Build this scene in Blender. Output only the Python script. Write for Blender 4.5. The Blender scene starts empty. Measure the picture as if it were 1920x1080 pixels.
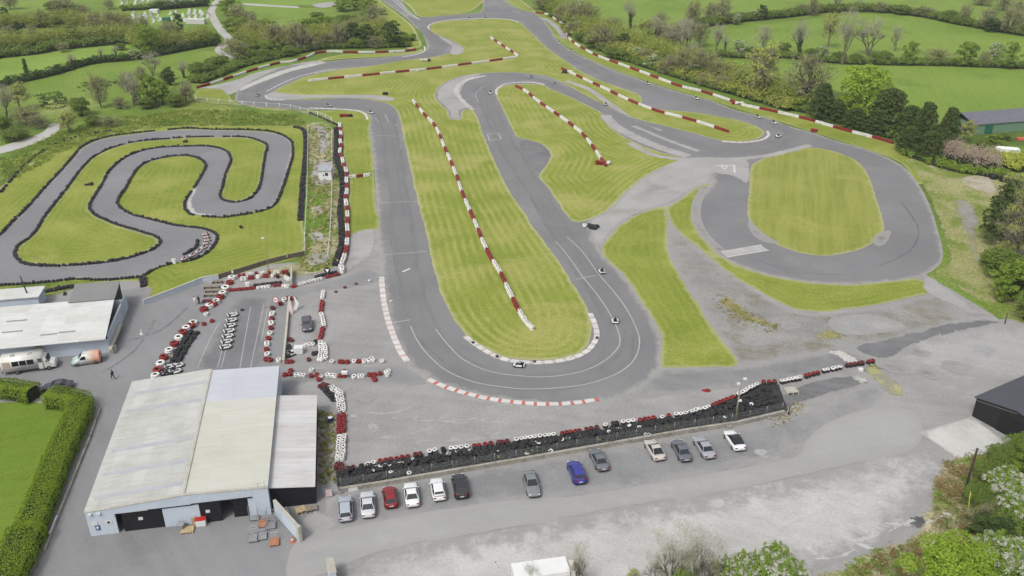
EXPO = 0.5
HAZE = .00011
import bpy, bmesh, math, random
import numpy as np
from mathutils import Vector, Matrix
from mathutils.geometry import delaunay_2d_cdt
random.seed(7); RS = np.random.RandomState(7)
SC = bpy.context.scene; COL = SC.collection
PI = math.pi
# ------------------------------------------------------------------ camera: a drone 74 m up
F = 1650.; TH = math.atan(820 / F); HC = 74.
cT, sT = math.cos(TH), math.sin(TH)
def G(px, py, z=0.):
    dx = (px - 960) / F; dv = (540 - py) / F
    Y = cT + dv * sT; Z = -sT + dv * cT; t = (HC - z) / -Z
    return Vector((dx * t, Y * t, z))
def proj(p):
    z = p[2] - HC; d = p[1] * cT - z * sT; u = p[1] * sT + z * cT
    return 960 + F * p[0] / d, 540 - F * u / d
def scl(py): return cT * (py + 280) / HC          # photo pixels per metre at a ground row
def zfit(px, py, top):
    g = G(px, py); lo, hi = 0, 40
    for _ in range(30):
        m = (lo + hi) / 2
        if proj((g.x, g.y, m))[1] > top: lo = m
        else: hi = m
    return lo
cam = bpy.data.cameras.new('camera'); co = bpy.data.objects.new('camera', cam); COL.objects.link(co)
cam.sensor_width = 36; cam.lens = F / 1920 * 36; cam.clip_end = 6000; cam.clip_start = 1
co.location = (0, 0, HC); co.rotation_euler = (PI / 2 - TH, 0, 0); SC.camera = co
# ------------------------------------------------------------------ light: overcast day
W = bpy.data.worlds.new('World'); SC.world = W; W.use_nodes = True
nt = W.node_tree; bg = nt.nodes['Background']
sky = nt.nodes.new('ShaderNodeTexSky'); sky.sky_type = 'NISHITA'; sky.sun_disc = False
SE, SA = math.radians(52), math.radians(215)
sky.sun_elevation = SE; sky.sun_rotation = SA; sky.dust_density = 4; sky.air_density = 1.2; sky.ozone_density = .6
hs = nt.nodes.new('ShaderNodeHueSaturation'); hs.inputs['Saturation'].default_value = .3
nt.links.new(sky.outputs[0], hs.inputs['Color']); nt.links.new(hs.outputs[0], bg.inputs[0]); bg.inputs[1].default_value = .15
sl = bpy.data.lights.new('sun', 'SUN'); sl.energy = 1.5; sl.angle = math.radians(12); sl.color = (1, .97, .93)
so = bpy.data.objects.new('sun', sl); COL.objects.link(so)
sd = Vector((math.sin(SA) * math.cos(SE), math.cos(SA) * math.cos(SE), math.sin(SE)))
so.rotation_euler = sd.to_track_quat('Z', 'Y').to_euler()
SC.view_settings.view_transform = 'Standard'; SC.view_settings.look = 'None'; SC.view_settings.gamma = 1
SC.view_settings.exposure = EXPO
SC.cycles.max_bounces = 5; SC.cycles.diffuse_bounces = 2; SC.cycles.glossy_bounces = 2; SC.cycles.transparent_max_bounces = 12
# ------------------------------------------------------------------ colours and materials
K = 1.55
def s2l(v):
    v /= 255.; return v / 12.92 if v <= .04045 else ((v + .055) / 1.055) ** 2.4
def C(r, g, b, k=None):
    k = k or K; return (min(s2l(r) / k, .9), min(s2l(g) / k, .9), min(s2l(b) / k, .9), 1)
class NT:
    def __init__(s, name):
        s.m = bpy.data.materials.new(name); s.m.use_nodes = True; s.t = s.m.node_tree
        s.b = s.t.nodes['Principled BSDF']; s.b.inputs['Roughness'].default_value = .85; s.b.inputs['Specular IOR Level'].default_value = .25
    def n(s, ty, **kw):
        o = s.t.nodes.new(ty)
        for k, v in kw.items(): setattr(o, k, v)
        return o
    def l(s, a, b): s.t.links.new(a, b)
    def pos(s):
        if not hasattr(s, '_p'): s._p = s.n('ShaderNodeNewGeometry')
        return s._p.outputs['Position']
    def noise(s, scale, detail=3, rough=.55, vec=None, dist=0):
        o = s.n('ShaderNodeTexNoise'); o.inputs['Scale'].default_value = scale; o.inputs['Detail'].default_value = detail
        o.inputs['Roughness'].default_value = rough; o.inputs['Distortion'].default_value = dist
        s.l(vec or s.pos(), o.inputs['Vector']); return o.outputs['Fac']
    def math(s, op, a, b=None, clamp=False):
        o = s.n('ShaderNodeMath', operation=op); o.use_clamp = clamp
        for i, v in enumerate((a, b)):
            if v is None: continue
            if isinstance(v, (int, float)): o.inputs[i].default_value = v
            else: s.l(v, o.inputs[i])
        return o.outputs[0]
    def step(s, v, lo, hi, a=0., b=1.):
        o = s.n('ShaderNodeMapRange', interpolation_type='SMOOTHSTEP'); s.l(v, o.inputs[0])
        for i, x in enumerate((lo, hi, a, b)): o.inputs[i + 1].default_value = x
        return o.outputs[0]
    def mix(s, f, a, b, mode='MIX'):
        o = s.n('ShaderNodeMix', data_type='RGBA', blend_type=mode)
        for i, v in ((0, f), (6, a), (7, b)):
            if isinstance(v, (int, float)): o.inputs[i].default_value = v
            elif isinstance(v, tuple): o.inputs[i].default_value = v
            else: s.l(v, o.inputs[i])
        return o.outputs[2]
    def attr(s, name):
        return s.n('ShaderNodeAttribute', attribute_name=name).outputs['Fac']
    def stretch(s, ang, sx, sy):
        r = s.n('ShaderNodeMapping'); r.inputs['Rotation'].default_value = (0, 0, ang); s.l(s.pos(), r.inputs[0])
        o = s.n('ShaderNodeMapping'); o.inputs['Scale'].default_value = (sx, sy, 1); s.l(r.outputs[0], o.inputs[0]); return o.outputs[0]
    def bump(s, h, dist=.05, strength=.5):
        o = s.n('ShaderNodeBump'); o.inputs['Distance'].default_value = dist; o.inputs['Strength'].default_value = strength
        s.l(h, o.inputs['Height']); s.l(o.outputs[0], s.b.inputs['Normal'])
    def col(s, c):
        if isinstance(c, tuple): s.b.inputs['Base Color'].default_value = c
        else: s.l(c, s.b.inputs['Base Color'])
    def alpha(s, a): s.l(a, s.b.inputs['Alpha'])
def plain(name, c, rough=.6, metal=0, spec=.3, var=.12, scale=1.5):
    t = NT(name); t.b.inputs['Roughness'].default_value = rough; t.b.inputs['Metallic'].default_value = metal
    t.b.inputs['Specular IOR Level'].default_value = spec
    if var: t.col(t.mix(t.step(t.noise(scale, 4), .3, .7), tuple(x * (1 - var) for x in c[:3]) + (1,), tuple(min(.95, x * (1 + var)) for x in c[:3]) + (1,)))
    else: t.col(c)
    return t.m
def ground(name, c1, c2, s1=.08, c3=None, s3=.03, t3=(.5, .65), grain=.25, gs=3., edge=None, stripe=None, fade=None, ang=None, bump=.0, rough=.92, micro=None, a0=1.):
    """procedural ground: two tones, a third in patches, grain, worn rim along the edge, mowing or tyre streaks"""
    t = NT(name); t.b.inputs['Roughness'].default_value = rough; t.b.inputs['Specular IOR Level'].default_value = .12
    n1 = t.noise(s1, 5, .6); c = t.mix(t.step(n1, .34, .66), c1, c2)
    if c3: c = t.mix(t.step(t.noise(s3, 6, .65, dist=.4), *t3), c, c3)
    if ang is not None:
        st = t.noise(1, 4, .6, vec=t.stretch(ang[0], ang[1], ang[2])); c = t.mix(t.step(st, .3, .7, 0, ang[3]), c, ang[4])
    e = t.attr('edge') if (edge or stripe or fade) else None
    if stripe:
        per, amt, cc = stripe
        w = t.math('SINE', t.math('ADD', t.math('MULTIPLY', e, 2 * PI / per), t.math('MULTIPLY', t.noise(.12, 2), 2.5)))
        w = t.math('MULTIPLY', t.step(w, -.6, .9), t.step(t.noise(.12, 3), .33, .62, .12, amt)); c = t.mix(w, c, cc)
    g = t.noise(gs, 3, .7); c = t.mix(1., c, t.mix(t.step(g, .25, .75), (1 - grain,) * 3 + (1,), (1 + grain,) * 3 + (1,)), 'MULTIPLY')
    if micro: c = t.mix(t.step(t.noise(micro[0], 2, .6), micro[1], micro[1] + .08), c, micro[2])
    if edge:
        ec, w, amt = edge
        d = t.math('ADD', e, t.math('MULTIPLY', t.math('SUBTRACT', t.noise(.4, 5, .75), .5), w * 3.2))
        c = t.mix(t.step(d, 0, w, amt, 0), c, ec)
    t.col(c)
    if fade:
        d = t.math('ADD', e, t.math('MULTIPLY', t.math('SUBTRACT', t.noise(fade[1], 5, .7), .5), fade[0] * 2.))
        d = t.step(d, 0, fade[0], .2, .2 + .62 * a0)      # ragged, hard-edged cover: crumbs of the upper layer lie on the lower one
        t.alpha(t.math('GREATER_THAN', t.math('ADD', d, t.math('MULTIPLY', t.math('SUBTRACT', t.noise(4.5, 2, .6), .5), .9)), .5))
    if bump: t.bump(g, bump, .6)
    return t.m
# ------------------------------------------------------------------ mesh tools
class MB:
    def __init__(s): s.v = []; s.f = []; s.m = []
    def add(s, vs, fs, mi=0):
        b = len(s.v); s.v += [tuple(p) for p in vs]
        for f in fs: s.f.append(tuple(i + b for i in f)); s.m.append(mi)
    def box(s, c, d, rot=0, mi=0, tilt=None):
        x, y, z = (a / 2 for a in d); M = Matrix.Rotation(rot, 3, 'Z')
        if tilt: M = M @ Matrix.Rotation(tilt[1], 3, tilt[0])
        P = [M @ Vector(p) + Vector(c) for p in ((-x, -y, -z), (x, -y, -z), (x, y, -z), (-x, y, -z), (-x, -y, z), (x, -y, z), (x, y, z), (-x, y, z))]
        s.add(P, [(3, 2, 1, 0), (4, 5, 6, 7), (0, 1, 5, 4), (1, 2, 6, 5), (2, 3, 7, 6), (3, 0, 4, 7)], mi)
    def tube(s, pts, rs, n=6, mi=0, caps=True):
        pts = [Vector(p) for p in pts]; R = []
        for i, p in enumerate(pts):
            d = (pts[min(i + 1, len(pts) - 1)] - pts[max(i - 1, 0)]).normalized()
            a = d.cross(Vector((0, 0, 1)) if abs(d.z) < .9 else Vector((1, 0, 0))).normalized(); b = d.cross(a)
            r = rs[i] if isinstance(rs, (list, tuple)) else rs
            R.append([p + a * (r * math.cos(2 * PI * k / n)) + b * (r * math.sin(2 * PI * k / n)) for k in range(n)])
        s.loft(R, mi, caps)
    def loft(s, R, mi=0, caps=True):
        n = len(R[0]); vs = [p for r in R for p in r]; fs = []
        for i in range(len(R) - 1):
            for k in range(n): fs.append((i * n + k, i * n + (k + 1) % n, (i + 1) * n + (k + 1) % n, (i + 1) * n + k))
        if caps: fs.append(tuple(range(n))[::-1]); fs.append(tuple((len(R) - 1) * n + k for k in range(n)))
        s.add(vs, fs, mi)
    def lathe(s, prof, n, c=(0, 0, 0), mi=0, M=None, closed=False, mfun=None):
        M = M or Matrix.Identity(3); c = Vector(c); P = len(prof)
        vs = [M @ Vector((r * math.cos(2 * PI * k / n), r * math.sin(2 * PI * k / n), z)) + c for k in range(n) for r, z in prof]
        for j in range(P if closed else P - 1):
            fs = []; j2 = (j + 1) % P
            for k in range(n): k2 = (k + 1) % n; fs.append((k * P + j, k2 * P + j, k2 * P + j2, k * P + j2))
            if j == 0: b = len(s.v); s.v += [tuple(p) for p in vs]
            for f in fs: s.f.append(tuple(i + b for i in f)); s.m.append(mfun(j) if mfun else mi)
    def mesh(s, name, mats, smooth=False):
        me = bpy.data.meshes.new(name); me.from_pydata(s.v, [], s.f); mats = mats if isinstance(mats, (list, tuple)) else [mats]
        for m in mats: me.materials.append(m)
        me.polygons.foreach_set('material_index', s.m)
        if smooth: me.polygons.foreach_set('use_smooth', [True] * len(s.f))
        me.update(); return me
    def build(s, name, mats, parent=None, smooth=False, bevel=0, fixn=True):
        me = s.mesh(name, mats, smooth)
        if fixn or bevel:
            bm = bmesh.new(); bm.from_mesh(me); bmesh.ops.remove_doubles(bm, verts=bm.verts, dist=.0005)
            bmesh.ops.recalc_face_normals(bm, faces=bm.faces)
            if bevel: bmesh.ops.bevel(bm, geom=[e for e in bm.edges if len(e.link_faces) == 2 and e.calc_face_angle() > .5], offset=bevel, segments=2, affect='EDGES', clamp_overlap=True)
            bm.to_mesh(me); bm.free()
            if smooth: me.polygons.foreach_set('use_smooth', [True] * len(me.polygons))
        return link(name, me, parent)
def link(name, data, parent=None):
    o = bpy.data.objects.new(name, data); COL.objects.link(o)
    if parent: o.parent = parent
    return o
def tag(o, label=None, cat=None, group=None, kind=None):
    if label: o['label'] = label
    if cat: o['category'] = cat
    if group: o['group'] = group
    if kind: o['kind'] = kind
    return o
def thing(name, label, cat, loc=(0, 0, 0), rz=0, group=None):
    o = link(name, None); o.location = loc; o.rotation_euler = (0, 0, rz); return tag(o, label, cat, group)
def copy_tree(o, parent=None):
    c = o.copy(); COL.objects.link(c); c.parent = parent
    for ch in o.children: copy_tree(ch, c)
    return c
def struct(o): o['kind'] = 'structure'; return o
# ------------------------------------------------------------------ flat surfaces, each a fine sheet
def smooth_pts(P, closed, step):
    """Catmull-Rom through world points, resampled about every step metres"""
    P = [np.array(p[:2], float) for p in P]; n = len(P); out = []
    for i in range(n if closed else n - 1):
        p1, p2 = P[i], P[(i + 1) % n]
        p0 = P[i - 1] if (closed or i > 0) else p1; p3 = P[(i + 2) % n] if (closed or i + 2 < n) else p2
        L = np.linalg.norm(p2 - p1); k = max(1, int(L / step))
        t0 = 0; t1 = max(np.linalg.norm(p1 - p0), 1e-3) ** .5; t2 = t1 + max(L, 1e-3) ** .5; t3 = t2 + max(np.linalg.norm(p3 - p2), 1e-3) ** .5
        for j in range(k):
            t = t1 + (t2 - t1) * j / k
            A1 = (t1 - t) / (t1 - t0) * p0 + (t - t0) / (t1 - t0) * p1; A2 = (t2 - t) / (t2 - t1) * p1 + (t - t1) / (t2 - t1) * p2; A3 = (t3 - t) / (t3 - t2) * p2 + (t - t2) / (t3 - t2) * p3
            B1 = (t2 - t) / (t2 - t0) * A1 + (t - t0) / (t2 - t0) * A2; B2 = (t3 - t) / (t3 - t1) * A2 + (t - t1) / (t3 - t1) * A3
            out.append((t2 - t) / (t2 - t1) * B1 + (t - t1) / (t2 - t1) * B2)
    if not closed: out.append(P[-1])
    return out
def inside(P, Q):
    r = np.zeros(len(Q), bool); n = len(P)
    for i in range(n):
        a, b = P[i], P[(i + 1) % n]
        if a[1] == b[1]: continue
        c = ((a[1] > Q[:, 1]) != (b[1] > Q[:, 1])) & (Q[:, 0] < (b[0] - a[0]) * (Q[:, 1] - a[1]) / (b[1] - a[1]) + a[0]); r ^= c
    return r
def dist_to(P, Q):
    d = np.full(len(Q), 1e9); n = len(P)
    for i in range(n):
        a, b = P[i], P[(i + 1) % n]; ab = b - a; t = np.clip(((Q - a) @ ab) / max(ab @ ab, 1e-9), 0, 1)
        d = np.minimum(d, np.linalg.norm(Q - (a + t[:, None] * ab), axis=1))
    return d
NL = {}
def lz(layer):
    k = round(layer * 10); NL[k] = NL.get(k, 0) + 1; return .013 * layer + .0009 * NL[k]
def area(name, px, layer, mat, smooth=True, step=2., jit=.12, world=False, world_pts=None):
    W_ = [np.array(G(*p)[:2]) for p in px] if not world_pts else [np.array(p, float) for p in world_pts]
    B = smooth_pts(W_, True, step) if smooth else [q for i in range(len(W_)) for q in [W_[i] + (W_[(i + 1) % len(W_)] - W_[i]) * j / max(1, int(np.linalg.norm(W_[(i + 1) % len(W_)] - W_[i]) / step)) for j in range(max(1, int(np.linalg.norm(W_[(i + 1) % len(W_)] - W_[i]) / step)))]]
    B = np.array(B); B = B + RS.uniform(-jit, jit, B.shape)
    lo, hi = B.min(0), B.max(0); st = max(step, math.sqrt((hi - lo).prod() / 9000.))
    gx, gy = np.meshgrid(np.arange(lo[0], hi[0], st), np.arange(lo[1], hi[1], st)); Q = np.stack([gx.ravel(), gy.ravel()], 1) + RS.uniform(-.25, .25, (gx.size, 2)) * st
    Q = Q[inside(B, Q)]
    if len(Q): Q = Q[dist_to(B, Q) > .45 * step]
    V = np.concatenate([B, Q]); n = len(B)
    vs, _, fs, *_r = delaunay_2d_cdt([Vector(v) for v in V], [(i, (i + 1) % n) for i in range(n)], [], 1, 1e-4)
    me = bpy.data.meshes.new(name); z = lz(layer); me.from_pydata([(v[0], v[1], z) for v in vs], [], fs); me.materials.append(mat)
    A = np.array([(v[0], v[1]) for v in vs]); e = dist_to(B, A)
    at = me.attributes.new('edge', 'FLOAT', 'POINT'); at.data.foreach_set('value', e.astype(np.float32)); me.update()
    if len(me.polygons) and me.polygons[0].normal.z < 0: me.flip_normals()
    return struct(link(name, me))
def wpts(px, closed=False, step=1., smooth=True):
    P = [np.array(G(*p)[:2]) for p in px]; return smooth_pts(P, closed, step)
def ribbon(name, px, width, layer, mat, step=1., kind=True, w2=None, jit=0):
    P = wpts(px, False, step); vs = []; fs = []; ed = []; zz = lz(layer)
    for i, p in enumerate(P):
        d = P[min(i + 1, len(P) - 1)] - P[max(i - 1, 0)]; d = d / np.linalg.norm(d); nrm = np.array((-d[1], d[0]))
        w = width if w2 is None else width + (w2 - width) * i / (len(P) - 1)
        w = w * (1 + RS.uniform(-jit, jit))
        for k, q in enumerate((-.5, 0, .5)): vs.append((*(p + nrm * q * w), zz)); ed.append((0 if k != 1 else w / 2) if 0 < i < len(P) - 1 else 0)
    for i in range(len(P) - 1):
        for k in range(2): a = i * 3 + k; fs.append((a, a + 3, a + 4, a + 1)[::-1])
    me = bpy.data.meshes.new(name); me.from_pydata(vs, [], fs); me.materials.append(mat)
    at = me.attributes.new('edge', 'FLOAT', 'POINT'); at.data.foreach_set('value', np.array(ed, np.float32)); me.update()
    if me.polygons[0].normal.z < 0: me.flip_normals()
    return struct(link(name, me))
# ================================================================== GROUND
dry = C(176, 168, 120); straw = C(190, 184, 150); dust = C(176, 174, 168)
mTerr = ground('rough_meadow', C(104, 128, 52), C(122, 146, 64), .02, C(88, 108, 48), .012, grain=.3, gs=1.2, bump=.1)
mFieldA = ground('pasture_bright', C(116, 142, 56), C(128, 152, 66), .02, C(108, 134, 54), .03, grain=.14, gs=.9, ang=(.3, .5, .04, .35, C(136, 158, 74)), bump=.05)
mFieldB = ground('pasture_mid', C(118, 146, 58), C(134, 160, 72), .03, C(156, 170, 100), .02, (.58, .75), grain=.2, gs=.8, bump=.05)
mFieldC = ground('pasture_dull', C(128, 150, 66), C(112, 138, 54), .04, C(150, 158, 92), .03, (.52, .7), grain=.22, gs=1., bump=.08, micro=(.25, .7, C(84, 104, 44)))
mMown = ground('mown_grass', C(127, 142, 55), C(141, 152, 68), .09, C(164, 163, 94), .06, (.47, .68), grain=.17, gs=1.8, edge=(straw, 1.1, .5), stripe=(1.8, .8, C(164, 165, 92)), bump=.05)
mMownG = ground('mown_grass_green', C(124, 139, 53), C(139, 150, 66), .1, C(156, 160, 82), .07, (.48, .7), grain=.17, gs=1.8, edge=(straw, 1., .42), stripe=(1.7, .42, C(152, 158, 76)), bump=.05)
mFar = ground('infield_grass_far', C(132, 146, 56), C(144, 154, 68), .05, C(164, 164, 96), .04, (.5, .72), grain=.16, gs=1.6, edge=(straw, 1.4, .8), ang=(.5, .6, .05, .35, C(156, 162, 80)), bump=.04)
mLawn = ground('lawn', C(100, 126, 38), C(112, 137, 50), .12, C(122, 142, 58), .1, (.5, .7), grain=.22, gs=4., ang=(1.2, .9, .12, .45, C(120, 142, 56)), bump=.03)
mRough = ground('rough_grass', C(120, 138, 60), C(142, 150, 78), .09, C(98, 120, 48), .06, (.45, .62), grain=.35, gs=1.6, fade=(1.5, .5), bump=.15, micro=(.7, .68, C(176, 170, 120)))
mGravel = ground('yard_gravel', C(148, 147, 145), C(164, 163, 161), .1, C(138, 135, 130), .05, (.5, .7), grain=.1, gs=2.5, ang=(.2, .05, .7, .3, C(174, 173, 170)), bump=.02)
mPale = ground('pale_gravel', C(176, 175, 171), C(196, 195, 191), .12, C(166, 164, 160), .08, (.5, .7), grain=.1, gs=3., ang=(.5, .09, .5, .45, C(202, 201, 198)), edge=(C(157, 156, 154), 4.5, 1.), bump=.02)
mPaleR = ground('dusty_gravel', C(158, 158, 157), C(172, 171, 169), .1, C(148, 148, 148), .07, (.48, .66), grain=.12, gs=2.5, edge=(C(157, 156, 154), 4., 1.), ang=(.4, .06, .5, .4, C(180, 179, 177)))
mDirt = ground('dirt_gravel', C(138, 136, 132), C(156, 154, 150), .14, C(128, 122, 106), .1, (.48, .62), grain=.18, gs=2.5, ang=(.25, .05, .6, .3, C(168, 167, 164)), edge=(C(157, 156, 154), 2., 1.), bump=.03, micro=(.35, .7, C(126, 118, 94)))
mDarkGr = ground('car_park_gravel', C(134, 134, 135), C(148, 148, 148), .09, C(158, 157, 154), .07, (.5, .7), grain=.12, gs=3., edge=(C(157, 156, 154), 2.2, 1.), bump=.02)
mTrack = ground('track_asphalt', C(126, 126, 127), C(135, 135, 136), .05, C(144, 144, 143), .025, (.5, .7), grain=.07, gs=5., edge=(dust, 1.3, .6))
mTrackD = ground('kart_track_asphalt', C(130, 130, 133), C(139, 139, 141), .04, C(146, 146, 147), .03, (.5, .7), grain=.07, gs=5., edge=(dust, .9, .55))
mYard = ground('yard_asphalt', C(136, 136, 137), C(144, 144, 145), .05, C(126, 126, 127), .04, (.5, .7), grain=.08, gs=4., ang=(.9, .04, .4, .35, C(156, 156, 157)), edge=(C(150, 149, 148), 1.2, 1.))
mLane = ground('service_lane', C(160, 160, 159), C(170, 170, 168), .06, C(152, 152, 151), .04, (.5, .7), grain=.06, gs=4., ang=(-.2, .04, .6, .4, C(174, 174, 172)), edge=(C(164, 163, 161), 2., 1.))
mOldRd = ground('old_road_asphalt', C(114, 114, 115), C(128, 128, 129), .08, C(104, 104, 106), .05, (.45, .62), grain=.12, gs=3., ang=(.25, .05, .6, .45, C(140, 140, 141)), fade=(.7, .6))
mOldRdL = ground('worn_road_asphalt', C(130, 130, 130), C(142, 142, 142), .08, C(118, 118, 120), .06, (.5, .68), grain=.1, gs=3., ang=(.25, .05, .6, .4, C(152, 152, 152)), edge=(C(156, 155, 152), 1.6, 1.))
mLight = ground('sandy_runoff', C(186, 184, 178), C(198, 196, 190), .1, C(172, 170, 160), .08, (.5, .7), grain=.1, gs=3., fade=(1.2, .5))
mRunoff = ground('gravel_runoff', C(164, 163, 160), C(174, 173, 170), .1, C(152, 150, 144), .07, (.5, .7), grain=.12, gs=3., fade=(1., .5))
mRubber = ground('rubbered_line', C(126, 126, 127), C(132, 132, 132), .1, grain=.06, gs=3., fade=(2.4, .2), a0=.8)
mRubberL = ground('scuffed_line', C(148, 148, 148), C(152, 152, 152), .1, grain=.06, gs=3., fade=(2., .2), a0=.8)
mOvalG = ground('oval_mown_grass', C(130, 140, 60), C(144, 150, 74), .09, C(158, 160, 86), .06, (.5, .72), grain=.15, gs=1.8, edge=(straw, 1., .5), ang=(.29, .8, .03, .7, C(160, 162, 86)), bump=.05)
mVerge = ground('rough_verge_grass', C(146, 150, 92), C(164, 160, 116), .16, C(118, 136, 60), .09, (.46, .6), grain=.32, gs=1.5, fade=(1.5, .5), bump=.1, micro=(.5, .66, C(186, 180, 160)))
mBare = ground('bare_earth', C(172, 164, 146), C(186, 178, 160), .3, C(146, 146, 96), .2, (.5, .66), grain=.2, gs=2., fade=(2., .7))
mBareG = ground('bare_gravel_earth', C(148, 145, 140), C(160, 156, 148), .3, C(142, 144, 98), .2, (.5, .66), grain=.2, gs=2., fade=(2., .7))
mSkid = ground('skid_mark', C(118, 118, 120), C(126, 126, 127), .3, grain=.1, gs=3., fade=(.25, 1.), a0=.55)
mRut = ground('wheel_rut', C(194, 193, 190), C(188, 187, 184), .3, grain=.1, gs=2., fade=(.5, .8), a0=.8)
mRutD = ground('damp_wheel_rut', C(170, 169, 166), C(174, 173, 170), .3, grain=.1, gs=2., fade=(.5, .8), a0=.75)
mScrub = ground('weedy_ground', C(150, 146, 108), C(176, 172, 140), .2, C(116, 132, 62), .14, (.46, .6), grain=.35, gs=2., fade=(1.6, .6), bump=.1, micro=(.6, .62, C(200, 192, 158)))
mWeed = ground('weed_patch', C(140, 138, 84), C(162, 154, 112), .3, C(122, 126, 70), .2, (.45, .6), grain=.35, gs=2., fade=(2.2, .7), bump=.1)
mConc = ground('concrete_pad', C(196, 195, 190), C(206, 205, 201), .2, C(184, 182, 176), .12, (.5, .7), grain=.07, gs=3., edge=(C(160, 158, 150), .5, .6))
mYellow = ground('yellow_hatching', C(166, 164, 112), C(182, 178, 124), .4, C(150, 148, 132), .3, (.42, .6), grain=.2, gs=3., fade=(1.2, .6), a0=.9)
mLine = ground('white_line_paint', C(206, 206, 206), C(190, 190, 190), .4, grain=.1, gs=3., fade=(.06, 2.), a0=.85)
mLineT = ground('thin_worn_line', C(182, 182, 183), C(172, 172, 172), .4, grain=.1, gs=3.)
mBright = ground('bright_white_paint', C(218, 217, 214), C(202, 201, 198), .4, grain=.06, gs=3.)
mRdTop = ground('country_lane', C(178, 176, 168), C(190, 188, 182), .1, grain=.1, gs=2., fade=(.8, .4))
mSoil = ground('dark_soil', C(92, 88, 80), C(112, 106, 92), .3, C(120, 124, 70), .15, (.55, .7), grain=.3, gs=2.)

me = bpy.data.meshes.new('meadow_ground'); S = 3000
n = 24; gv = [(-S + 2 * S * i / n, -S + 2 * S * j / n, -.02) for j in range(n + 1) for i in range(n + 1)]
me.from_pydata(gv, [], [(j * (n + 1) + i, j * (n + 1) + i + 1, (j + 1) * (n + 1) + i + 1, (j + 1) * (n + 1) + i) for j in range(n) for i in range(n)])
me.materials.append(mTerr); struct(link('meadow_ground', me))
# fields round about
area('field', [(1080, 22), (1130, -30), (2000, -60), (2100, 60), (1800, 45), (1600, 20), (1480, 28), (1340, 44), (1240, 62), (1150, 48)], 1, mFieldA, step=6)
area('field', [(1230, 80), (1340, 52), (1490, 40), (1650, 24), (1760, 38), (1960, 70), (1960, 112), (1830, 110), (1700, 108), (1560, 106), (1420, 100), (1320, 96)], 1, mFieldA, step=5)
area('field', [(1330, 118), (1400, 112), (1560, 122), (1760, 122), (1960, 128), (2000, 220), (1850, 218), (1760, 235), (1690, 225), (1600, 180), (1480, 150)], 1, mFieldA, step=4)
area('field', [(-80, 112), (40, 100), (150, 92), (260, 80), (282, 92), (200, 108), (110, 130), (30, 148), (-80, 160)], 1, mFieldB, step=4)
area('field', [(-80, 168), (60, 152), (170, 122), (260, 114), (340, 100), (400, 96), (420, 104), (380, 130), (340, 150), (300, 180), (230, 200), (150, 225), (80, 228), (30, 200), (-80, 190)], 1, mFieldC, step=3)
area('field', [(-80, 10), (100, -20), (240, -20), (220, 28), (140, 40), (60, 22), (-80, 40)], 1, mFieldA, step=6)
area('field', [(455, 12), (560, 14), (640, 20), (625, 40), (560, 48), (480, 42)], 1, mFieldA, step=4)
area('field', [(440, -4), (640, -12), (640, 6), (520, 10), (450, 6)], 1, mFieldB, step=4)
area('graveyard_grass', [(222, 22), (380, 16), (402, 38), (330, 46), (236, 44)], 1, mFieldB, step=3)
area('cemetery_grass', [(220, 2), (300, -6), (395, 0), (390, 12), (240, 16)], 2, mFieldB, step=3)
area('lane', [(395, 28), (393, 12), (402, 0), (420, -12), (424, -2), (408, 10), (404, 26), (412, 50), (424, 66), (432, 76), (424, 84), (416, 92), (414, 96), (410, 92), (416, 82), (422, 76), (406, 54)], 2, mRdTop, step=1.5, jit=.1)
area('lane', [(-60, 290), (0, 274), (40, 262), (80, 246), (92, 232), (108, 228), (116, 236), (104, 252), (60, 272), (0, 290), (-60, 308)], 2, mRdTop, step=1.5, jit=.1)
area('lane', [(455, 6), (520, 10), (560, 12), (560, 15), (515, 13), (455, 9)], 2, mRdTop, step=1.5, jit=.1)
area('rubble_ground', [(585, 8), (605, 5), (632, 3), (628, 11), (606, 15), (590, 13)], 2, mRunoff, step=2)
# the whole site
area('site_gravel', [(-300, 1400), (-300, 560), (200, 515), (420, 500), (600, 490), (650, 430), (720, 330), (1000, 260), (1300, 300), (1500, 420), (1720, 505), (1860, 590), (1990, 690), (2300, 1400)], 1, mGravel, smooth=False, step=4)
area('rough_bank', [(330, 205), (370, 185), (460, 205), (560, 215), (590, 235), (560, 245), (440, 238), (330, 238), (200, 258), (120, 290), (60, 330), (0, 365), (-60, 400), (-60, 330), (60, 280), (130, 240), (220, 218)], 2, mRough, step=2)
area('kart_lawn', [(-80, 420), (0, 352), (50, 312), (100, 278), (210, 250), (330, 236), (440, 236), (560, 240), (572, 300), (568, 420), (566, 478), (500, 498), (412, 522), (380, 528), (270, 570), (268, 530), (100, 540), (-80, 560)], 2, mMownG, step=1.6)
area('verge_grass', [(-80, 560), (0, 533), (140, 524), (200, 525), (140, 545), (60, 565), (-80, 590)], 3, mRough, step=1.5)
area('lawn', [(-200, 742), (0, 745), (78, 757), (140, 770), (150, 790), (110, 860), (60, 980), (30, 1080), (0, 1180), (-200, 1180)], 3, mLawn, step=1.5)
area('verge_grass', [(1010, 22), (1050, 40), (1068, 72), (1130, 108), (1200, 134), (1290, 166), (1400, 200), (1500, 220), (1600, 248), (1690, 276), (1760, 310), (1740, 345), (1722, 345), (1690, 306), (1613, 276), (1500, 240), (1330, 187), (1223, 155), (1107, 112), (1043, 70), (1020, 50), (1000, 30)], 2, mMownG, step=1.6)
area('rough_verge', [(1690, 280), (1790, 300), (1880, 330), (1930, 420), (1960, 620), (1880, 600), (1800, 545), (1742, 512), (1772, 492), (1768, 450), (1745, 385), (1715, 325)], 2, mVerge, step=1.6)
area('bare_ground', [(1795, 332), (1850, 328), (1870, 345), (1868, 368), (1830, 358), (1800, 345)], 4, mBare, step=1.2)
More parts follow.
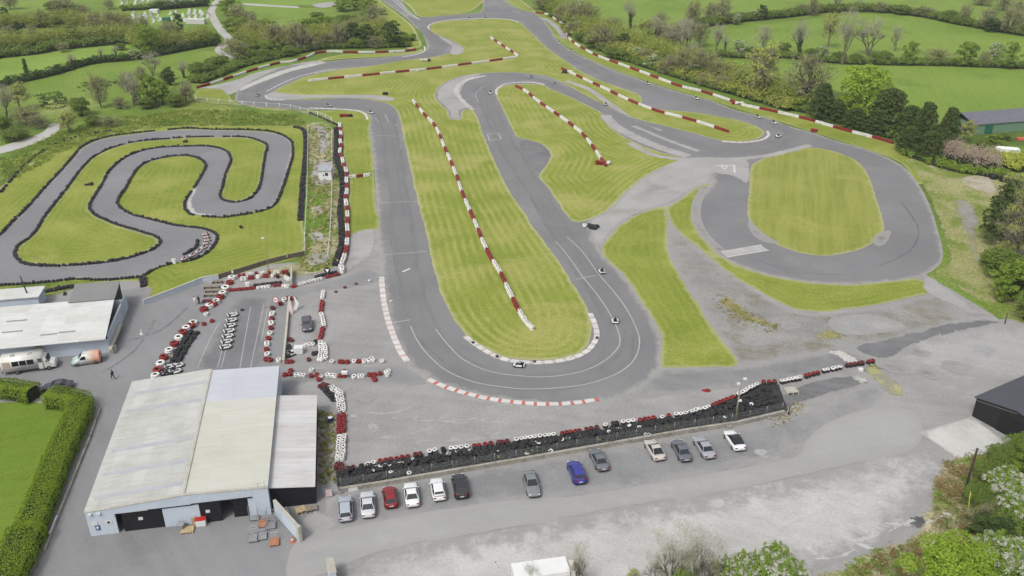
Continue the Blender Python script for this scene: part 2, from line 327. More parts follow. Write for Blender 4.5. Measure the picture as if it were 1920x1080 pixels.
area('bare_ground', [(1790, 372), (1815, 375), (1838, 400), (1836, 460), (1850, 500), (1826, 490), (1808, 440), (1788, 400)], 4, mBareG, step=1.2)
area('bare_ground', [(1735, 305), (1765, 304), (1800, 318), (1780, 322), (1745, 312)], 4, mBare, step=1.2)
# main asphalt circuit, one sheet, then the grass islands laid over it
area('race_track', [(447, 170), (480, 150), (545, 123), (600, 117), (650, 112), (700, 109), (760, 103), (795, 96), (800, 84), (790, 62), (776, 48), (757, 30), (715, 0), (690, -20), (735, -20), (752, 0), (786, 33), (830, 30), (862, 27), (895, 24), (905, 0), (905, -20), (935, -20), (945, 0), (975, 18), (1004, 26), (1030, 50), (1043, 72), (1067, 93), (1107, 113), (1160, 135), (1223, 157), (1280, 175), (1330, 188), (1380, 207), (1440, 222), (1480, 237), (1520, 248), (1563, 263), (1613, 277), (1657, 293), (1690, 310), (1710, 330), (1727, 353), (1745, 390), (1758, 430), (1767, 465), (1766, 490), (1750, 507), (1715, 522), (1660, 529), (1600, 533), (1530, 531), (1480, 524), (1420, 510), (1370, 490), (1330, 462), (1308, 430), (1298, 405), (1305, 378), (1330, 352), (1338, 330), (1325, 310), (1290, 296), (1225, 320), (1165, 370), (1110, 408), (1125, 470), (1165, 512), (1195, 555), (1225, 600), (1240, 640), (1236, 690), (1210, 720), (1160, 745), (1090, 756), (1020, 757), (950, 750), (880, 737), (830, 720), (800, 706), (768, 683), (745, 640), (725, 570), (716, 520), (714, 490), (709, 440), (706, 370), (699, 300), (692, 240), (685, 210), (640, 206), (580, 206), (520, 204), (470, 199), (444, 190)], 2, mTrack, step=1.6, jit=.08)
area('infield_grass', [(500, 179), (512, 172), (535, 160), (580, 142), (640, 130), (700, 123), (760, 113), (812, 107), (852, 98), (868, 92), (858, 82), (838, 72), (815, 63), (804, 52), (813, 44), (838, 39), (880, 37), (930, 35), (960, 38), (975, 43), (992, 58), (1012, 77), (1035, 97), (1065, 117), (1100, 140), (1150, 160), (1195, 176), (1204, 186), (1203, 198), (1245, 206), (1295, 210), (1345, 218), (1392, 228), (1424, 240), (1432, 251), (1418, 261), (1388, 266), (1350, 263), (1300, 250), (1250, 237), (1200, 225), (1150, 206), (1100, 180), (1060, 158), (1020, 142), (960, 136), (905, 138), (870, 142), (838, 153), (822, 166), (816, 180), (824, 193), (838, 206), (848, 224), (862, 224), (868, 207), (882, 205), (893, 216), (905, 250), (920, 285), (940, 330), (960, 365), (985, 403), (1010, 440), (1040, 480), (1070, 525), (1090, 558), (1104, 587), (1110, 612), (1106, 640), (1090, 660), (1060, 671), (1020, 675), (980, 675), (945, 669), (912, 656), (884, 638), (862, 614), (846, 590), (830, 558), (817, 520), (808, 480), (800, 440), (789, 400), (779, 360), (768, 310), (757, 260), (750, 225), (743, 207), (725, 194), (690, 187), (640, 184), (580, 187), (530, 187), (506, 186)], 3, mMown, step=1.6, jit=.15)
area('infield_grass', [(930, 178), (934, 168), (946, 161), (968, 158), (1000, 158), (1020, 160), (1033, 168), (1050, 174), (1083, 189), (1130, 213), (1136, 222), (1142, 236), (1162, 252), (1192, 268), (1223, 281), (1257, 291), (1281, 297), (1250, 310), (1220, 325), (1190, 345), (1165, 370), (1140, 393), (1110, 410), (1084, 417), (1073, 415), (1055, 394), (1040, 370), (1025, 350), (1010, 331), (1022, 312), (1033, 293), (1030, 283), (1012, 269), (987, 262), (970, 257), (962, 245), (950, 220), (940, 200)], 3, mMown, step=1.6, jit=.15)
area('oval_grass', [(1405, 345), (1408, 315), (1422, 301), (1450, 293), (1490, 282), (1520, 277), (1560, 283), (1595, 296), (1620, 316), (1635, 345), (1645, 380), (1657, 418), (1656, 434), (1640, 452), (1616, 466), (1580, 476), (1540, 480), (1500, 474), (1462, 461), (1434, 447), (1416, 430), (1404, 412), (1402, 390)], 3, mOvalG, step=1.6, jit=.15)
area('wedge_grass', [(1128, 470), (1140, 448), (1160, 425), (1190, 405), (1222, 392), (1245, 388), (1250, 402), (1250, 440), (1256, 480), (1276, 520), (1302, 560), (1332, 610), (1362, 650), (1384, 684), (1340, 688), (1280, 690), (1242, 690), (1240, 676), (1241, 640), (1227, 602), (1197, 557), (1166, 513), (1140, 488)], 3, mMownG, step=1.6, jit=.2)
area('outer_grass', [(1253, 390), (1275, 375), (1300, 356), (1328, 344), (1324, 356), (1304, 384), (1298, 408), (1309, 432), (1331, 463), (1370, 492), (1420, 511), (1480, 525), (1530, 532), (1600, 534), (1660, 529), (1715, 523), (1742, 529), (1758, 541), (1722, 554), (1660, 569), (1600, 578), (1540, 585), (1490, 580), (1440, 556), (1380, 521), (1340, 490), (1310, 465), (1278, 440), (1258, 415)], 3, mMownG, step=1.6, jit=.2)
area('link_road', [(1108, 412), (1140, 396), (1165, 371), (1190, 346), (1222, 325), (1284, 297), (1325, 308), (1338, 318), (1330, 340), (1300, 354), (1262, 378), (1222, 391), (1190, 404), (1158, 424), (1138, 448), (1126, 468), (1112, 450)], 3, mRunoff, step=1.5)
# yard, lanes and patches
area('yard_asphalt', [(-200, 1300), (30, 1100), (75, 1060), (105, 975), (160, 838), (190, 765), (170, 745), (90, 752), (-200, 740), (-200, 620), (110, 590), (225, 545), (285, 540), (270, 572), (380, 530), (425, 540), (560, 540), (640, 522), (690, 505), (718, 522), (700, 532), (612, 545), (560, 556), (540, 640), (532, 690), (640, 690), (760, 690), (800, 720), (640, 712), (560, 720), (540, 740), (600, 900), (605, 975), (540, 1040), (600, 1200), (500, 1300)], 3, mYard, step=2.)
area('car_park', [(640, 925), (813, 896), (973, 868), (1140, 840), (1280, 815), (1380, 800), (1470, 780), (1540, 765), (1600, 730), (1660, 720), (1640, 760), (1510, 830), (1380, 880), (1240, 905), (1080, 928), (900, 952), (707, 982), (620, 994)], 3, mDarkGr, step=1.8)
area('pale_ground', [(640, 1100), (720, 1033), (853, 1008), (973, 988), (1173, 951), (1380, 918), (1513, 891), (1613, 868), (1713, 844), (1790, 870), (1760, 900), (1720, 960), (1680, 1010), (1560, 1060), (1400, 1110), (1000, 1180), (640, 1180)], 3, mPale, step=2.)
area('service_lane', [(560, 1010), (640, 992), (757, 969), (857, 952), (973, 938), (1073, 931), (1240, 905), (1380, 880), (1500, 852), (1512, 828), (1547, 797), (1613, 770), (1657, 764), (1707, 770), (1730, 800), (1713, 842), (1613, 866), (1513, 889), (1380, 917), (1280, 934), (1173, 950), (973, 987), (853, 1007), (717, 1032), (600, 1080), (540, 1090)], 4, mLane, step=1.8)
area('dirt_ground', [(1252, 408), (1280, 445), (1312, 470), (1345, 496), (1385, 524), (1440, 560), (1492, 584), (1545, 589), (1605, 582), (1665, 572), (1725, 557), (1770, 548), (1820, 575), (1800, 600), (1700, 630), (1600, 652), (1480, 672), (1388, 688), (1362, 652), (1332, 612), (1304, 562), (1278, 520), (1258, 480), (1250, 440)], 2.5, mDirt, step=1.8)
area('pale_patch', [(1555, 600), (1600, 590), (1640, 592), (1690, 605), (1700, 615), (1650, 625), (1590, 628), (1560, 618)], 3, mPaleR, step=1.2)
area('weed_patch', [(1330, 545), (1380, 560), (1420, 590), (1465, 605), (1460, 620), (1410, 610), (1360, 585)], 3.5, mWeed, step=1.2)
area('weed_patch', [(1545, 610), (1570, 618), (1600, 632), (1640, 628), (1620, 640), (1560, 642), (1480, 668), (1440, 680), (1400, 686), (1410, 678), (1500, 655)], 3.5, mWeed, step=1.2)
area('weed_patch', [(1480, 580), (1510, 592), (1520, 600), (1490, 598)], 3.5, mWeed, step=1.)
area('access_road', [(1165, 748), (1210, 722), (1240, 694), (1300, 692), (1386, 688), (1480, 673), (1570, 656), (1612, 664), (1642, 678), (1560, 698), (1460, 716), (1425, 722), (1330, 732), (1240, 742)], 3, mOldRdL, step=1.6)
area('access_road', [(1598, 652), (1660, 636), (1740, 615), (1800, 602), (1850, 600), (1886, 604), (1850, 612), (1780, 627), (1712, 648), (1652, 675), (1618, 664)], 3, mOldRd, step=1.6)
area('pale_patch', [(1545, 660), (1575, 655), (1600, 668), (1622, 678), (1590, 684), (1570, 672)], 4, mLight, step=.8)
area('old_slab', [(1470, 735), (1580, 705), (1625, 708), (1632, 716), (1560, 738), (1490, 760), (1460, 770)], 4, mOldRd, step=1.2)
area('pale_patch', [(1590, 706), (1615, 700), (1634, 715), (1610, 722)], 5, mLight, step=.8)
area('yellow_hatching', [(1618, 690), (1640, 685), (1665, 700), (1698, 725), (1700, 740), (1690, 750), (1650, 728)], 4, mYellow, step=.8)
area('weed_patch', [(1600, 690), (1640, 676), (1690, 686), (1650, 700), (1630, 705)], 3.6, mWeed, step=.8)
area('pale_ground', [(1700, 640), (1800, 618), (1900, 600), (2000, 660), (2000, 700), (1840, 720), (1790, 745), (1760, 735), (1770, 700), (1700, 700)], 2.6, mPaleR, step=2)
area('pale_ground', [(1740, 515), (1790, 550), (1870, 610), (1930, 660), (1990, 720), (1900, 640), (1800, 580), (1730, 545)], 3, mRunoff, step=1.6)
area('concrete_pad', [(1722, 811), (1822, 782), (1896, 838), (1850, 850), (1806, 868)], 4, mConc, smooth=False, step=1., jit=.03)
area('weedy_ground', [(1770, 860), (1850, 845), (1920, 830), (2050, 860), (2050, 1200), (1600, 1200), (1480, 1090), (1560, 1062), (1640, 1020), (1690, 1010), (1730, 950)], 4, mScrub, step=1.6)
area('weedy_ground', [(1440, 790), (1475, 770), (1490, 745), (1498, 765), (1490, 785), (1460, 798)], 4.2, mWeed, step=.8)
area('concrete_pad', [(548, 1000), (570, 968), (600, 955), (640, 990), (600, 1005), (570, 1020)], 4, mRunoff, step=1)
area('burnt_patch', [(1700, 970), (1720, 960), (1740, 975), (1730, 995), (1705, 990)], 5, ground('ash', C(120, 120, 120), C(90, 90, 92), .4, fade=(1., .8)), step=.6)
# grass strips left of the pit straight
area('strip_grass', [(600, 212), (640, 208), (685, 211), (693, 250), (700, 310), (704, 380), (707, 430), (690, 430), (656, 440), (654, 380), (655, 330), (646, 300), (642, 250), (632, 232)], 3, mMownG, step=1.2)
area('strip_grass', [(372, 170), (410, 164), (428, 176), (440, 192), (500, 206), (560, 208), (640, 210), (632, 232), (590, 218), (540, 206), (440, 197), (372, 190)], 2.8, mMownG, step=1.2)
area('gravel_runoff', [(658, 440), (700, 428), (706, 440), (700, 478), (680, 492), (650, 512), (648, 480)], 3.4, mRunoff, step=1.)
area('path_corridor', [(576, 232), (600, 228), (628, 236), (632, 260), (634, 330), (646, 360), (650, 430), (644, 490), (610, 510), (556, 520), (470, 520), (490, 506), (560, 488), (574, 440), (578, 340)], 3, mScrub, step=1.)
for q in ([(590, 235), (612, 240), (616, 280), (600, 290), (596, 258)], [(596, 300), (622, 300), (618, 345), (590, 348)], [(590, 385), (606, 388), (604, 402), (590, 400)], [(588, 432), (610, 440), (604, 455), (580, 450)], [(578, 480), (612, 472), (620, 490), (580, 500)]):
    area('path_gravel', q, 4, mRunoff, step=.8)
for q in ([(580, 352), (615, 356), (612, 382), (586, 388)], [(582, 404), (616, 404), (618, 440), (584, 436)], [(578, 440), (590, 444), (586, 462), (575, 470)], [(582, 500), (606, 496), (600, 510), (574, 512)]):
    area('weed_patch', q, 4.2, ground('lush_weeds', C(98, 126, 44), C(112, 140, 56), .4, C(170, 164, 120), .3, (.58, .7), grain=.3, fade=(1., .8)), step=.8)
# runoffs and patches on the circuit
area('gravel_runoff', [(368, 166), (400, 160), (440, 150), (480, 136), (540, 122), (600, 113), (612, 118), (545, 124), (480, 150), (447, 172), (430, 180), (410, 168)], 3.5, mRunoff, step=1.5)
area('sandy_runoff', [(441, 176), (452, 164), (480, 150), (540, 128), (600, 116), (612, 118), (550, 134), (490, 156)], 4, mLight, step=1.5)
area('sandy_runoff', [(497, 179), (516, 172), (540, 176), (600, 178), (700, 178), (742, 184), (735, 190), (690, 186), (600, 184), (530, 188), (506, 187)], 4, mRunoff, step=1.2)
area('sandy_runoff', [(815, 62), (838, 73), (860, 84), (872, 92), (868, 100), (852, 104), (842, 98), (846, 88), (826, 74)], 4, mRunoff, step=1.2)
area('gravel_runoff', [(906, 137), (870, 142), (838, 153), (820, 168), (818, 184), (828, 196), (840, 208), (848, 224), (864, 224), (864, 206), (880, 203), (890, 210), (870, 188), (866, 170), (880, 152)], 3.8, mRunoff, step=1.2)
ribbon('sandy_runoff', [(911, 142), (882, 148), (862, 158), (856, 172), (866, 188), (887, 206)], 3.2, 4.2, mLight, w2=2.6)
ribbon('gravel_runoff', [(1062, 152), (1100, 166), (1150, 200), (1190, 228), (1240, 246)], 3.4, 3.6, mRunoff)
ribbon('sandy_runoff', [(1134, 216), (1150, 234), (1180, 252), (1230, 274), (1290, 294)], 4.5, 4., mRunoff)
ribbon('sandy_runoff', [(1186, 236), (1220, 250), (1260, 266), (1310, 284)], 2.6, 4.2, mRunoff)
ribbon('sandy_runoff', [(1180, 268), (1230, 292), (1300, 300), (1380, 298), (1440, 292), (1520, 272)], 3.2, 4.1, mRunoff)
area('old_asphalt', [(1284, 298), (1320, 294), (1400, 300), (1408, 320), (1400, 345), (1370, 330), (1336, 325)], 3.4, mRunoff, step=1.2)
area('old_asphalt', [(1012, 269), (1030, 283), (1033, 293), (1022, 312), (1008, 326), (990, 300), (975, 265), (990, 263)], 3.7, mOldRd, step=1.)
ribbon('gravel_runoff', [(1016, 34), (1030, 40), (1050, 58), (1058, 72)], 4, 3.6, mRunoff)
ribbon('old_kerbing', [(1323, 350), (1307, 380), (1306, 410), (1320, 440), (1352, 472)], 2.2, 3.6, mDirt)
area('dirt_patch', [(1405, 412), (1420, 428), (1440, 444), (1460, 456), (1440, 456), (1418, 446), (1404, 428)], 4.4, mDirt, step=.8)
area('dirt_patch', [(1650, 436), (1668, 432), (1664, 452), (1648, 462), (1636, 456)], 4.4, mDirt, step=.8)
area('far_grass', [(750, -20), (905, -20), (898, 10), (870, 24), (820, 30), (792, 32), (770, 14)], 3, mFar, step=2)
area('far_grass', [(690, -20), (716, 4), (756, 34), (774, 50), (784, 70), (788, 88), (770, 92), (740, 60), (700, 20), (670, -20)], 1.5, mFar, step=2)
area('far_grass', [(595, 114), (640, 103), (700, 101), (778, 97), (792, 92), (784, 100), (720, 106), (650, 110)], 3, mFar, step=1.5)
area('far_grass', [(940, -20), (990, 10), (1004, 24), (975, 16), (945, -2)], 3, mFar, step=1.5)
# rubbered racing line and lighter scuffs
ribbon('racing_line', [(722, 215), (732, 260), (742, 330), (752, 400), (762, 480), (780, 570), (812, 640), (870, 690), (950, 714), (1040, 717), (1110, 700), (1158, 665), (1166, 625), (1140, 570), (1096, 505), (1050, 435), (1005, 360), (960, 290), (930, 230), (910, 190), (905, 168), (925, 152), (970, 147), (1010, 150), (1050, 166), (1110, 192), (1180, 226), (1260, 258), (1340, 276), (1420, 278), (1470, 262), (1490, 250), (1460, 236), (1400, 220), (1300, 190), (1200, 160), (1110, 125), (1040, 84), (1000, 46), (970, 32), (910, 30), (850, 33), (808, 42), (796, 56), (812, 74), (826, 90), (800, 104), (740, 112), (650, 119), (560, 134), (490, 158), (466, 176), (490, 190), (560, 196), (640, 196), (690, 200), (722, 215)], 7., 3.9, mRubber, step=2.)
for q in ([(770, 612), (783, 640), (807, 670), (840, 697), (890, 717), (950, 727), (990, 730), (1073, 725), (1110, 718), (1155, 702), (1185, 680), (1198, 653), (1197, 627), (1173, 577), (1153, 550), (1123, 515), (1090, 470), (1063, 445)],
          [(817, 617), (840, 647), (873, 677), (923, 698), (973, 705), (1023, 707), (1090, 697), (1133, 677), (1160, 650), (1162, 633), (1153, 607), (1140, 583), (1120, 553), (1093, 520), (1067, 483), (1042, 453)]):
    ribbon('track_line', q, .2, 4.6, mLineT)
for q in ([(1080, 524), (1105, 519), (1118, 517)], [(705, 254), (748, 256)], [(712, 381), (788, 377)], [(735, 606), (770, 600)], [(722, 478), (800, 472)], [(704, 222), (710, 229)], [(722, 215), (729, 230)], [(906, 162), (892, 176), (898, 192)]):
    ribbon('track_line', q, .22, 4.6, mLineT)
for a, b in zip([(914, 252), (934, 249), (940, 261), (918, 264)], [(934, 249), (940, 261), (918, 264), (914, 252)]): ribbon('painted_box', [a, b], .3, 4.7, mLineT)
for q in ([(470, 575), (450, 690)], [(443, 580), (415, 690)], [(426, 617), (408, 690)], [(412, 605), (398, 628), (370, 690)], [(495, 570), (470, 690)], [(502, 580), (490, 640)]):
    ribbon('grid_line', q, .14, 4.4, mLineT)
for q in ([(449, 580), (430, 700)], [(482, 575), (470, 680)], [(492, 575), (483, 620)]):
    ribbon('rubber_mark', q, 1.1, 4.2, mRubber)
ribbon('painted_mark', [(755, 510), (766, 505), (769, 504)], .5, 4.8, mBright); ribbon('painted_mark', [(730, 566), (735, 563)], .5, 4.8, mBright)
ribbon('give_way_line', [(1343, 311), (1377, 310)], .5, 4.8, mBright); ribbon('give_way_line', [(1376.5, 310), (1377.5, 324)], .5, 4.9, mBright)
for a, b in zip([(1352, 312), (1364, 312), (1358.5, 317.5)], [(1364, 312), (1358.5, 317.5), (1352, 312)]): ribbon('give_way_triangle', [a, b], .35, 4.8, mBright)
for i in range(14): t = i / 13; ribbon('dashed_line', [(1366 + t * -4 + 8 * t * t, 330 + 125 * t), (1366 - t * 4 + 8 * t * t, 333 + 125 * t)], .25, 4.8, mLine)
mb = MB()
for i in range(21):
    t = i / 21; a, b = Vector((1352, 473)).lerp(Vector((1428, 460)), t), Vector((1364, 482)).lerp(Vector((1442, 469)), t); d = Vector((76, -13)) / 21 * .6
    mb.add([G(*q, .1) for q in (b, b + d, a + d, a)], [(0, 1, 2, 3)])
a, b = Vector((1351, 472)), Vector((1428, 460))
struct(mb.build('start_line_grid', mBright, fixn=False))
ribbon('grid_line', [(1352, 472.5), (1428, 459.5)], .3, 5.2, mBright); ribbon('grid_line', [(1364, 482.5), (1442, 469.5)], .3, 5.2, mBright)
for q in ([(722, -14), (760, 20), (783, 36)], [(735, -8), (770, 24), (787, 37)], [(960, 20), (975, 24)]): ribbon('road_line', q, .35, 4.8, mBright)
# children's kart track
area('kart_track', [(-60, 478), (0, 442), (23, 418), (50, 392), (80, 358), (110, 327), (140, 294), (153, 279), (180, 265), (213, 257), (253, 252), (290, 247), (350, 243), (400, 244), (467, 246), (507, 249), (533, 257), (547, 270), (546, 293), (539, 320), (529, 352), (510, 386), (483, 396), (450, 402), (417, 406), (377, 404), (358, 402), (349, 387), (352, 373), (363, 355), (381, 323), (384, 310), (370, 298), (343, 293), (307, 297), (280, 305), (260, 317), (246, 337), (236, 355), (224, 374), (224, 384), (247, 401), (283, 411), (333, 423), (370, 427), (393, 434), (405, 442), (398, 463), (381, 477), (358, 487), (327, 492), (293, 503), (267, 516), (233, 521), (187, 524), (143, 522), (100, 527), (50, 531), (0, 534), (-60, 538)], 3, mTrackD, step=1.2, jit=.08)
area('kart_island', [(120, 362), (87, 404), (60, 444), (34, 464), (31, 482), (50, 494), (93, 498), (140, 496), (187, 492), (227, 486), (260, 477), (286, 466), (298, 455), (291, 446), (266, 438), (232, 428), (199, 416), (175, 404), (166, 390), (175, 368), (189, 348), (206, 318), (232, 296), (260, 284), (293, 277), (347, 274), (393, 274), (423, 282), (434, 300), (424, 327), (418, 353), (414, 368), (419, 374), (440, 378), (466, 372), (479, 361), (486, 349), (492, 320), (496, 293), (499, 274), (487, 266), (463, 259), (420, 258), (353, 259), (300, 263), (250, 268), (213, 278), (193, 286), (173, 298), (153, 318), (134, 344)], 4, mMownG, step=1.2, jit=.1)
ribbon('sandy_runoff', [(366, 355), (354, 380), (366, 400), (400, 404)], 2.2, 4, mLight)
ribbon('sandy_runoff', [(549, 275), (544, 300), (534, 335)], 1.2, 4, mLight)
# kerbs: red base with white blocks
def kerb(px, width, bl, red, seg=1.15, up=.12):
    P = wpts(px, False, .25); m = MB(); acc = 0; i0 = 0; k = 0
    def quad(i, j, w, z0, z1, mi):
        R = []
        for q in (i, (i + j) // 2, j):
            d = P[min(q + 1, len(P) - 1)] - P[max(q - 1, 0)]; d = d / np.linalg.norm(d); nn = np.array((-d[1], d[0]))
            R.append([(*(P[q] - nn * w / 2), z0), (*(P[q] + nn * w / 2), z0), (*(P[q] + nn * w / 2), z1), (*(P[q] - nn * w / 2), z1)])
        m.loft(R, mi)
    i = 0; st0 = max(2, int(seg / .25))
    while i + 2 * st0 < len(P):
        st = st0 if not bl else (round(st0 * 1.3) if k % 2 else max(2, round(st0 * .62)))
        if k % 2: quad(i, i + st, width, .0, up + .02, 1)
        else: quad(i, i + st - (0 if bl else 0), width * .92, .0, up, 0)
        i += st; k += 1
    return struct(m.build('kerb', [red, mBright]))
mKred = plain('faded_red_kerb', C(204, 172, 164), .8); mKdust = plain('dusty_kerb', C(190, 176, 168), .9); mKstr = plain('kerb_red', C(196, 112, 102), .8)
kerb([(715.5, 520), (719, 560), (727, 598), (738, 630), (750, 658), (768, 684)], 1.05, True, mKred, 1.)
kerb([(802, 711), (830, 724), (870, 737), (910, 747), (960, 754), (1010, 758), (1060, 757.5), (1100, 753), (1138, 746)], .85, True, mKstr, 1.15)
kerb([(1106, 588), (1114, 605), (1119, 630), (1113, 645), (1098, 661), (1070, 673), (1030, 679.5), (985, 680), (945, 674), (915, 661), (890, 645), (872, 631), (861, 622)], .95, True, mKdust, 1.15)
kerb([(932, 178), (930, 171), (936, 164), (948, 158), (968, 155), (1000, 155), (1022, 159)], .7, True, mKdust, 1.)
kerb([(498, 179), (500, 184), (508, 187), (524, 188), (542, 188)], .6, True, mKdust, 1.)
kerb([(580, 203), (610, 204), (650, 206), (670, 208), (684, 214), (689, 226)], .7, True, mKdust, 1.)
kerb([(972, 42), (955, 37), (920, 35), (880, 35.5), (840, 38), (815, 43), (803, 50), (806, 56)], .7, True, mKdust, 1.2)
kerb([(754, 107), (780, 103), (793, 98), (797, 92), (795, 87)], .7, True, mKdust, 1.)
kerb([(500, 172), (540, 152), (580, 139), (630, 130)], .5, True, mKdust, 1.3)
kerb([(1438, 246), (1441, 254), (1430, 262), (1410, 266), (1385, 267.5), (1350, 265)], .8, True, mKdust, 1.1)

# wear: skids on the tarmac, wheel ruts and stains on the gravel
for q, w_ in (([(728, 420), (742, 500), (770, 585)], .3), ([(748, 440), (764, 520), (800, 610)], .25), ([(1010, 372), (1050, 436), (1092, 500)], .3), ([(790, 640), (850, 690), (930, 712)], .35), ([(1120, 696), (1164, 660), (1172, 620)], .35), ([(735, 260), (746, 330), (757, 400)], .3), ([(1690, 380), (1722, 430), (1706, 470), (1650, 498)], .4), ([(1420, 488), (1500, 512), (1590, 514)], .3), ([(905, 160), (915, 200), (935, 250)], .3), ([(470, 186), (520, 194), (600, 200)], .35), ([(240, 640), (300, 620), (352, 576)], .4), ([(190, 700), (250, 660), (290, 600)], .35), ([(60, 480), (140, 508), (250, 500), (330, 470)], .3), ([(190, 390), (260, 425), (360, 445)], .3)):
    ribbon('skid_mark', q, w_ * 1.6, 4.7, mSkid, jit=.3)
for i in range(26):
    x, y = RS.uniform(760, 1660), RS.uniform(930, 1050); 
    if y < 1010 - (x - 760) * .13: continue
    L = RS.uniform(60, 190); a = RS.uniform(-.35, -.05) if RS.rand() < .7 else RS.uniform(.2, .6); c_ = RS.uniform(-18, 18)
    ribbon('wheel_rut', [(x, y), (x + L * .5 * math.cos(a), y + L * .5 * math.sin(a) + c_), (x + L * math.cos(a), y + L * math.sin(a))], RS.uniform(.4, 1.), 4.3, mRut, jit=.4)
for i in range(16):
    x, y = RS.uniform(680, 1000), RS.uniform(770, 850); 
    ribbon('wheel_rut', [(x, y), (x + RS.uniform(40, 90), y + RS.uniform(-14, 6)), (x + RS.uniform(110, 180), y + RS.uniform(-30, 0))], RS.uniform(.4, .9), 2.2, mRutD, jit=.4)
for x, y, r in ((690, 745, 1.6), (700, 800, 1.2), (730, 830, 1.), (668, 780, 1.), (1425, 850, 1.4), (760, 1045, 1.), (690, 640, 1.), (660, 625, .8), (648, 600, .7), (1480, 610, 2.), (1420, 640, 2.2), (1340, 560, 1.6), (1680, 690, 2.4), (1740, 700, 2.), (1720, 660, 1.8), (1790, 690, 2.)):
    g = G(x, y); area('stain', None, 4.4, mRutD if r < 1.5 else mDirt, step=.6, world_pts=[(g.x + r * RS.uniform(.6, 1.5) * math.cos(k), g.y + r * RS.uniform(.5, 1.2) * math.sin(k)) for k in [2 * PI * i / 9 for i in range(9)]])

for a, b in (((1640, 716), (1664, 700)), ((1656, 726), (1682, 710)), ((1672, 738), (1696, 722))): ribbon('hatch_gap', [a, b], .5, 5, mOldRd)
area('bank_soil', [(636, 920), (634, 886), (700, 878), (800, 856), (963, 832), (1140, 804), (1280, 782), (1330, 766), (1425, 720), (1460, 722), (1478, 770), (1470, 775), (1380, 796), (1280, 810), (1140, 836), (973, 864), (813, 891)], 4.2, ground('black_bank_soil', C(58, 58, 58), C(72, 71, 68), .4, C(84, 86, 60), .3, (.6, .7), grain=.3, gs=3., bump=.1), smooth=False, step=1.2)

area('paddock_asphalt', [(366, 694), (392, 640), (430, 575), (452, 556), (500, 556), (500, 600), (490, 692)], 3.6, ground('paddock_asphalt', C(118, 118, 120), C(128, 128, 130), .1, C(138, 138, 139), .08, (.5, .7), grain=.08, gs=4., ang=(.12, .6, .03, .5, C(134, 134, 135)), edge=(C(146, 145, 144), 2., 1.)), step=1.2)
ribbon('lane', [(426, -8), (405, 8), (396, 22), (403, 40), (417, 60), (430, 76), (420, 84), (411, 93), (420, 102), (440, 110)], 4.6, 2.3, mRdTop)
# ================================================================== PAINTS
mWhiteT = plain('white_tyre_paint', C(226, 224, 219), .75, var=.16, scale=1.6); mRedT = plain('red_tyre_paint', C(140, 46, 44), .75, var=.3, scale=1.8)
mBlackT = plain('black_rubber', C(50, 50, 52), .8, var=.3, scale=2.); mDarkRed = plain('faded_red_tyre', C(104, 48, 46), .75, var=.35, scale=2.)
mBlack = plain('black_plastic', C(36, 36, 38), .5, var=0); mGlass = plain('car_glass', C(38, 42, 46), .12, spec=.6, var=0)
mSteel = plain('galvanised_steel', C(168, 170, 172), .45, .3, var=.15); mRim = plain('wheel_rim', C(150, 150, 152), .4, .5, var=0)
mRedL = plain('tail_light', C(150, 24, 24), .3, var=0); mLampW = plain('clear_lamp', C(220, 222, 224), .2, var=0); mPlate = plain('number_plate', C(222, 222, 214), .5, var=0)
mWood = plain('weathered_wood', C(150, 138, 122), .85, var=.2, scale=3); mPal = plain('new_pallet_wood', C(192, 172, 134), .85, var=.15, scale=3)
mPole = plain('creosoted_pole', C(70, 58, 50), .9, var=.2, scale=2); mConcW = None
mWhite = plain('white_paint', C(228, 228, 226), .6, var=.06); mSkin = plain('skin', C(196, 152, 128), .6, var=0)
def wallmat(name, c, dirt, s=.5, amt=.5, ribs=None):
    t = NT(name); n = t.noise(s, 5, .65); c2 = t.mix(t.step(n, .42, .7, 0, amt), c, dirt)
    c2 = t.mix(t.step(t.noise(1, 3, .6, vec=t.stretch(0, 3, 3)), .4, .7, 0, amt * .5), c2, dirt)
    t.col(c2); return t.m
mConcW = wallmat('old_concrete', C(172, 168, 158), C(126, 122, 110), .8, .8)
mBlueW = wallmat('pale_blue_render', C(202, 212, 224), C(182, 192, 204), .35, .5)
mCapW = wallmat('wall_capping', C(196, 192, 180), C(160, 156, 142), .8, .6)
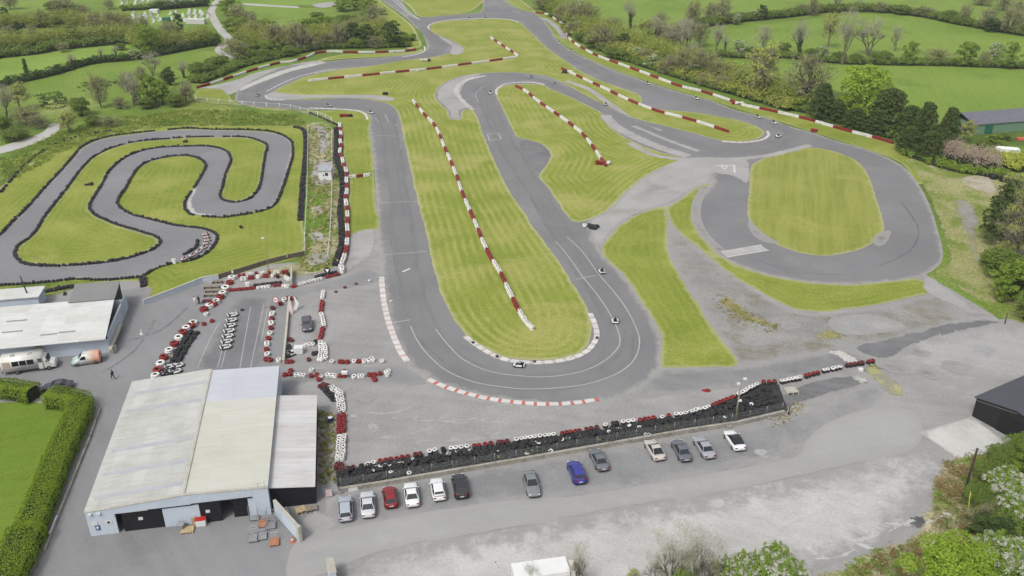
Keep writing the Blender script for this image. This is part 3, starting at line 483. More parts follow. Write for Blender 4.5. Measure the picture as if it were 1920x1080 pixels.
# ================================================================== TYRES
def tyre_prof(r, h, ri=None):
    ri = ri or r * .43
    return [(ri, h * .12), (r * .66, 0), (r * .9, 0), (r, h * .22), (r, h * .78), (r * .9, h), (r * .66, h), (ri, h * .88)]
TM = {}
def tyre_mesh(colr, r, h):
    k = (colr, r)
    if k not in TM:
        m = MB(); m.lathe(tyre_prof(r, h), 16, closed=True, mfun=lambda j: 1 if j == 7 else 0)
        TM[k] = m.mesh('tyre', [dict(w=mWhiteT, r=mRedT, b=mBlackT, d=mDarkRed)[colr], mBlackT], True)
    return TM[k]
TY = []          # every tyre of the near barriers: distance, position, radius, height, tilt, colour, wall
STK = MB()
def tyres(seq, where, r=.36, h=.22, levels=2, rows=1, gap=None, off=1.1, jit=.06, z0=.05, tilt=.12, closed=False):
    """seq: [(colour, [(px,py),...]), ...] – runs of tyre stacks along a line"""
    for colr, px in seq:
        P = smooth_pts([np.array(G(*p)[:2]) for p in px], False, .1) if len(px) > 1 else [np.array(G(*px[0])[:2])]
        acc = [0]
        for a, b in zip(P, P[1:]): acc.append(acc[-1] + np.linalg.norm(b - a))
        g = gap or 2 * r * (.97 if 'above the car park' in where or 'bank' in where else .8); n = max(1, round(acc[-1] / g)) if len(P) > 1 else 1
        for i in range(n):
            d = acc[-1] * (i + .5) / n; k = min(range(len(acc)), key=lambda q: abs(acc[q] - d)); p = P[k]
            t = (P[min(k + 3, len(P) - 1)] - P[max(k - 3, 0)]) if len(P) > 1 else np.array((1., 0)); t = t / max(np.linalg.norm(t), 1e-6); nn = np.array((-t[1], t[0]))
            for row in range(rows):
                q = p + nn * off * 2 * r * (row - (rows - 1) / 2) + RS.uniform(-jit, jit, 2)
                lv = levels if isinstance(levels, int) else levels[RS.randint(len(levels))]
                for L in range(lv):
                    qq = q + RS.uniform(-jit, jit, 2) * .5
                    TY.append(((qq[1] ** 2 + HC ** 2 + qq[0] ** 2) - (1e5 if L == lv - 1 else 0), (qq[0], qq[1], z0 + h * L * .98), r * RS.uniform(.93, 1.05), h, RS.uniform(-tilt, tilt, 2), colr, where))
w, r_, b_, d_ = 'w', 'r', 'b', 'd'
front = [(d_, [(634, 886), (668, 881)]), (b_, [(670, 880), (684, 878)]), (w, [(686, 877), (704, 873)]), (r_, [(708, 871), (770, 860)]), (d_, [(774, 859), (794, 855)]), (w, [(799, 853), (822, 848)]), (b_, [(826, 848), (838, 847)]), (w, [(842, 846), (880, 843)]), (r_, [(884, 842), (925, 836)]), (d_, [(930, 835), (956, 832)]), (w, [(963, 830), (1043, 819)]), (r_, [(1050, 818), (1090, 812)]), (d_, [(1096, 811), (1122, 806)]), (w, [(1130, 803), (1140, 801)]), (b_, [(1146, 800), (1160, 798)]), (w, [(1165, 797), (1190, 793)]), (r_, [(1195, 793), (1230, 788)]), (w, [(1238, 788), (1242, 787)]), (r_, [(1248, 785), (1258, 783)]), (w, [(1264, 782), (1284, 780), (1330, 767)]), (r_, [(1335, 765), (1377, 748)]), (w, [(1382, 745), (1421, 724)]), (r_, [(1427, 721), (1456, 720)]), (w, [(1462, 720), (1482, 716), (1502, 712)]), (r_, [(1507, 710), (1536, 702)]), (w, [(1541, 700), (1578, 692)]), (d_, [(1584, 689), (1620, 684)]), (r_, [(1625, 683), (1638, 680)])]
tyres([(b_, p_) for c_, p_ in front], 'low in the tyre wall above the car park', levels=2, z0=.02)
tyres(front, 'in the tyre wall above the car park', levels=1, z0=.48)
back2 = [(w, [(700, 881), (740, 873), (778, 865)]), (b_, [(800, 861), (820, 858)]), (w, [(830, 857), (860, 852), (884, 848)]), (w, [(1000, 835), (1030, 832)]), (w, [(1050, 829), (1075, 825)]), (w, [(1086, 823)]), (w, [(1150, 810), (1175, 806)]), (w, [(1185, 804), (1210, 800)]), (w, [(1228, 799)]), (b_, [(890, 848), (990, 838)]), (b_, [(1092, 820), (1145, 812)]), (b_, [(1215, 799), (1330, 782)])]
tyres(back2, 'on the bank below the tyre wall by the car park', levels=1, z0=.3, tilt=.35, r=.32)
tyres([(d_, [(600, 724), (614, 728)]), (w, [(619, 729), (630, 736), (637, 746), (639, 756), (641, 774)]), (r_, [(641, 780), (640, 796), (640, 814)]), (w, [(641, 819), (640, 840), (638, 867)]), (d_, [(637, 873), (635, 884)])], 'in the tyre wall beside the big shed', r=.34, levels=[2, 3], rows=2, off=.95)
tyres([(b_, [(604, 727), (613, 735), (620, 744), (628, 753)])], 'of lorry size lying beside the big shed', r=.62, h=.34, levels=[1, 2], rows=1, tilt=.15)
# paddock walls
BIG = dict(r=.74, h=.36, levels=2, tilt=.1)
tyres([(w, [(437, 521), (433, 527)]), (r_, [(431, 533)]), (w, [(427, 540), (421, 546)]), (w, [(418, 553)]), (r_, [(414, 560)]), (w, [(405, 569)]), (r_, [(400, 573)]), (w, [(393, 577)]), (r_, [(383, 583)])], 'in the curve of big tyres by the timber stacks', **BIG)
tyres([(w, [(363, 609)]), (r_, [(359, 614)]), (w, [(350, 619)]), (r_, [(346, 625), (342, 629)]), (w, [(338, 634), (335, 640)]), (r_, [(328, 648)]), (w, [(320, 658), (315, 664)]), (r_, [(309, 671), (306, 676)]), (w, [(302, 683), (301, 689)]), (r_, [(297, 696), (295, 701)]), (w, [(293, 708)])], 'in the row of big tyres leading up to the big shed', **BIG)
tyres([(b_, [(366, 623), (356, 636), (345, 652), (335, 670), (323, 690), (311, 708)])], 'in the black row behind the big painted tyres', r=.46, h=.28, levels=[1, 2], rows=2)
tyres([(w, [(382, 592), (391, 592)]), (r_, [(383, 610)]), (r_, [(394, 605), (403, 604)])], 'standing loose at the paddock gap', r=.42, h=.26, levels=2)
tyres([(r_, [(447, 521), (460, 519)]), (w, [(464, 519), (474, 518)]), (r_, [(478, 517), (486, 516)]), (w, [(489, 516), (500, 515)]), (r_, [(503, 515), (510, 514)]), (w, [(513, 514), (526, 513)]), (r_, [(529, 514), (541, 513)]), (w, [(452, 526), (463, 525)]), (r_, [(467, 524), (477, 523)]), (w, [(480, 523), (489, 522)]), (r_, [(493, 521), (504, 520)]), (w, [(508, 520), (516, 519)]), (d_, [(521, 521)]), (w, [(535, 523), (543, 528)]), (b_, [(541, 519)])], 'in the double wall under the white gate post', r=.36, h=.24, levels=3)
tyres([(r_, [(428, 547), (450, 545), (478, 542)]), (w, [(482, 542), (508, 539)]), (r_, [(512, 538), (526, 537)]), (w, [(530, 537), (542, 540)]), (r_, [(546, 540), (556, 538)]), (w, [(560, 535), (582, 530), (604, 524)]), (r_, [(610, 522), (624, 519), (637, 516)])], 'in the wall along the pit lane entry', r=.36, h=.24, levels=2)
tyres([(b_, [(476, 538), (500, 535), (528, 532)]), (b_, [(590, 522), (610, 517), (632, 512)])], 'in the black backing of the pit lane wall', r=.36, h=.24, levels=2)
tyres([(w, [(640, 514), (643, 508), (637, 502)])], 'in the white corner stack at the pit lane', r=.45, h=.28, levels=3)
tyres([(w, [(533, 565)]), (r_, [(525, 570), (528, 573)]), (d_, [(514, 579), (510, 582)]), (w, [(511.5, 589), (510, 595)]), (r_, [(509, 600)]), (w, [(508, 606), (509.5, 612)]), (r_, [(508, 618)]), (w, [(507, 625), (506, 630)]), (r_, [(504, 636), (503, 640)]), (w, [(501, 645), (501, 652)]), (r_, [(499.5, 658)]), (w, [(501, 664), (502, 669)]), (r_, [(497, 676), (510, 679)]), (w, [(517, 679), (528, 678)])], 'in the wall round the starting bay', r=.46, h=.28, levels=2)
tyres([(r_, [(538, 560), (546, 561), (554, 563)]), (r_, [(538, 681), (550, 680)]), (d_, [(541, 637), (549, 642)]), (b_, [(542, 650), (540, 660), (541, 672)])], 'against the long white rail', r=.38, h=.24, levels=2)
tyres([(w, [(607, 548), (605, 562)]), (r_, [(605, 567), (601, 588)]), (w, [(602, 590), (606, 602), (608, 614)]), (r_, [(606, 617), (600, 638)]), (w, [(601, 643), (602, 660), (600, 678)]), (w, [(607, 646), (611, 658), (610, 676)])], 'in the bent row beside the grey parked car', r=.4, h=.26, levels=2)
tyres([(w, [(571, 650), (590, 648)]), (b_, [(592, 643)]), (b_, [(585, 667), (597, 663)]), (d_, [(578, 677), (584, 677)]), (w, [(596, 676), (606, 678)])], 'round the white crate', r=.38, h=.24, levels=2)
tyres([(w, [(619, 681), (630, 681)]), (r_, [(633, 681), (656, 681)]), (w, [(659, 681), (670, 680)]), (r_, [(673, 681)]), (w, [(680, 680), (704, 678)]), (w, [(692, 675), (702, 676)]), (w, [(717, 680)])], 'in the upper of the two rows behind the big shed', r=.4, h=.26, levels=2)
tyres([(r_, [(529, 706), (548, 704)]), (r_, [(541, 699), (547, 697)]), (w, [(552, 706), (574, 707)]), (w, [(580, 699), (587, 696)]), (r_, [(578, 708), (588, 708)]), (w, [(596, 710), (606, 711)]), (r_, [(594, 704), (600, 716)]), (w, [(611, 706), (632, 708)]), (r_, [(634, 708), (651, 707)]), (r_, [(643, 700), (651, 699)]), (w, [(660, 709), (684, 708)]), (r_, [(690, 706), (700, 705), (716, 703)]), (r_, [(699, 709), (703, 717)]), (w, [(720, 702), (733, 698)]), (w, [(727, 706)])], 'in the lower of the two rows behind the big shed', r=.4, h=.26, levels=2)
tyres([(d_, [(630, 548)]), (d_, [(647, 540)]), (d_, [(668, 533)]), (w, [(693, 527)]), (b_, [(455, 582)])], 'lying alone on the tarmac edge', r=.34, h=.22, levels=1)
tyres([(d_, [(887, 644)]), (b_, [(932, 670)]), (d_, [(1002, 680)]), (w, [(1065, 673), (1070, 672)]), (d_, [(1120, 635)])], 'lying on the hairpin kerb', r=.3, h=.2, levels=1, z0=.14)
tyres([(b_, [(1102, 424), (1112, 427), (1122, 427)]), (b_, [(1107, 428), (1116, 431)]), (w, [(1097, 425)])], 'in the dark heap by the link road', r=.55, h=.3, levels=2)
TY.sort(key=lambda t: t[0])
cname = dict(w='white painted', r='red painted', b='bare black', d='faded dark red')
for i, (dst, p, r, h, tl, c, where) in enumerate(TY):
    if i < 298:
        o = link('tyre', tyre_mesh(c, round(r, 1) if r > .5 else .36, h)); o.location = p; s = r / (round(r, 1) if r > .5 else .36); o.scale = (s, s, 1); o.rotation_euler = (tl[0], tl[1], RS.uniform(0, 6))
        top = 'topmost ' if dst < -5e4 else 'lower '
        lab = f"{cname[c]} tyre {where}"
        tag(o, lab, 'tyre', f"{cname[c]} tyres {where}")
    else:
        M = Matrix.Rotation(tl[0], 3, 'X') @ Matrix.Rotation(tl[1], 3, 'Y'); mi = 'wrbd'.index(c)
        STK.lathe(tyre_prof(r, h), 11, p, closed=True, M=M, mfun=lambda j: 2 if j == 7 else mi)
# black heap on the bank behind the car park wall
wl = smooth_pts([np.array(G(*p)[:2]) for p in ((638, 921), (813, 892), (973, 864), (1140, 836), (1280, 811), (1380, 796), (1466, 774))], False, .3)
tl_ = smooth_pts([np.array(G(*p)[:2]) for p in ((634, 888), (800, 858), (963, 836), (1140, 806), (1290, 782), (1380, 752), (1440, 728))], False, .3)
for i in range(1150):
    u = RS.uniform(0, 1); a = wl[int(u * (len(wl) - 1))]; bq = tl_[int(u * (len(tl_) - 1))]; f = RS.uniform(.12, .95); p = a + (bq - a) * f; r = RS.uniform(.26, .36)
    M = Matrix.Rotation(RS.uniform(-.5, .3), 3, 'X') @ Matrix.Rotation(RS.uniform(-.3, .3), 3, 'Y')
    STK.lathe(tyre_prof(r, .22), 10, (p[0], p[1], .15 + .45 * f * RS.uniform(.5, 1.1)), closed=True, M=M, mfun=lambda j, q=(2 if RS.rand() > .012 else 0): q)
tag(STK.build('tyre_stacks', [mWhiteT, mRedT, mBlackT, mDarkRed], smooth=True, fixn=False), 'remaining mass of stacked and tipped tyres making up the lower tyre walls and banks', 'tyres', kind='stuff')
# black tyre border of the children's track
KB = MB()
def border(px, lv=1, r=.34, gap=.6, rows=1, closed=False, skip=0):
    P = smooth_pts([np.array(G(*p)[:2]) for p in px], closed, .14); acc = 0; last = P[0]
    for k in range(1, len(P)):
        acc += np.linalg.norm(P[k] - P[k - 1])
        if acc >= gap:
            acc = 0
            if RS.rand() < skip: continue
            t = P[min(k + 2, len(P) - 1)] - P[max(k - 2, 0)]; t = t / np.linalg.norm(t); nn = np.array((-t[1], t[0]))
            for row in range(rows):
                q = P[k] + nn * (row - (rows - 1) / 2) * r * 1.8 + RS.uniform(-.09, .09, 2)
                L = max(lv, 2) + (RS.rand() < .2) - (RS.rand() < .15)
                for z in range(L):
                    KB.lathe(tyre_prof(r * RS.uniform(.9, 1.12), .21), 9, (*(q + RS.uniform(-.04, .04, 2)), .03 + .2 * z), closed=True, M=Matrix.Rotation(RS.uniform(-.15, .15), 3, 'X'))
border([(-20, 454), (0, 441), (23, 417), (50, 391), (80, 357), (110, 325), (139, 292), (152, 277), (180, 263), (213, 255), (253, 250), (290, 246)], 1, skip=.02)
border([(312, 244), (350, 241), (400, 243), (467, 244), (507, 247), (534, 256), (549, 269)], 2); border([(549, 272), (549, 293), (541, 320), (530, 353), (511, 388), (484, 398), (450, 404), (417, 408), (377, 406)], 1, rows=1, skip=.03)
border([(366, 405), (356, 402), (346, 388), (350, 374), (360, 358)], 1, skip=.1); border([(363, 354), (382, 323), (386, 310), (371, 297), (343, 292), (307, 296), (280, 303), (259, 316), (245, 337), (235, 355), (222, 374), (222, 385), (246, 402), (283, 412), (333, 424), (371, 428), (394, 434), (407, 443), (399, 464), (382, 479), (358, 489), (343, 492)], 2, rows=1)
border([(326, 494), (293, 504), (267, 518), (233, 523), (187, 526), (143, 524), (100, 529), (50, 533), (-20, 537)], 2)
border([(266, 519), (270, 530), (268, 540)], 2, rows=2)
border([(120, 361), (86, 404), (59, 444), (33, 463), (30, 483), (49, 496), (93, 500), (140, 498), (187, 494), (227, 488), (260, 479), (288, 468), (301, 455), (293, 445), (267, 436), (233, 426), (200, 414), (177, 402), (168, 390), (177, 369), (190, 349), (207, 319), (233, 297), (260, 285), (293, 278), (347, 275), (393, 275), (423, 283), (433, 300), (423, 327), (417, 353), (413, 367), (418, 375), (440, 380), (467, 374), (480, 362), (487, 350), (493, 320), (497, 293), (500, 273), (487, 265), (463, 258), (420, 257)], 1, rows=1, closed=False, skip=.02)
border([(33, 464), (31, 483), (50, 495), (93, 499), (140, 497), (187, 493), (227, 487)], 1, skip=.2); border([(402, 257), (353, 258), (300, 262), (250, 267), (213, 277), (193, 285), (173, 297), (153, 317), (133, 344), (122, 359)], 1, skip=.04)
border([(340, 480), (355, 474), (368, 464), (371, 452)], 2, rows=1)
border([(548, 239), (560, 240), (569, 245), (573, 260), (572, 300), (569, 330)], 2, rows=2); border([(568, 332), (566, 370), (563, 414)], 2, rows=2)
border([(630, 240), (631, 270), (631, 300), (640, 330), (642, 360), (638, 400), (640, 430), (641, 460), (634, 480), (628, 500)], 3, rows=2, skip=.12); border([(577, 212), (600, 220), (620, 229), (634, 236)], 1)
border([(0, 363), (20, 340), (45, 312), (75, 288), (110, 268), (160, 254), (208, 246)], 1, skip=.25)
border([(64, 552), (90, 547), (120, 541), (142, 538)], 2, rows=2)
for q in ([(158, 347), (172, 347)], [(340, 268), (354, 266)], [(446, 428), (454, 427)], [(92, 557), (98, 556)], [(114, 553), (128, 551)]): border(q, 2, rows=2, gap=.6)
tag(KB.build('tyre_border', [mBlackT], smooth=True, fixn=False), 'black tyre edging winding round the small kart track', 'tyres', kind='stuff')
# ------------------------------------------------------------------ long tyre barriers of red and white blocks
def barrier(px, place, LW, LR, first='w', hgt=.78, wid=.7, levels=3, reds='dark red'):
    P = np.array(smooth_pts([np.array(G(*p)[:2]) for p in px], False, .1)); acc = np.concatenate([[0], np.cumsum(np.linalg.norm(np.diff(P, axis=0), axis=1))])
    d = 0; c = first; LF = LW if first == 'w' else LR; npair = max(1, round((acc[-1] - LF) / (LW + LR))); seq = [first] + [('r' if first == 'w' else 'w'), first] * npair; LL = [(LW if q == 'w' else LR) * RS.uniform(.85, 1.15) for q in seq]; fct = acc[-1] / sum(LL)
    for c, L in zip(seq, LL):
        L *= fct; m = MB(); n = max(2, round(L / .6))
        k0 = np.searchsorted(acc, d + L / 2); base = P[min(k0, len(P) - 1)]
        for i in range(n):
            k = min(np.searchsorted(acc, d + L * (i + .5) / n), len(P) - 1)
            for z in range(levels):
                q = P[k] - base + RS.uniform(-.05, .05, 2)
                m.lathe(tyre_prof(wid / 2 * RS.uniform(.93, 1.07), hgt / levels), 10, (q[0], q[1], .02 + z * hgt / levels), closed=True, mfun=lambda j: 1 if j == 7 else 0)
        o = m.build('tyre_barrier_block', [mWhiteT if c == 'w' else mRedT, mBlackT], smooth=True, fixn=False); o.location = (base[0], base[1], 0)
        nm = 'white' if c == 'w' else reds
        tag(o, f"{nm} tyre barrier block {place}", 'tyre barrier', f"{nm} barrier blocks {place}")
        d += L
barrier([(774, 190), (780, 198), (797, 218), (812, 233), (822, 250), (832, 275), (845, 305), (857, 335), (866, 362), (880, 395), (893, 425), (905, 455), (920, 485), (940, 518), (955, 550), (970, 580), (985, 605), (999, 620)], 'running down the long central grass island', 6.6, 5.6)
barrier([(967, 163), (985, 172), (1007, 190), (1030, 206), (1060, 227), (1090, 251), (1110, 275), (1125, 297), (1136, 313)], 'running down the middle grass island', 6.5, 5., 'r')
barrier([(1053, 130), (1075, 140), (1100, 152), (1135, 168), (1170, 185), (1200, 198), (1240, 212), (1280, 222), (1330, 237), (1366, 249)], 'along the narrow grass strip beside the back straight', 7., 6., 'r')
barrier([(1004, 25), (1023, 27), (1043, 38), (1057, 48), (1062, 62), (1067, 73), (1083, 86), (1100, 96), (1125, 108), (1150, 117), (1180, 128), (1210, 139), (1242, 151), (1275, 163), (1317, 173), (1363, 188), (1400, 200), (1440, 208), (1513, 225), (1547, 235), (1600, 250), (1640, 260), (1674, 270)], 'in front of the trees along the back straight', 7.6, 6.2, 'r')
barrier([(578, 153), (640, 147), (700, 141), (760, 135), (810, 130), (870, 122), (930, 114), (970, 108)], 'lying across the upper infield grass', 7.5, 6.5)
barrier([(971, 106), (955, 95), (937, 83), (920, 72)], 'slanting up the far infield grass', 6., 6.)
barrier([(369, 166), (400, 157), (437, 145), (477, 132), (509, 123), (525, 119), (546, 117), (568, 111), (580, 107), (593, 101), (624, 98), (648, 99), (693, 99.5), (737, 98), (758, 97), (780, 94)], 'round the outside of the far left bend', 7., 5.6, 'r')
barrier([(637, 234), (638, 246), (640, 257), (638, 267), (640, 277), (637, 288), (642, 300), (645, 312), (650, 324), (650, 340), (651, 360), (648, 376), (651, 392), (652, 408), (651, 422), (652, 440), (651, 458), (649, 474), (645, 488), (641, 498)], 'between the pit straight grass and the weedy path', 4.2, 3.8, hgt=.8, wid=.9)
barrier([(654, 334), (668, 333), (694, 330)], 'jutting out across the pit straight grass', 3.5, 3.)
for px, py, place, cc in ((652, 219, 'on the grass inside the second bend', 'rrrb'), (800, 115, 'on the grass near the chicane', 'wwwb'), (1066, 137, 'at the head of the back straight strip', 'bbww'), (1386, 196, 'against the back straight barrier', 'rwww'), (1133, 308, 'at the end of the middle island barrier', 'rrrw'), (1529, 247, 'by the oval entry', 'rr'), (725, 178, 'on the runoff above the second bend', 'bb')):
    m = MB(); g = G(px, py)
    for i, c in enumerate(cc):
        for z in range(3): m.lathe(tyre_prof(.55, .28), 11, ((i - len(cc) / 2) * .95 + RS.uniform(-.2, .2), RS.uniform(-.5, .5), .05 + .28 * z), mfun=lambda j: 'wrb'.index(c), closed=True)
    o = m.build('tyre_pile', [mWhiteT, mRedT, mBlackT], smooth=True, fixn=False); o.location = g
    tag(o, f"small pile of tyres standing {place}", 'tyre pile')
# ================================================================== BUILDINGS
def frame_thing(name, label, cat, a, ang):
    return thing(name, label, cat, (a.x, a.y, 0), ang)
def prism(m, poly, v0, v1, mi=0):       # polygon in (u, z) pushed along v
    m.loft([[(u, v0, z) for u, z in poly], [(u, v1, z) for u, z in poly]], mi)
def roofmat(name, c1, c2, ang, sx=1.1, sy=2.6, streak=.4, dirt=None, amt=.35, off=(0, 0)):
    """fibre-cement or tin sheets: slightly different sheets, run-off streaks, lichen"""
    t = NT(name); mp = t.n('ShaderNodeMapping'); mp.inputs['Rotation'].default_value = (0, 0, -ang); t.l(t.pos(), mp.inputs[0])
    b = t.n('ShaderNodeTexBrick', offset=0.); t.l(mp.outputs[0], b.inputs['Vector'])
    b.inputs['Color1'].default_value = c1; b.inputs['Color2'].default_value = c2; b.inputs['Mortar'].default_value = tuple(x * .92 for x in c1[:3]) + (1,)
    b.inputs['Scale'].default_value = 1; b.inputs['Mortar Size'].default_value = .03; b.inputs['Brick Width'].default_value = sx; b.inputs['Row Height'].default_value = sy; b.inputs['Bias'].default_value = -.1
    mp2 = t.n('ShaderNodeMapping'); mp2.inputs['Scale'].default_value = (.25, 2.2, 1); t.l(mp.outputs[0], mp2.inputs[0])
    st = t.noise(1, 5, .65, vec=mp2.outputs[0]); dirt = dirt or C(176, 174, 164)
    c = t.mix(t.step(st, .42, .72, 0, streak), b.outputs['Color'], dirt)
    c = t.mix(t.step(t.noise(.18, 6, .7), .45, .7, 0, amt), c, dirt)
    mp3 = t.n('ShaderNodeMapping'); mp3.inputs['Rotation'].default_value = (0, 0, -ang); t.l(t.pos(), mp3.inputs[0])
    wv = t.n('ShaderNodeTexWave', bands_direction='Y'); wv.inputs['Scale'].default_value = 2.2; t.l(mp3.outputs[0], wv.inputs[0])
    t.bump(wv.outputs['Fac'], .03, .5); t.col(c); t.b.inputs['Roughness'].default_value = .75; return t.m
ANG = math.radians(10.58)
rfA = roofmat('old_fibre_cement_roof', C(194, 195, 190), C(206, 206, 202), ANG, 1.6, 4.4, .6, C(172, 172, 162), .65)
rfB = roofmat('cream_roof_sheet', C(211, 211, 201), C(205, 205, 194), ANG, 5.2, 1.1, .45, C(188, 188, 170), .45)
rfC = roofmat('blue_grey_roof_sheet', C(200, 203, 210), C(205, 207, 214), ANG, 9.9, 4., .3, C(180, 184, 194), .3)
rfD = roofmat('ribbed_tin_roof', C(218, 218, 218), C(204, 200, 198), ANG, 30, 1.6, .5, C(184, 176, 170), .3)
mSky = plain('rooflight_sheet', C(180, 182, 188), .5, var=.06, scale=.6)
mDoor = plain('black_painted_door', C(30, 30, 34), .6, var=.15); mSign = plain('white_sign_board', C(222, 222, 218), .5, var=.03)
mSignB = plain('blue_sign_paint', C(40, 84, 150), .5, var=0); mSignR = plain('red_sign_paint', C(190, 40, 40), .5, var=0); mDark = plain('dark_symbol_and_gap_shade', C(48, 46, 44), .9, var=.2)  # mDark: a sign symbol, and the painted shade under the eaves
S = frame_thing('go_kart_shed', 'big pale blue workshop shed with white and cream sheet roofs beside the paddock', 'building', G(171, 1006), ANG)
m = MB(); zt = lambda u: 3.62 + (4.52 - 3.62) * u / 11.3 if u < 11.3 else 4.52 - .3 * (u - 11.3) / 9.85
for a, b, z in ((0, 3.2, 0), (3.2, 8.6, 2.95), (8.6, 12.85, 0), (12.85, 18.6, 3.05), (18.6, 21.15, 0)):
    us = [a] + ([11.3] if a < 11.3 < b else []) + [b]
    prism(m, [(a, z), (b, z)] + [(u, zt(u)) for u in us[::-1]], 0, .3)
prism(m, [(0, 0), (.3, 0), (.3, 3.6), (0, 3.55)], .301, 28.9); prism(m, [(0, 0), (21.15, 0), (21.15, 4.1), (11.3, 4.4), (0, 3.5)], 28.9, 29.2); prism(m, [(20.85, 0), (21.15, 0), (21.15, 4.15), (20.85, 4.15)], .301, 28.9)
m.build('wall', mBlueW, S)
m = MB(); prism(m, [(-.12, 3.6), (11.2, 4.5), (11.2, 4.62), (-.12, 3.72)], .31, 29.3)
ro = m.build('roof', rfA, S)
for v0, q in ((2., .75), (6.6, .75), (11.5, .8), (20.7, .8), (25.3, .8)):
    m = MB(); prism(m, [(.6, 3.78 - .02), (11.0, 4.6), (11.0, 4.63), (.6, 3.80)], v0, v0 + q); m.build('rooflight', mSky, ro)
m = MB(); prism(m, [(11.5, 4.5), (21.2, 4.2), (21.2, 4.32), (11.5, 4.62)], .31, 20.2); tag(m.build('roof', rfB, S), 'cream front half of the middle roof')
m = MB(); prism(m, [(11.5, 4.5), (21.2, 4.2), (21.2, 4.32), (11.5, 4.62)], 20.203, 28.8); tag(m.build('roof', rfC, S), 'blue grey back half of the middle roof')
m = MB(); prism(m, [(11.2, 4.45), (11.5, 4.45), (11.5, 4.74), (11.2, 4.74)], .305, 29.); m.build('ridge_capping', mCapW, S)
m = MB(); prism(m, [(-.06, 3.63), (11.3, 4.53), (21.18, 4.23), (21.18, 4.3), (11.3, 4.6), (-.06, 3.7)], -.06, .304); m.build('parapet_capping', mCapW, S)
L = MB(); prism(L, [(21.16, 3.55), (26.75, 2.95), (26.75, 3.05), (21.16, 3.65)], .7, 21.6); lt = L.build('roof', rfD, S); tag(lt, 'ribbed tin roof of the black lean-to')
L = MB(); prism(L, [(21.16, 0), (26.6, 0), (26.6, 2.93), (21.16, 3.5)], 1.1, 1.25); prism(L, [(26.45, 0), (26.6, 0), (26.6, 2.93), (26.45, 2.94)], 1.251, 21.4); prism(L, [(21.16, 0), (26.6, 0), (26.6, 2.93), (21.16, 3.5)], 21.401, 21.5)
tag(L.build('wall', mDoor, S), 'black boarded wall of the lean-to')
for (a, b, hh, v) in ((3.9, 8.6, 2.92, .12), (12.85, 15.3, 3., -.02), (16.7, 18.6, 3., .32)):
    m = MB(); m.box(((a + b) / 2, v + .03, hh / 2), (b - a, .08, hh)); d = m.build('door', mDoor, S)
    if a != 16.7: mm = MB(); mm.box(((a + b) / 2 - .3, v - .03, 1.75), (.5, .03, .42)); mm.build('notice', mSign, d)
m = MB(); m.box((9.6, -.06, 3.02), (5.2, .07, .09)); m.box((15.6, -.08, 3.12), (7.2, .1, .12)); m.build('door_rail', mBlack, S)
m = MB(); m.box((.75, -.03, 1.9), (.7, .04, .55)); m.box((2.35, -.03, 1.85), (.75, .04, .55)); sg = m.build('sign', mSign, S); m = MB(); m.box((1.0, -.06, 1.25), (.5, .03, .75)); m.build('sign', [mSignB], S)
mm = MB(); mm.box((1.0, -.085, 1.3), (.28, .02, .34)); mm.box((.93, -.085, 1.05), (.08, .02, .2)); mm.build('symbol', mSign, sg)
m = MB(); m.box((2.35, -.055, 1.85), (.3, .015, .3)); m.build('symbol', mDark, sg)
for u in (.5, 1.5): m = MB(); m.box((u, -.12, 3.35), (.42, .24, .2)); m.build('flood_lamp', mLampW, S)
m = MB(); m.tube([(20, .2, 4.2), (20, .2, 4.9)], .02); m.tube([(19.6, .2, 4.8), (20.4, .2, 4.95)], .02); m.tube([(20.8, .2, 4.2), (20.8, .2, 5.1)], .02); m.build('aerial', mSteel, S)
m = MB(); a, b = Vector((21.7, -.02, 0)), Vector((24.7, -5.3, 0)); d = (b - a).normalized(); nn = Vector((-d.y, d.x, 0)) * .15
prm = [a - nn, b - nn, b + nn, a + nn]; m.loft([[p + Vector((0, 0, z)) for p in prm] for z in (0, 2.2)]); wg = m.build('wing_wall', mBlueW, S)
m = MB(); prm = [a - nn * 1.3, b - nn * 1.3, b + nn * 1.3, a + nn * 1.3]; m.loft([[p + Vector((0, 0, z)) for p in prm] for z in (2.2, 2.32)]); m.build('wall_capping', mCapW, wg)
m = MB(); m.box((24.8, -5.45, 1.2), (.6, .4, 2.4), rot=-1.05); m.build('end_pier', mCapW, wg)
# left shed
A2 = math.radians(11.4); g0 = G(207, 661)
S = frame_thing('white_roofed_shed', 'long pale blue shed with patchy white roof behind the minibus', 'building', g0, A2)
m = MB(); m.box((-13, .15, 1.25), (26, .3, 2.5)); m.box((-.15, 8.3, 1.4), (.3, 16, 2.8)); m.box((-13, 12.6, 1.7), (26, .3, 3.4)); m.build('wall', mBlueW, S)
rW = roofmat('patched_white_roof', C(222, 223, 222), C(206, 206, 200), A2, 3.4, 2.6, .35, C(190, 186, 174), .5)
m = MB(); m.loft([[(-27, -1.0, 3.0), (.0, -1.0, 3.0), (.0, -1.0, 3.12), (-27, -1.0, 3.12)], [(-27, 12.4, 3.95), (-.9, 12.4, 3.95), (-.9, 12.4, 4.07), (-27, 12.4, 4.07)]]); r2 = m.build('roof', rW, S)
mRL = plain('dark_rooflight', C(150, 150, 148), .6)
for u, v in ((-15.2, 3.9), (-15.4, 7.3), (-9.2, 2.), (-6.5, 2.3)): m = MB(); m.box((u, v, 3.13 + (v + 1) * .0709), (3.2 if u < -10 else 2.6, .42, .03), tilt=('X', .071)); m.build('rooflight', mRL, r2)
m = MB(); m.box((-13, .32, 2.75), (26, .25, .5)); m.build('eaves_shade_strip', mDark, S)  # solid dark strip, its colour standing in for shade between wall top and roof
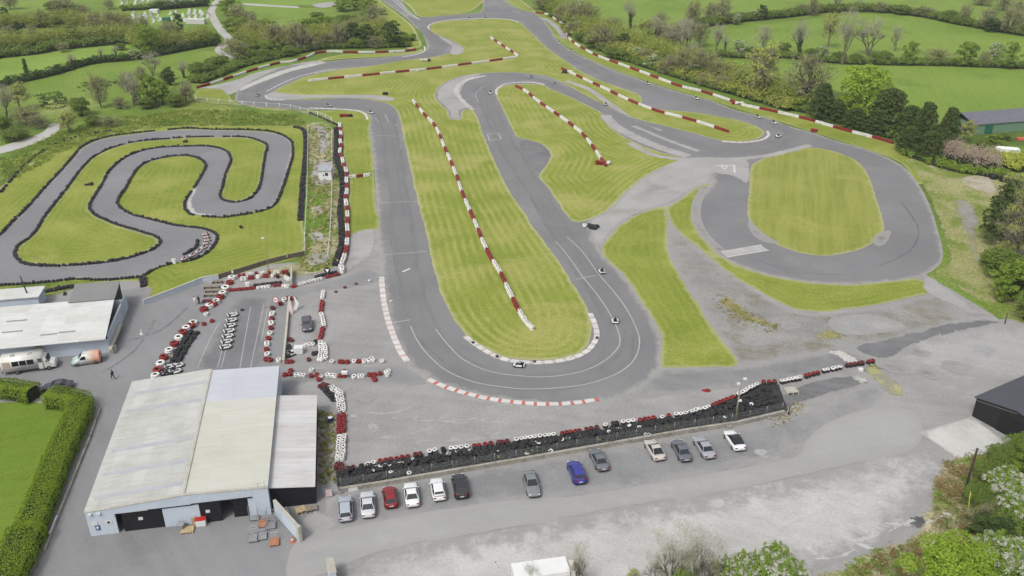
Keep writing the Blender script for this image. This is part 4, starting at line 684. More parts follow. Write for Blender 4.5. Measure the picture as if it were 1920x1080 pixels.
m = MB(); m.loft([[(-8.3, 11.6, 4.15), (-.7, 11.6, 4.15), (-.7, 11.6, 4.27), (-8.3, 11.6, 4.27)], [(-8.6, 18.4, 4.4), (-1., 18.4, 4.4), (-1., 18.4, 4.52), (-8.6, 18.4, 4.52)]])
tag(m.build('roof', roofmat('grey_felt_roof', C(134, 135, 136), C(140, 141, 142), A2, 3, 3, .3, C(150, 154, 136), .3), S), 'grey felt roof of the rear annex')
m = MB(); m.box((-4.6, 12.9, 2.1), (7.2, .2, 4.1)); m.box((-4.8, 18.2, 2.1), (7.2, .2, 4.2)); m.box((-8.3, 15.5, 2.1), (.2, 5.2, 4.1)); m.build('wall', plain('dark_annex_wall', C(92, 92, 94), .8), S)
m = MB(); m.box((-1.2, 15.8, 2.), (.16, 4.6, 4.)); m.build('door', mDoor, S)
m = MB(); m.box((.35, 3.4, 1.1), (.6, 9, .35)); m.box((.5, .4, .5), (.9, .5, 1.)); m.build('lean_to_step', mCapW, S)
for u in (-22, -10.5): m = MB(); m.box((u, -.25, 2.2), (1., .5, .5)); m.build('vent_box', mConcW, S)
# far left flat white roof, black shed, green barn, kiosk
S = frame_thing('flat_roofed_store', 'low flat white roofed store by the leaning pole left of the kart track', 'building', G(0, 590), A2)
m = MB(); m.box((-.5, 3, 1.2), (14, 4, 2.4)); m.build('wall', mBlueW, S); m = MB(); m.box((-.5, 3, 2.48), (14.5, 4.5, .16)); m.build('roof', rW, S)
ga = math.radians(-68.4 + 8)
S = frame_thing('black_shed', 'black gabled steel shed with dark grey roof beside the concrete apron', 'building', G(1822, 780), ga)
mBlk = plain('black_cladding', C(38, 38, 40), .6, var=.15); mDkR = plain('dark_grey_roof', C(78, 80, 86), .5, var=.06, scale=.4)
m = MB(); prism(m, [(0, 0), (12, 0), (12, 3.2), (6, 4.4), (0, 3.2)], 0, 14); m.build('wall', mBlk, S)
m = MB(); prism(m, [(-.25, 3.16), (6, 4.42), (6, 4.56), (-.25, 3.3)], -.25, 14.2); prism(m, [(6.003, 4.42), (12.25, 3.16), (12.25, 3.3), (6.003, 4.56)], -.25, 14.2); m.build('roof', mDkR, S)
m = MB(); m.loft([[(.05, -.04, 2.75), (6, -.04, 3.95), (6, -.04, 4.05), (.05, -.04, 2.85)], [(.05, -.1, 2.75), (6, -.1, 3.95), (6, -.1, 4.05), (.05, -.1, 2.85)]]); m.build('barge_trim', plain('grey_trim', C(110, 110, 112), .6), S)
m = MB(); m.box((6, -.05, 1.5), (4.5, .08, 3.)); m.build('door', plain('black_roller_door', C(30, 30, 32), .5), S)
S = frame_thing('green_barn', 'long green clad barn with dark grey roof in the field beyond the conifers', 'building', G(1824, 253), math.radians(13.6))
mGr = wallmat('green_cladding', C(112, 144, 118), C(124, 150, 126), 1, .4); mGd = plain('dark_green_door', C(44, 112, 88), .6)
m = MB(); prism(m, [(0, 0), (34, 0), (34, 2.9), (0, 2.9)], 0, 12); m.build('wall', mGr, S)
m = MB(); m.loft([[(-.3, -.3, 2.95), (34.3, -.3, 2.95), (34.3, -.3, 3.1), (-.3, -.3, 3.1)], [(-.3, 6, 4.7), (34.3, 6, 4.7), (34.3, 6, 4.85), (-.3, 6, 4.85)], [(-.3, 12.3, 2.95), (34.3, 12.3, 2.95), (34.3, 12.3, 3.1), (-.3, 12.3, 3.1)]]); m.build('roof', plain('grey_barn_roof', C(112, 112, 120), .6, var=.08, scale=.5), S)
m = MB(); m.box((5., -.06, 1.3), (2.6, .1, 2.6)); m.build('door', mGd, S)
S = frame_thing('kiosk', 'small white timing cabin with grey roof on the weedy path', 'cabin', G(598, 338), 0)
m = MB(); m.loft([[(0, 0, 0), (3.2, 0, 0), (3.2, 2.4, 0), (0, 2.4, 0)], [(0, 0, 2.5), (3.2, 0, 2.5), (3.2, 2.4, 2.9), (0, 2.4, 2.9)]]); m.build('wall', mWhite, S)
m = MB(); m.loft([[(-.15, -.25, 2.48), (3.35, -.25, 2.48), (3.35, -.25, 2.58), (-.15, -.25, 2.58)], [(-.15, 2.6, 2.96), (3.35, 2.6, 2.96), (3.35, 2.6, 3.06), (-.15, 2.6, 3.06)]]); m.build('roof', plain('kiosk_roof', C(164, 168, 176), .5), S)
m = MB(); m.box((2.05, -.02, 1.55), (.7, .06, .75)); m.build('window', mGlass, S); m = MB(); m.box((1.3, -.02, 1.3), (.25, .06, .4)); m.build('window', mGlass, S)
# ================================================================== VEHICLES
def paint(name, c, rough=.3, metal=.0): return plain(name, c, rough, metal, .5, var=.03, scale=.8)
def wheel(parent, x, y, r, w, side):
    M = Matrix.Rotation(PI / 2, 3, 'Y'); m = MB(); m.lathe([(r * .55, -w / 2), (r * .93, -w / 2), (r, -w * .3), (r, w * .3), (r * .93, w / 2), (r * .55, w / 2)], 16, (x, y, r), M=M)
    wo = link('wheel', None, parent); t = m.build('tyre', mBlackT, wo, True)
    m = MB(); m.lathe([(0, -w * .3), (r * .3, -w * .42), (r * .6, -w * .4), (r * .6, w * .4), (r * .3, w * .42), (0, w * .3)], 12, (x, y, r), M=M); m.build('rim', mRim, wo, True)
def car(label, front, rear, kind, col, L=4.5, Wd=1.8, H=1.46, roofcol=None, dark=False):
    f, r = G(*front), G(*rear); d = (f - r); ctr = (f + r) / 2; o = thing('parked_car', label, 'car', (ctr.x, ctr.y, .05), math.atan2(d.y, d.x) - PI / 2, 'parked cars')
    p = paint('car_paint', col); h = L / 2; w = Wd / 2
    zh, zb = .72 * H / 1.46, .97 * H / 1.46                       # bonnet edge, belt line
    bk = dict(saloon=(-.34, .95), hatch=(-.455, .98), suv=(-.47, 1.05), coupe=(-.40, .96), wagon=(-.47, .98))[kind]
    ya, yr = L * .2, L * bk[0]; zt = bk[1] * H / 1.46
    st = [(h, .62, .34, .55), (h - .05, .74, .26, .64), (h - .25, .88, .2, zh), (h - .7, .97, .19, zh + .08), (ya + .1, 1, .19, zb - .06), (ya - .4, 1, .19, zb), (0, 1, .19, zb + .01), (yr + .5, 1, .19, zb + .02), (yr, .99, .2, zt), (-h + .45, .96, .22, zt - .01), (-h + .12, .88, .28, zt - .06 if kind in ('saloon', 'coupe') else zt - .12), (-h + .02, .8, .34, .7), (-h, .74, .4, .6)]
    m = MB(); R = []
    for y, ww, z0, z1 in st:
        q = w * ww; zm = z0 + (z1 - z0) * .55
        R.append([(-q * .86, y, z0), (q * .86, y, z0), (q * .98, y, z0 + .12), (q, y, zm), (q * .97, y, z1 - .1 * (z1 - z0)), (q * .84, y, z1), (q * .4, y, z1 + .025), (-q * .4, y, z1 + .025), (-q * .84, y, z1), (-q * .97, y, z1 - .1 * (z1 - z0)), (-q, y, zm), (-q * .98, y, z0 + .12)])
    m.loft(R); bd = m.build('body', p, o, True)
    rf = {'saloon': (.02, -.2), 'hatch': (.05, -.36), 'suv': (.06, -.4), 'coupe': (0, -.16), 'wagon': (.04, -.4)}[kind]; yB, yC = L * rf[0], L * rf[1]
    wb, wr_ = w * .9, w * .68; m = MB()
    ring = lambda y, ww, z: [(-ww, y, z), (-ww * .4, y, z + .0), (ww * .4, y, z + .0), (ww, y, z)]
    base = [(-wb, ya, zb - .05), (wb, ya, zb - .05), (wb, yr, zt - .05), (-wb, yr, zt - .05)]; top = [(-wr_, yB, H - .05), (wr_, yB, H - .05), (wr_, yC, H - .06), (-wr_, yC, H - .06)]
    cap = [(x * .86, yB - .12 if i < 2 else yC + .14, H) for i, (x, _y, _z) in enumerate(top)]
    m.loft([base, top, cap]); rm = paint('roof_paint', roofcol) if roofcol else p
    cb = m.build('cabin', rm if roofcol else p, o, False)
    def pane(name, q, lab=None):      # a pane a centimetre proud of the cabin face
        q = [Vector(v) for v in q]; c = sum(q, Vector()) / 4; nrm = (q[1] - q[0]).cross(q[3] - q[0]).normalized()
        if nrm.dot(c - Vector((0, (yB + yC) / 2, .9))) < 0: nrm = -nrm
        q = [c + (v - c) * .9 + nrm * .012 for v in q]; mm = MB(); mm.loft([q, [v + nrm * .006 for v in q]]); return mm.build(name, mGlass, o)
    pane('windscreen', [base[0], base[1], top[1], top[0]]); pane('rear_window', [base[3], base[2], top[2], top[3]])
    ml = Vector(base[1]).lerp(Vector(base[2]), .52); mu = Vector(top[1]).lerp(Vector(top[2]), .5)
    for s in (1, -1):
        S_ = lambda v: Vector((v[0] * s, v[1], v[2])); lift = Vector((0, 0, .05))
        pane('side_window', [S_(base[1]) + lift, S_(ml) + lift, S_(mu), S_(top[1])]); pane('side_window', [S_(ml) + lift, S_(base[2]) + lift, S_(top[2]), S_(mu)])
        mm = MB(); mm.box((s * (w + .08), ya - .1, zb + .02), (.2, .12, .14)); mm.build('mirror', p, o, bevel=.03)
        mm = MB(); mm.box((s * w * .62, h - .16, zh - .1), (w * .38, .22, .12)); mm.build('headlight', mLampW, o, bevel=.02)
        mm = MB(); mm.box((s * w * .68, -h + .07, zt - .2), (w * .34, .16, .14)); mm.build('tail_light', mRedL, o, bevel=.02)
        for y in (L * .3, -L * .29): wheel(o, s * (w - .1), y, .32, .21, s)
    mm = MB(); mm.box((0, -h - .005, .62), (.52, .03, .12)); mm.build('number_plate', mPlate, o)
    for q_ in ((0, -h + .05, .36), (0, h - .06, .36)): mm = MB(); mm.box(q_, (Wd * .8, .14, .16)); mm.build('bumper', mBlack, o, bevel=.03)
    return o
car('silver hatchback parked nearest the big shed at the row end', (647, 938), (649.5, 983), 'wagon', C(176, 182, 192), 4.5)
car('light silver saloon parked second from the big shed', (688.5, 929), (691.5, 976), 'saloon', C(206, 208, 212), 4.75)
car('dark red hatchback between the silver saloon and the white saloon', (728.6, 920), (735, 957), 'hatch', C(140, 34, 42), 3.95, 1.72)
car('white saloon parked right of the dark red hatchback', (769.5, 914), (774.6, 954), 'saloon', C(236, 237, 238), 4.5)
o = car('white hatchback with tail spoiler between white saloon and black car', (818, 905), (825, 943.5), 'hatch', C(236, 237, 238), 4.2, 1.76)
mm = MB(); mm.box((0, -1.95, 1.2), (1.3, .3, .06)); mm.build('spoiler', mWhite, o, bevel=.02)
car('black off-road estate car parked by the white spoiler hatchback', (858.4, 896), (867, 940), 'suv', C(52, 52, 58), 4.6, 1.84, 1.62)
car('mid grey saloon parked alone facing away from the wall', (1003, 939), (990.4, 890), 'saloon', C(128, 132, 132), 4.8)
car('bright blue crossover parked left of a grey saloon', (1072.6, 872), (1089, 912), 'suv', C(58, 62, 148), 4.5, 1.84, 1.6)
car('slate grey saloon parked just right of the blue crossover', (1114, 850), (1132, 887), 'saloon', C(112, 116, 124), 4.5)
car('beige silver coupe leading the right hand group of four', (1217, 833), (1237.4, 867), 'coupe', C(200, 194, 186), 4.4)
car('dark grey saloon with red tail lights beside the beige coupe', (1266.5, 832), (1287, 870), 'saloon', C(104, 108, 116), 4.6)
car('light grey saloon next to the white car with black roof', (1307.4, 826), (1331.5, 864.5), 'saloon', C(164, 166, 174), 4.7)
car('white car with black roof at the far right of the row', (1365.7, 816), (1387, 848), 'coupe', C(238, 239, 240), 4.4, 1.8, 1.48, roofcol=C(52, 52, 58))
car('black saloon half hidden behind the clipped hedge', (84, 733), (134, 727), 'saloon', C(70, 72, 80), 4.4)
car('dark grey hatchback parked inside the bent tyre row', (577, 626), (575.5, 603), 'suv', C(92, 90, 98), 4.1, 1.76, 1.55)
# decorated van
f, r = G(139, 684), G(189, 677); d = f - r; c = (f + r) / 2
o = thing('small_van', 'small van in rainbow livery parked by the pale blue shed wall', 'van', (c.x, c.y, .05), math.atan2(d.y, d.x) - PI / 2)
t = NT('rainbow_livery'); gc = t.n('ShaderNodeTexCoord').outputs['Object']; sp = t.n('ShaderNodeSeparateXYZ'); t.l(gc, sp.inputs[0])
cr = t.n('ShaderNodeValToRGB'); cr.color_ramp.elements[0].color = C(226, 164, 146); cr.color_ramp.elements[1].color = C(150, 196, 186)
for p_, cc in ((.22, C(232, 176, 150)), (.34, C(226, 212, 180)), (.5, C(222, 222, 220)), (.72, C(216, 220, 216))): e = cr.color_ramp.elements.new(p_); e.color = cc
yy = t.math('ADD', t.math('MULTIPLY', sp.outputs['Y'], .23), .5); yy = t.math('ADD', yy, t.math('MULTIPLY', t.math('SUBTRACT', t.noise(1.3, 2), .5), .35)); t.l(yy, cr.inputs[0])
t.col(t.mix(t.step(t.noise(2.2, 3), .56, .6), cr.outputs[0], C(170, 166, 170))); t.b.inputs['Roughness'].default_value = .35; mVan = t.m
m = MB(); R = []
for y, ww, z0, z1 in ((2.15, .7, .4, .75), (2.05, .84, .28, .95), (1.5, .88, .25, 1.1), (1.05, .9, .25, 1.2), (.5, .9, .25, 1.75), (.2, .9, .25, 1.82), (-1.9, .9, .25, 1.82), (-2.1, .87, .3, 1.74), (-2.15, .82, .4, 1.2)):
    R.append([(-ww, y, z0), (ww, y, z0), (ww, y, z0 + (z1 - z0) * .55), (ww * .86, y, z1 - .04), (ww * .7, y, z1), (-ww * .7, y, z1), (-ww * .86, y, z1 - .04), (-ww, y, z0 + (z1 - z0) * .55)])
m.loft(R); m.build('body', mVan, o, True)
m = MB(); m.loft([[(-.72, 1.1, 1.24), (.72, 1.1, 1.24), (.66, .56, 1.73), (-.66, .56, 1.73)], [(-.72, 1.12, 1.26), (.72, 1.12, 1.26), (.66, .58, 1.75), (-.66, .58, 1.75)]]); m.build('windscreen', mGlass, o)
for s in (1, -1):
    m = MB(); m.loft([[(s * .915, .95, 1.1), (s * .915, -.05, 1.1), (s * .84, -.0, 1.62), (s * .84, .5, 1.62)], [(s * .93, .95, 1.1), (s * .93, -.05, 1.1), (s * .855, -.0, 1.62), (s * .855, .5, 1.62)]]); m.build('side_window', mGlass, o)
    for y in (1.35, -1.4): wheel(o, s * .82, y, .31, .2, s)
    m = MB(); m.box((s * .62, 2.06, .78), (.36, .14, .18)); m.build('headlight', mLampW, o); m = MB(); m.box((s * .8, -2.14, 1.), (.12, .08, .4)); m.build('tail_light', mRedL, o)
for q_ in ((0, 2.12, .36), (0, -2.14, .36)): m = MB(); m.box(q_, (1.65, .15, .24)); m.build('bumper', mBlack, o, bevel=.03)
m = MB(); m.loft([[(-.6, -2.17, 1.25), (.6, -2.17, 1.25), (.55, -2.13, 1.65), (-.55, -2.13, 1.65)], [(-.6, -2.185, 1.25), (.6, -2.185, 1.25), (.55, -2.145, 1.65), (-.55, -2.145, 1.65)]]); m.build('rear_window', mGlass, o)
# minibus
f, r = G(104, 692), G(3, 706); d = f - r; c = (f + r) / 2
o = thing('minibus', 'cream white coach-built minibus parked in front of the long shed', 'minibus', (c.x, c.y + .9, .05), math.atan2(d.y, d.x) - PI / 2)
mBus = paint('cream_bus_paint', C(222, 220, 212)); L2 = d.length / 2
m = MB(); m.box((0, -L2 * .22, 1.75), (2.2, L2 * 1.56, 2.3)); m.build('body', mBus, o, True, bevel=.12)
m = MB(); R = [[(-w_, y, .45), (w_, y, .45), (w_, y, z * .75 + .1), (w_ * .85, y, z), (-w_ * .85, y, z), (-w_, y, z * .75 + .1)] for y, w_, z in ((L2 * .56, 1.02, 2.5), (L2 * .66, 1.0, 2.2), (L2 * .76, .98, 1.45), (L2 * .95, .92, 1.3), (L2, .8, 1.0))]
m.loft(R); m.build('cab', mBus, o, False, bevel=.04)
m = MB(); m.loft([[(-.85, L2 * .757, 1.52), (.85, L2 * .757, 1.52), (.82, L2 * .673, 2.14), (-.82, L2 * .673, 2.14)], [(-.85, L2 * .765, 1.53), (.85, L2 * .765, 1.53), (.82, L2 * .681, 2.15), (-.82, L2 * .681, 2.15)]]); m.build('windscreen', mGlass, o)
for s in (1, -1):
    for y in (-.4, -.12, .16): m = MB(); m.box((s * 1.11, L2 * y - .2, 1.95), (.03, L2 * .25, .85)); m.build('side_window', mGlass, o)
    m = MB(); m.box((s * 1.11, L2 * .46, 2.), (.03, L2 * .15, .7)); m.build('side_window', mGlass, o)
    m = MB(); m.box((s * 1.115, L2 * .46, 1.35), (.02, L2 * .16, 1.7)); m.build('door', mBus, o)
    for y in (L2 * .72, -L2 * .45): wheel(o, s * .95, y, .38, .25, s)
    m = MB(); m.box((s * .65, L2 * .97, .95), (.35, .12, .2)); m.build('headlight', mLampW, o); m = MB(); m.box((s * 1.2, L2 * .7, 1.75), (.2, .12, .3)); m.build('mirror', mBlack, o)
for y in (-.55, .1): m = MB(); m.box((0, L2 * y, 2.95), (.7, .55, .12)); m.build('roof_vent', plain('grey_vent', C(170, 168, 160), .6), o, bevel=.03)
m = MB(); m.box((1.117, -L2 * .78, 1.75), (.02, L2 * .28, 1.3)); m.build('side_panel', plain('faded_tan_panel', C(190, 176, 158), .6), o)
m = MB(); m.box((-0, -L2 * .995, .6), (2., .1, .3)); m.build('bumper', mBlack, o)
# box truck at the bottom edge
a, b = G(958, 1056, 3), G(1060, 1042, 3); d = b - a; ang = math.atan2(d.y, d.x); wv_ = Vector((-d.y, d.x, 0)).normalized()
c = (a + b) / 2 - wv_ * 1.2; o = thing('box_truck', 'white box truck seen from above among the bare bushes', 'truck', (c.x, c.y, 0), ang - PI / 2)
Lb = d.length
m = MB(); m.box((0, 0, 2.), (2.4, Lb, 2.)); m.build('box_body', paint('truck_white', C(236, 236, 234)), o, bevel=.04)
m = MB(); m.box((0, 0, .8), (1.2, Lb + 2.2, .3)); m.build('chassis', mBlack, o)
m = MB(); m.loft([[(-1.05, Lb / 2 + .08, .5), (1.05, Lb / 2 + .08, .5), (1.05, Lb / 2 + .08, 2.5), (-1.05, Lb / 2 + .08, 2.5)], [(-1.05, Lb / 2 + 1.1, .5), (1.05, Lb / 2 + 1.1, .5), (1., Lb / 2 + .9, 2.45), (-1., Lb / 2 + .9, 2.45)], [(-1., Lb / 2 + 1.8, .5), (1., Lb / 2 + 1.8, .5), (.95, Lb / 2 + 1.7, 1.4), (-.95, Lb / 2 + 1.7, 1.4)]]); m.build('cab', paint('truck_cab', C(222, 218, 204)), o, bevel=.04)
m = MB(); m.loft([[(-.9, Lb / 2 + 1.62, 1.52), (.9, Lb / 2 + 1.62, 1.52), (.88, Lb / 2 + 1.04, 2.33), (-.88, Lb / 2 + 1.04, 2.33)], [(-.9, Lb / 2 + 1.66, 1.55), (.9, Lb / 2 + 1.66, 1.55), (.88, Lb / 2 + 1.08, 2.36), (-.88, Lb / 2 + 1.08, 2.36)]]); m.build('windscreen', mGlass, o)
m = MB(); m.box((1.215, 0, 1.7), (.02, Lb * .96, 1.3)); m.build('side_panel', plain('navy_side', C(24, 30, 56), .4), o)
for s in (1, -1):
    for y in (Lb / 2 + .9, -Lb * .25): wheel(o, s * 1., y, .42, .28, s)
    m = MB(); m.box((s * 1.2, Lb / 2 + 1., 1.9), (.25, .1, .4)); m.build('mirror', mBlack, o)
# ================================================================== KARTS AND PEOPLE
mPink = plain('pink_fairing', C(220, 196, 196), .5, var=.05); mSuit = plain('dark_race_suit', C(44, 46, 58), .8, var=.1); mHelm = plain('helmet_black', C(40, 40, 46), .3, var=0); mHelmW = plain('helmet_white', C(214, 214, 216), .3, var=0)
def kart(name, fair, s=1.):
    o = link(name, None)
    m = MB(); pts = [(.66 * math.cos(a) * (1 if abs(math.cos(a)) < .7 else 1), .98 * math.sin(a), .2) for a in [2 * PI * i / 24 for i in range(25)]]
    pts = [(math.copysign(abs(x / .66) ** .6, x) * .68 * s, math.copysign(abs(y / .98) ** .6, y) * .98 * s, z * s) for x, y, z in pts]
    m.tube(pts, .06 * s, 6); m.build('bumper', mBlack, o, True)
    m = MB(); m.box((0, .05 * s, .12 * s), (.6 * s, 1.6 * s, .05 * s)); m.build('chassis', mBlack, o)
    m = MB(); m.loft([[(-.5 * s, .56 * s, .12 * s), (.5 * s, .56 * s, .12 * s), (.48 * s, .56 * s, .42 * s), (-.48 * s, .56 * s, .42 * s)], [(-.42 * s, .9 * s, .12 * s), (.42 * s, .9 * s, .12 * s), (.36 * s, .88 * s, .3 * s), (-.36 * s, .88 * s, .3 * s)]]); m.build('nose_fairing', fair, o, bevel=.03)
    for q in (1, -1):
        m = MB(); m.loft([[(q * .27 * s, -.52 * s, .12 * s), (q * .66 * s, -.52 * s, .12 * s), (q * .63 * s, -.52 * s, .38 * s), (q * .29 * s, -.52 * s, .38 * s)], [(q * .27 * s, .46 * s, .12 * s), (q * .66 * s, .46 * s, .12 * s), (q * .6 * s, .46 * s, .34 * s), (q * .3 * s, .46 * s, .34 * s)]]); m.build('side_pod', fair, o, bevel=.02)
        for y in (.6, -.68): wheel(o, q * .5 * s, y * s, .14 * s, .17 * s, q)
    m = MB(); m.loft([[(-.2 * s, -.1 * s, .18 * s), (.2 * s, -.1 * s, .18 * s), (.18 * s, -.1 * s, .24 * s), (-.18 * s, -.1 * s, .24 * s)], [(-.22 * s, -.4 * s, .16 * s), (.22 * s, -.4 * s, .16 * s), (.2 * s, -.38 * s, .24 * s), (-.2 * s, -.38 * s, .24 * s)], [(-.2 * s, -.6 * s, .55 * s), (.2 * s, -.6 * s, .55 * s), (.2 * s, -.52 * s, .58 * s), (-.2 * s, -.52 * s, .58 * s)]]); m.build('seat', mBlack, o)
    m = MB(); m.tube([(0, .45 * s, .25 * s), (0, .2 * s, .48 * s)], .02 * s); ring = [(.15 * s * math.cos(a), .19 * s + .08 * s * math.sin(a), .48 * s + .12 * s * math.sin(a)) for a in [2 * PI * i / 12 for i in range(13)]]; m.tube(ring, .018 * s, 5); m.build('steering_wheel', mBlack, o)
    m = MB(); m.box((.38 * s, -.62 * s, .3 * s), (.3 * s, .36 * s, .34 * s)); m.build('engine', mBlack, o, bevel=.02)
    m = MB(); m.box((0, -.86 * s, .3 * s), (1.1 * s, .16 * s, .26 * s)); m.build('rear_guard', fair, o, bevel=.03)
    return o
def skin_mesh(name, pts, edges, rad, root, mats, matfun):
    bm = bmesh.new(); lay = bm.verts.layers.skin.verify(); vs = []
    for i, p in enumerate(pts):
        v = bm.verts.new(p); v[lay].radius = (rad[i], rad[i]); v[lay].use_root = (i == root); vs.append(v)
    for a, b in edges: bm.edges.new((vs[a], vs[b]))
    me = bpy.data.meshes.new(name + '_skeleton'); bm.to_mesh(me); bm.free(); o = link(name, me)
    o.modifiers.new('skin', 'SKIN'); sb = o.modifiers.new('sub', 'SUBSURF'); sb.levels = 1; sb.render_levels = 1
    dg = bpy.context.evaluated_depsgraph_get(); nm = bpy.data.meshes.new_from_object(o.evaluated_get(dg)); bpy.data.objects.remove(o); bpy.data.meshes.remove(me)
    nm.materials.clear()
    for q in mats: nm.materials.append(q)
    for f in nm.polygons: f.material_index = matfun(f.center); f.use_smooth = True
    nm.name = name; return nm
def body(hip, chest, knees, feet, elbows, hands, head, toe=(0, .18, -.04)):
    P = [hip, tuple((hip[i] + chest[i]) / 2 for i in range(3)), chest, tuple(chest[i] + (head[i] - chest[i]) * .55 for i in range(3)), head, (head[0], head[1] + .01, head[2] + .12)]; R = [.15, .14, .16, .06, .09, .075]; E = [(0, 1), (1, 2), (2, 3), (3, 4), (4, 5)]
    for s, k in ((-1, 0), (1, 1)):
        b = len(P); P += [(hip[0] + s * .1, hip[1], hip[2] - .05), knees[k], feet[k], tuple(feet[k][i] + toe[i] for i in range(3))]; R += [.1, .07, .05, .045]; E += [(0, b), (b, b + 1), (b + 1, b + 2), (b + 2, b + 3)]
        b = len(P); P += [(chest[0] + s * .2, chest[1], chest[2] + .06), elbows[k], hands[k]]; R += [.07, .05, .035]; E += [(2, b), (b, b + 1), (b + 1, b + 2)]
        hd = (Vector(hands[k]) - Vector(elbows[k])).normalized(); sd_ = hd.cross(Vector((0, 1, .3))).normalized(); up = hd.cross(sd_)
        pc = len(P); P.append(tuple(Vector(hands[k]) + hd * .07)); R.append(.03); E.append((b + 2, pc))
        for i in range(4):
            q = len(P); r0 = Vector(P[pc]) + sd_ * (.024 * (i - 1.5)); P += [tuple(r0 + hd * .035), tuple(r0 + hd * (.06 + .008 * (1.5 - abs(i - 1.5))) + up * .02)]; R += [.009, .008]; E += [(pc, q), (q, q + 1)]
        q = len(P); P += [tuple(Vector(hands[k]) + sd_ * .045 + hd * .035), tuple(Vector(hands[k]) + sd_ * .06 + hd * .07)]; R += [.01, .009]; E += [(b + 2, q), (q, q + 1)]
    return P, E, R
dp = body((0, -.28, .3), (0, -.4, .64), [(-.2, .22, .42), (.2, .22, .42)], [(-.17, .6, .2), (.17, .6, .2)], [(-.32, -.12, .58), (.32, -.12, .58)], [(-.14, .14, .56), (.14, .14, .56)], (0, -.38, .92))
drv = skin_mesh('person', dp[0], dp[1], dp[2], 0, [mSuit, mSkin], lambda c: 0)
def helmet(mat):
    m = MB(); m.lathe([(0, .15), (.09, .13), (.14, .06), (.15, -.02), (.13, -.11), (.09, -.15), (0, -.15)], 12, (0, -.37, .97)); return m.mesh('helmet', [mat], True)
hm = [helmet(mHelm), helmet(mHelmW)]; vz = MB(); vz.loft([[(-.1, -.24, .95), (.1, -.24, .95), (.1, -.235, 1.02), (-.1, -.235, 1.02)], [(-.11, -.27, .95), (.11, -.27, .95), (.1, -.26, 1.02), (-.1, -.26, 1.02)]]); vzm = vz.mesh('visor', [mGlass])
K0 = kart('go_kart', mWhite); used = [False]
def put(proto, px, py, ang, label, cat, group, flag):
    g = G(px, py); o = proto if not flag[0] else copy_tree(proto); flag[0] = True
    o.location = (g.x, g.y, .09); o.rotation_euler = (0, 0, ang); return tag(o, label, cat, group)
def ang2(a, b): d = G(*b) - G(*a); return math.atan2(d.y, d.x) - PI / 2
race = [((1128, 511), (1110, 485), 'on the straight below the link road'), ((1153, 604), (1150, 585), 'climbing away from the hairpin exit'), ((973, 687), (940, 684), 'hugging the inner hairpin kerb'), ((696, 213), (716, 222), 'rounding the second bend'), ((616, 200), (640, 201), 'just before the second bend'), ((483, 180), (470, 178), 'at the far left bend'), ((920, 176), (914, 190), 'inside the upper loop'), ((994, 146), (975, 144), 'at the top of the upper loop'), ((1038, 157), (1020, 152), 'entering the upper loop'), ((1135, 197), (1120, 188), 'on the return straight'), ((1215, 158), (1240, 167), 'halfway down the back straight'), ((1305, 186), (1325, 193), 'low on the back straight'), ((1421, 221), (1438, 228), 'leading a pair at the back straight end'), ((1451, 232), (1468, 240), 'second of a pair at the back straight end'), ((1459, 257), (1440, 267), 'turning round the strip tip'), ((1073, 97), (1090, 108), 'high on the back straight'), ((1048, 82), (1062, 92), 'topmost on the back straight'), ((881, 33), (900, 33), 'left of two under the far junction'), ((911, 33), (930, 33), 'right of two under the far junction')]
for i, (a, b, wh) in enumerate(race):
    an = ang2(a, b); o = put(K0, a[0], a[1], an, f'white racing kart {wh}', 'go-kart', 'karts racing on the main track', used)
    p = link('person', drv); p.location = o.location; p.rotation_euler = o.rotation_euler; tag(p, f'driver in dark suit in kart {wh}', 'person', 'drivers seated in karts')
    h = link('helmet', hm[i % 3 == 2], p); link('visor', vzm, h)
for i in range(7):
    t = i / 6; put(K0, 437 - 13 * t, 593 + 60 * t, ang2((430, 620), (446, 616)), 'white rental kart parked in the starting bay column', 'go-kart', 'karts parked in a column on the starting bay', used)
for (x, y) in ((334, 688), (330, 699), (321, 690), (316, 701)): put(K0, x, y, ang2((320, 690), (338, 684)), 'white rental kart parked beside the black tyre row near the shed', 'go-kart', 'karts parked by the black tyre row', used)
KK = kart('kids_kart', mPink, .78); u2 = [False]
for i, (x, y) in enumerate(((385.5, 441), (388, 446.5), (389.5, 452), (387, 458.5), (382, 466), (372, 473.5), (360, 480.5), (345, 487))):
    put(KK, x, y, ang2((x, y), (x - 10, y + (2 if i < 4 else 5))), "small pale pink kart waiting in the line inside the kids' track pit", 'go-kart', "small karts lined up in the kids' pit", u2)
put(K0, 545, 664, .8, 'dismantled white kart lying by the white rail', 'go-kart', None, used)
def standing(px, py, mats, top, lab, ang=0, step_=0.):
    b = body((0, 0, .95), (0, 0, 1.36), [(-.1, .04 + step_ * .2, .5), (.1, .03 - step_ * .1, .5)], [(-.11, step_ * .35, .08), (.12, -step_ * .35, .09)], [(-.28, -.05, 1.12), (.28, -.04, 1.1)], [(-.25, .1, .9), (.26, .08, .88)], (0, .03, 1.62))
    me = skin_mesh('person', *b, 0, mats, lambda c: 2 if (c.z > 1.5 or (abs(c.x) > .22 and c.z < 1.0)) else (0 if c.z > .95 else (1 if c.z > .1 else 3)))
    o = link('person', me); g = G(px, py); o.location = (g.x, g.y, .05); o.rotation_euler = (0, 0, ang); tag(o, lab, 'person')
    m = MB(); m.lathe([(0, 1.79), (.06, 1.775), (.098, 1.72), (.1, 1.64), (.085, 1.6)], 10, (0, .015, 0)); m.build('hair', plain('dark_hair', C(50, 40, 34), .8, var=0), o, True)
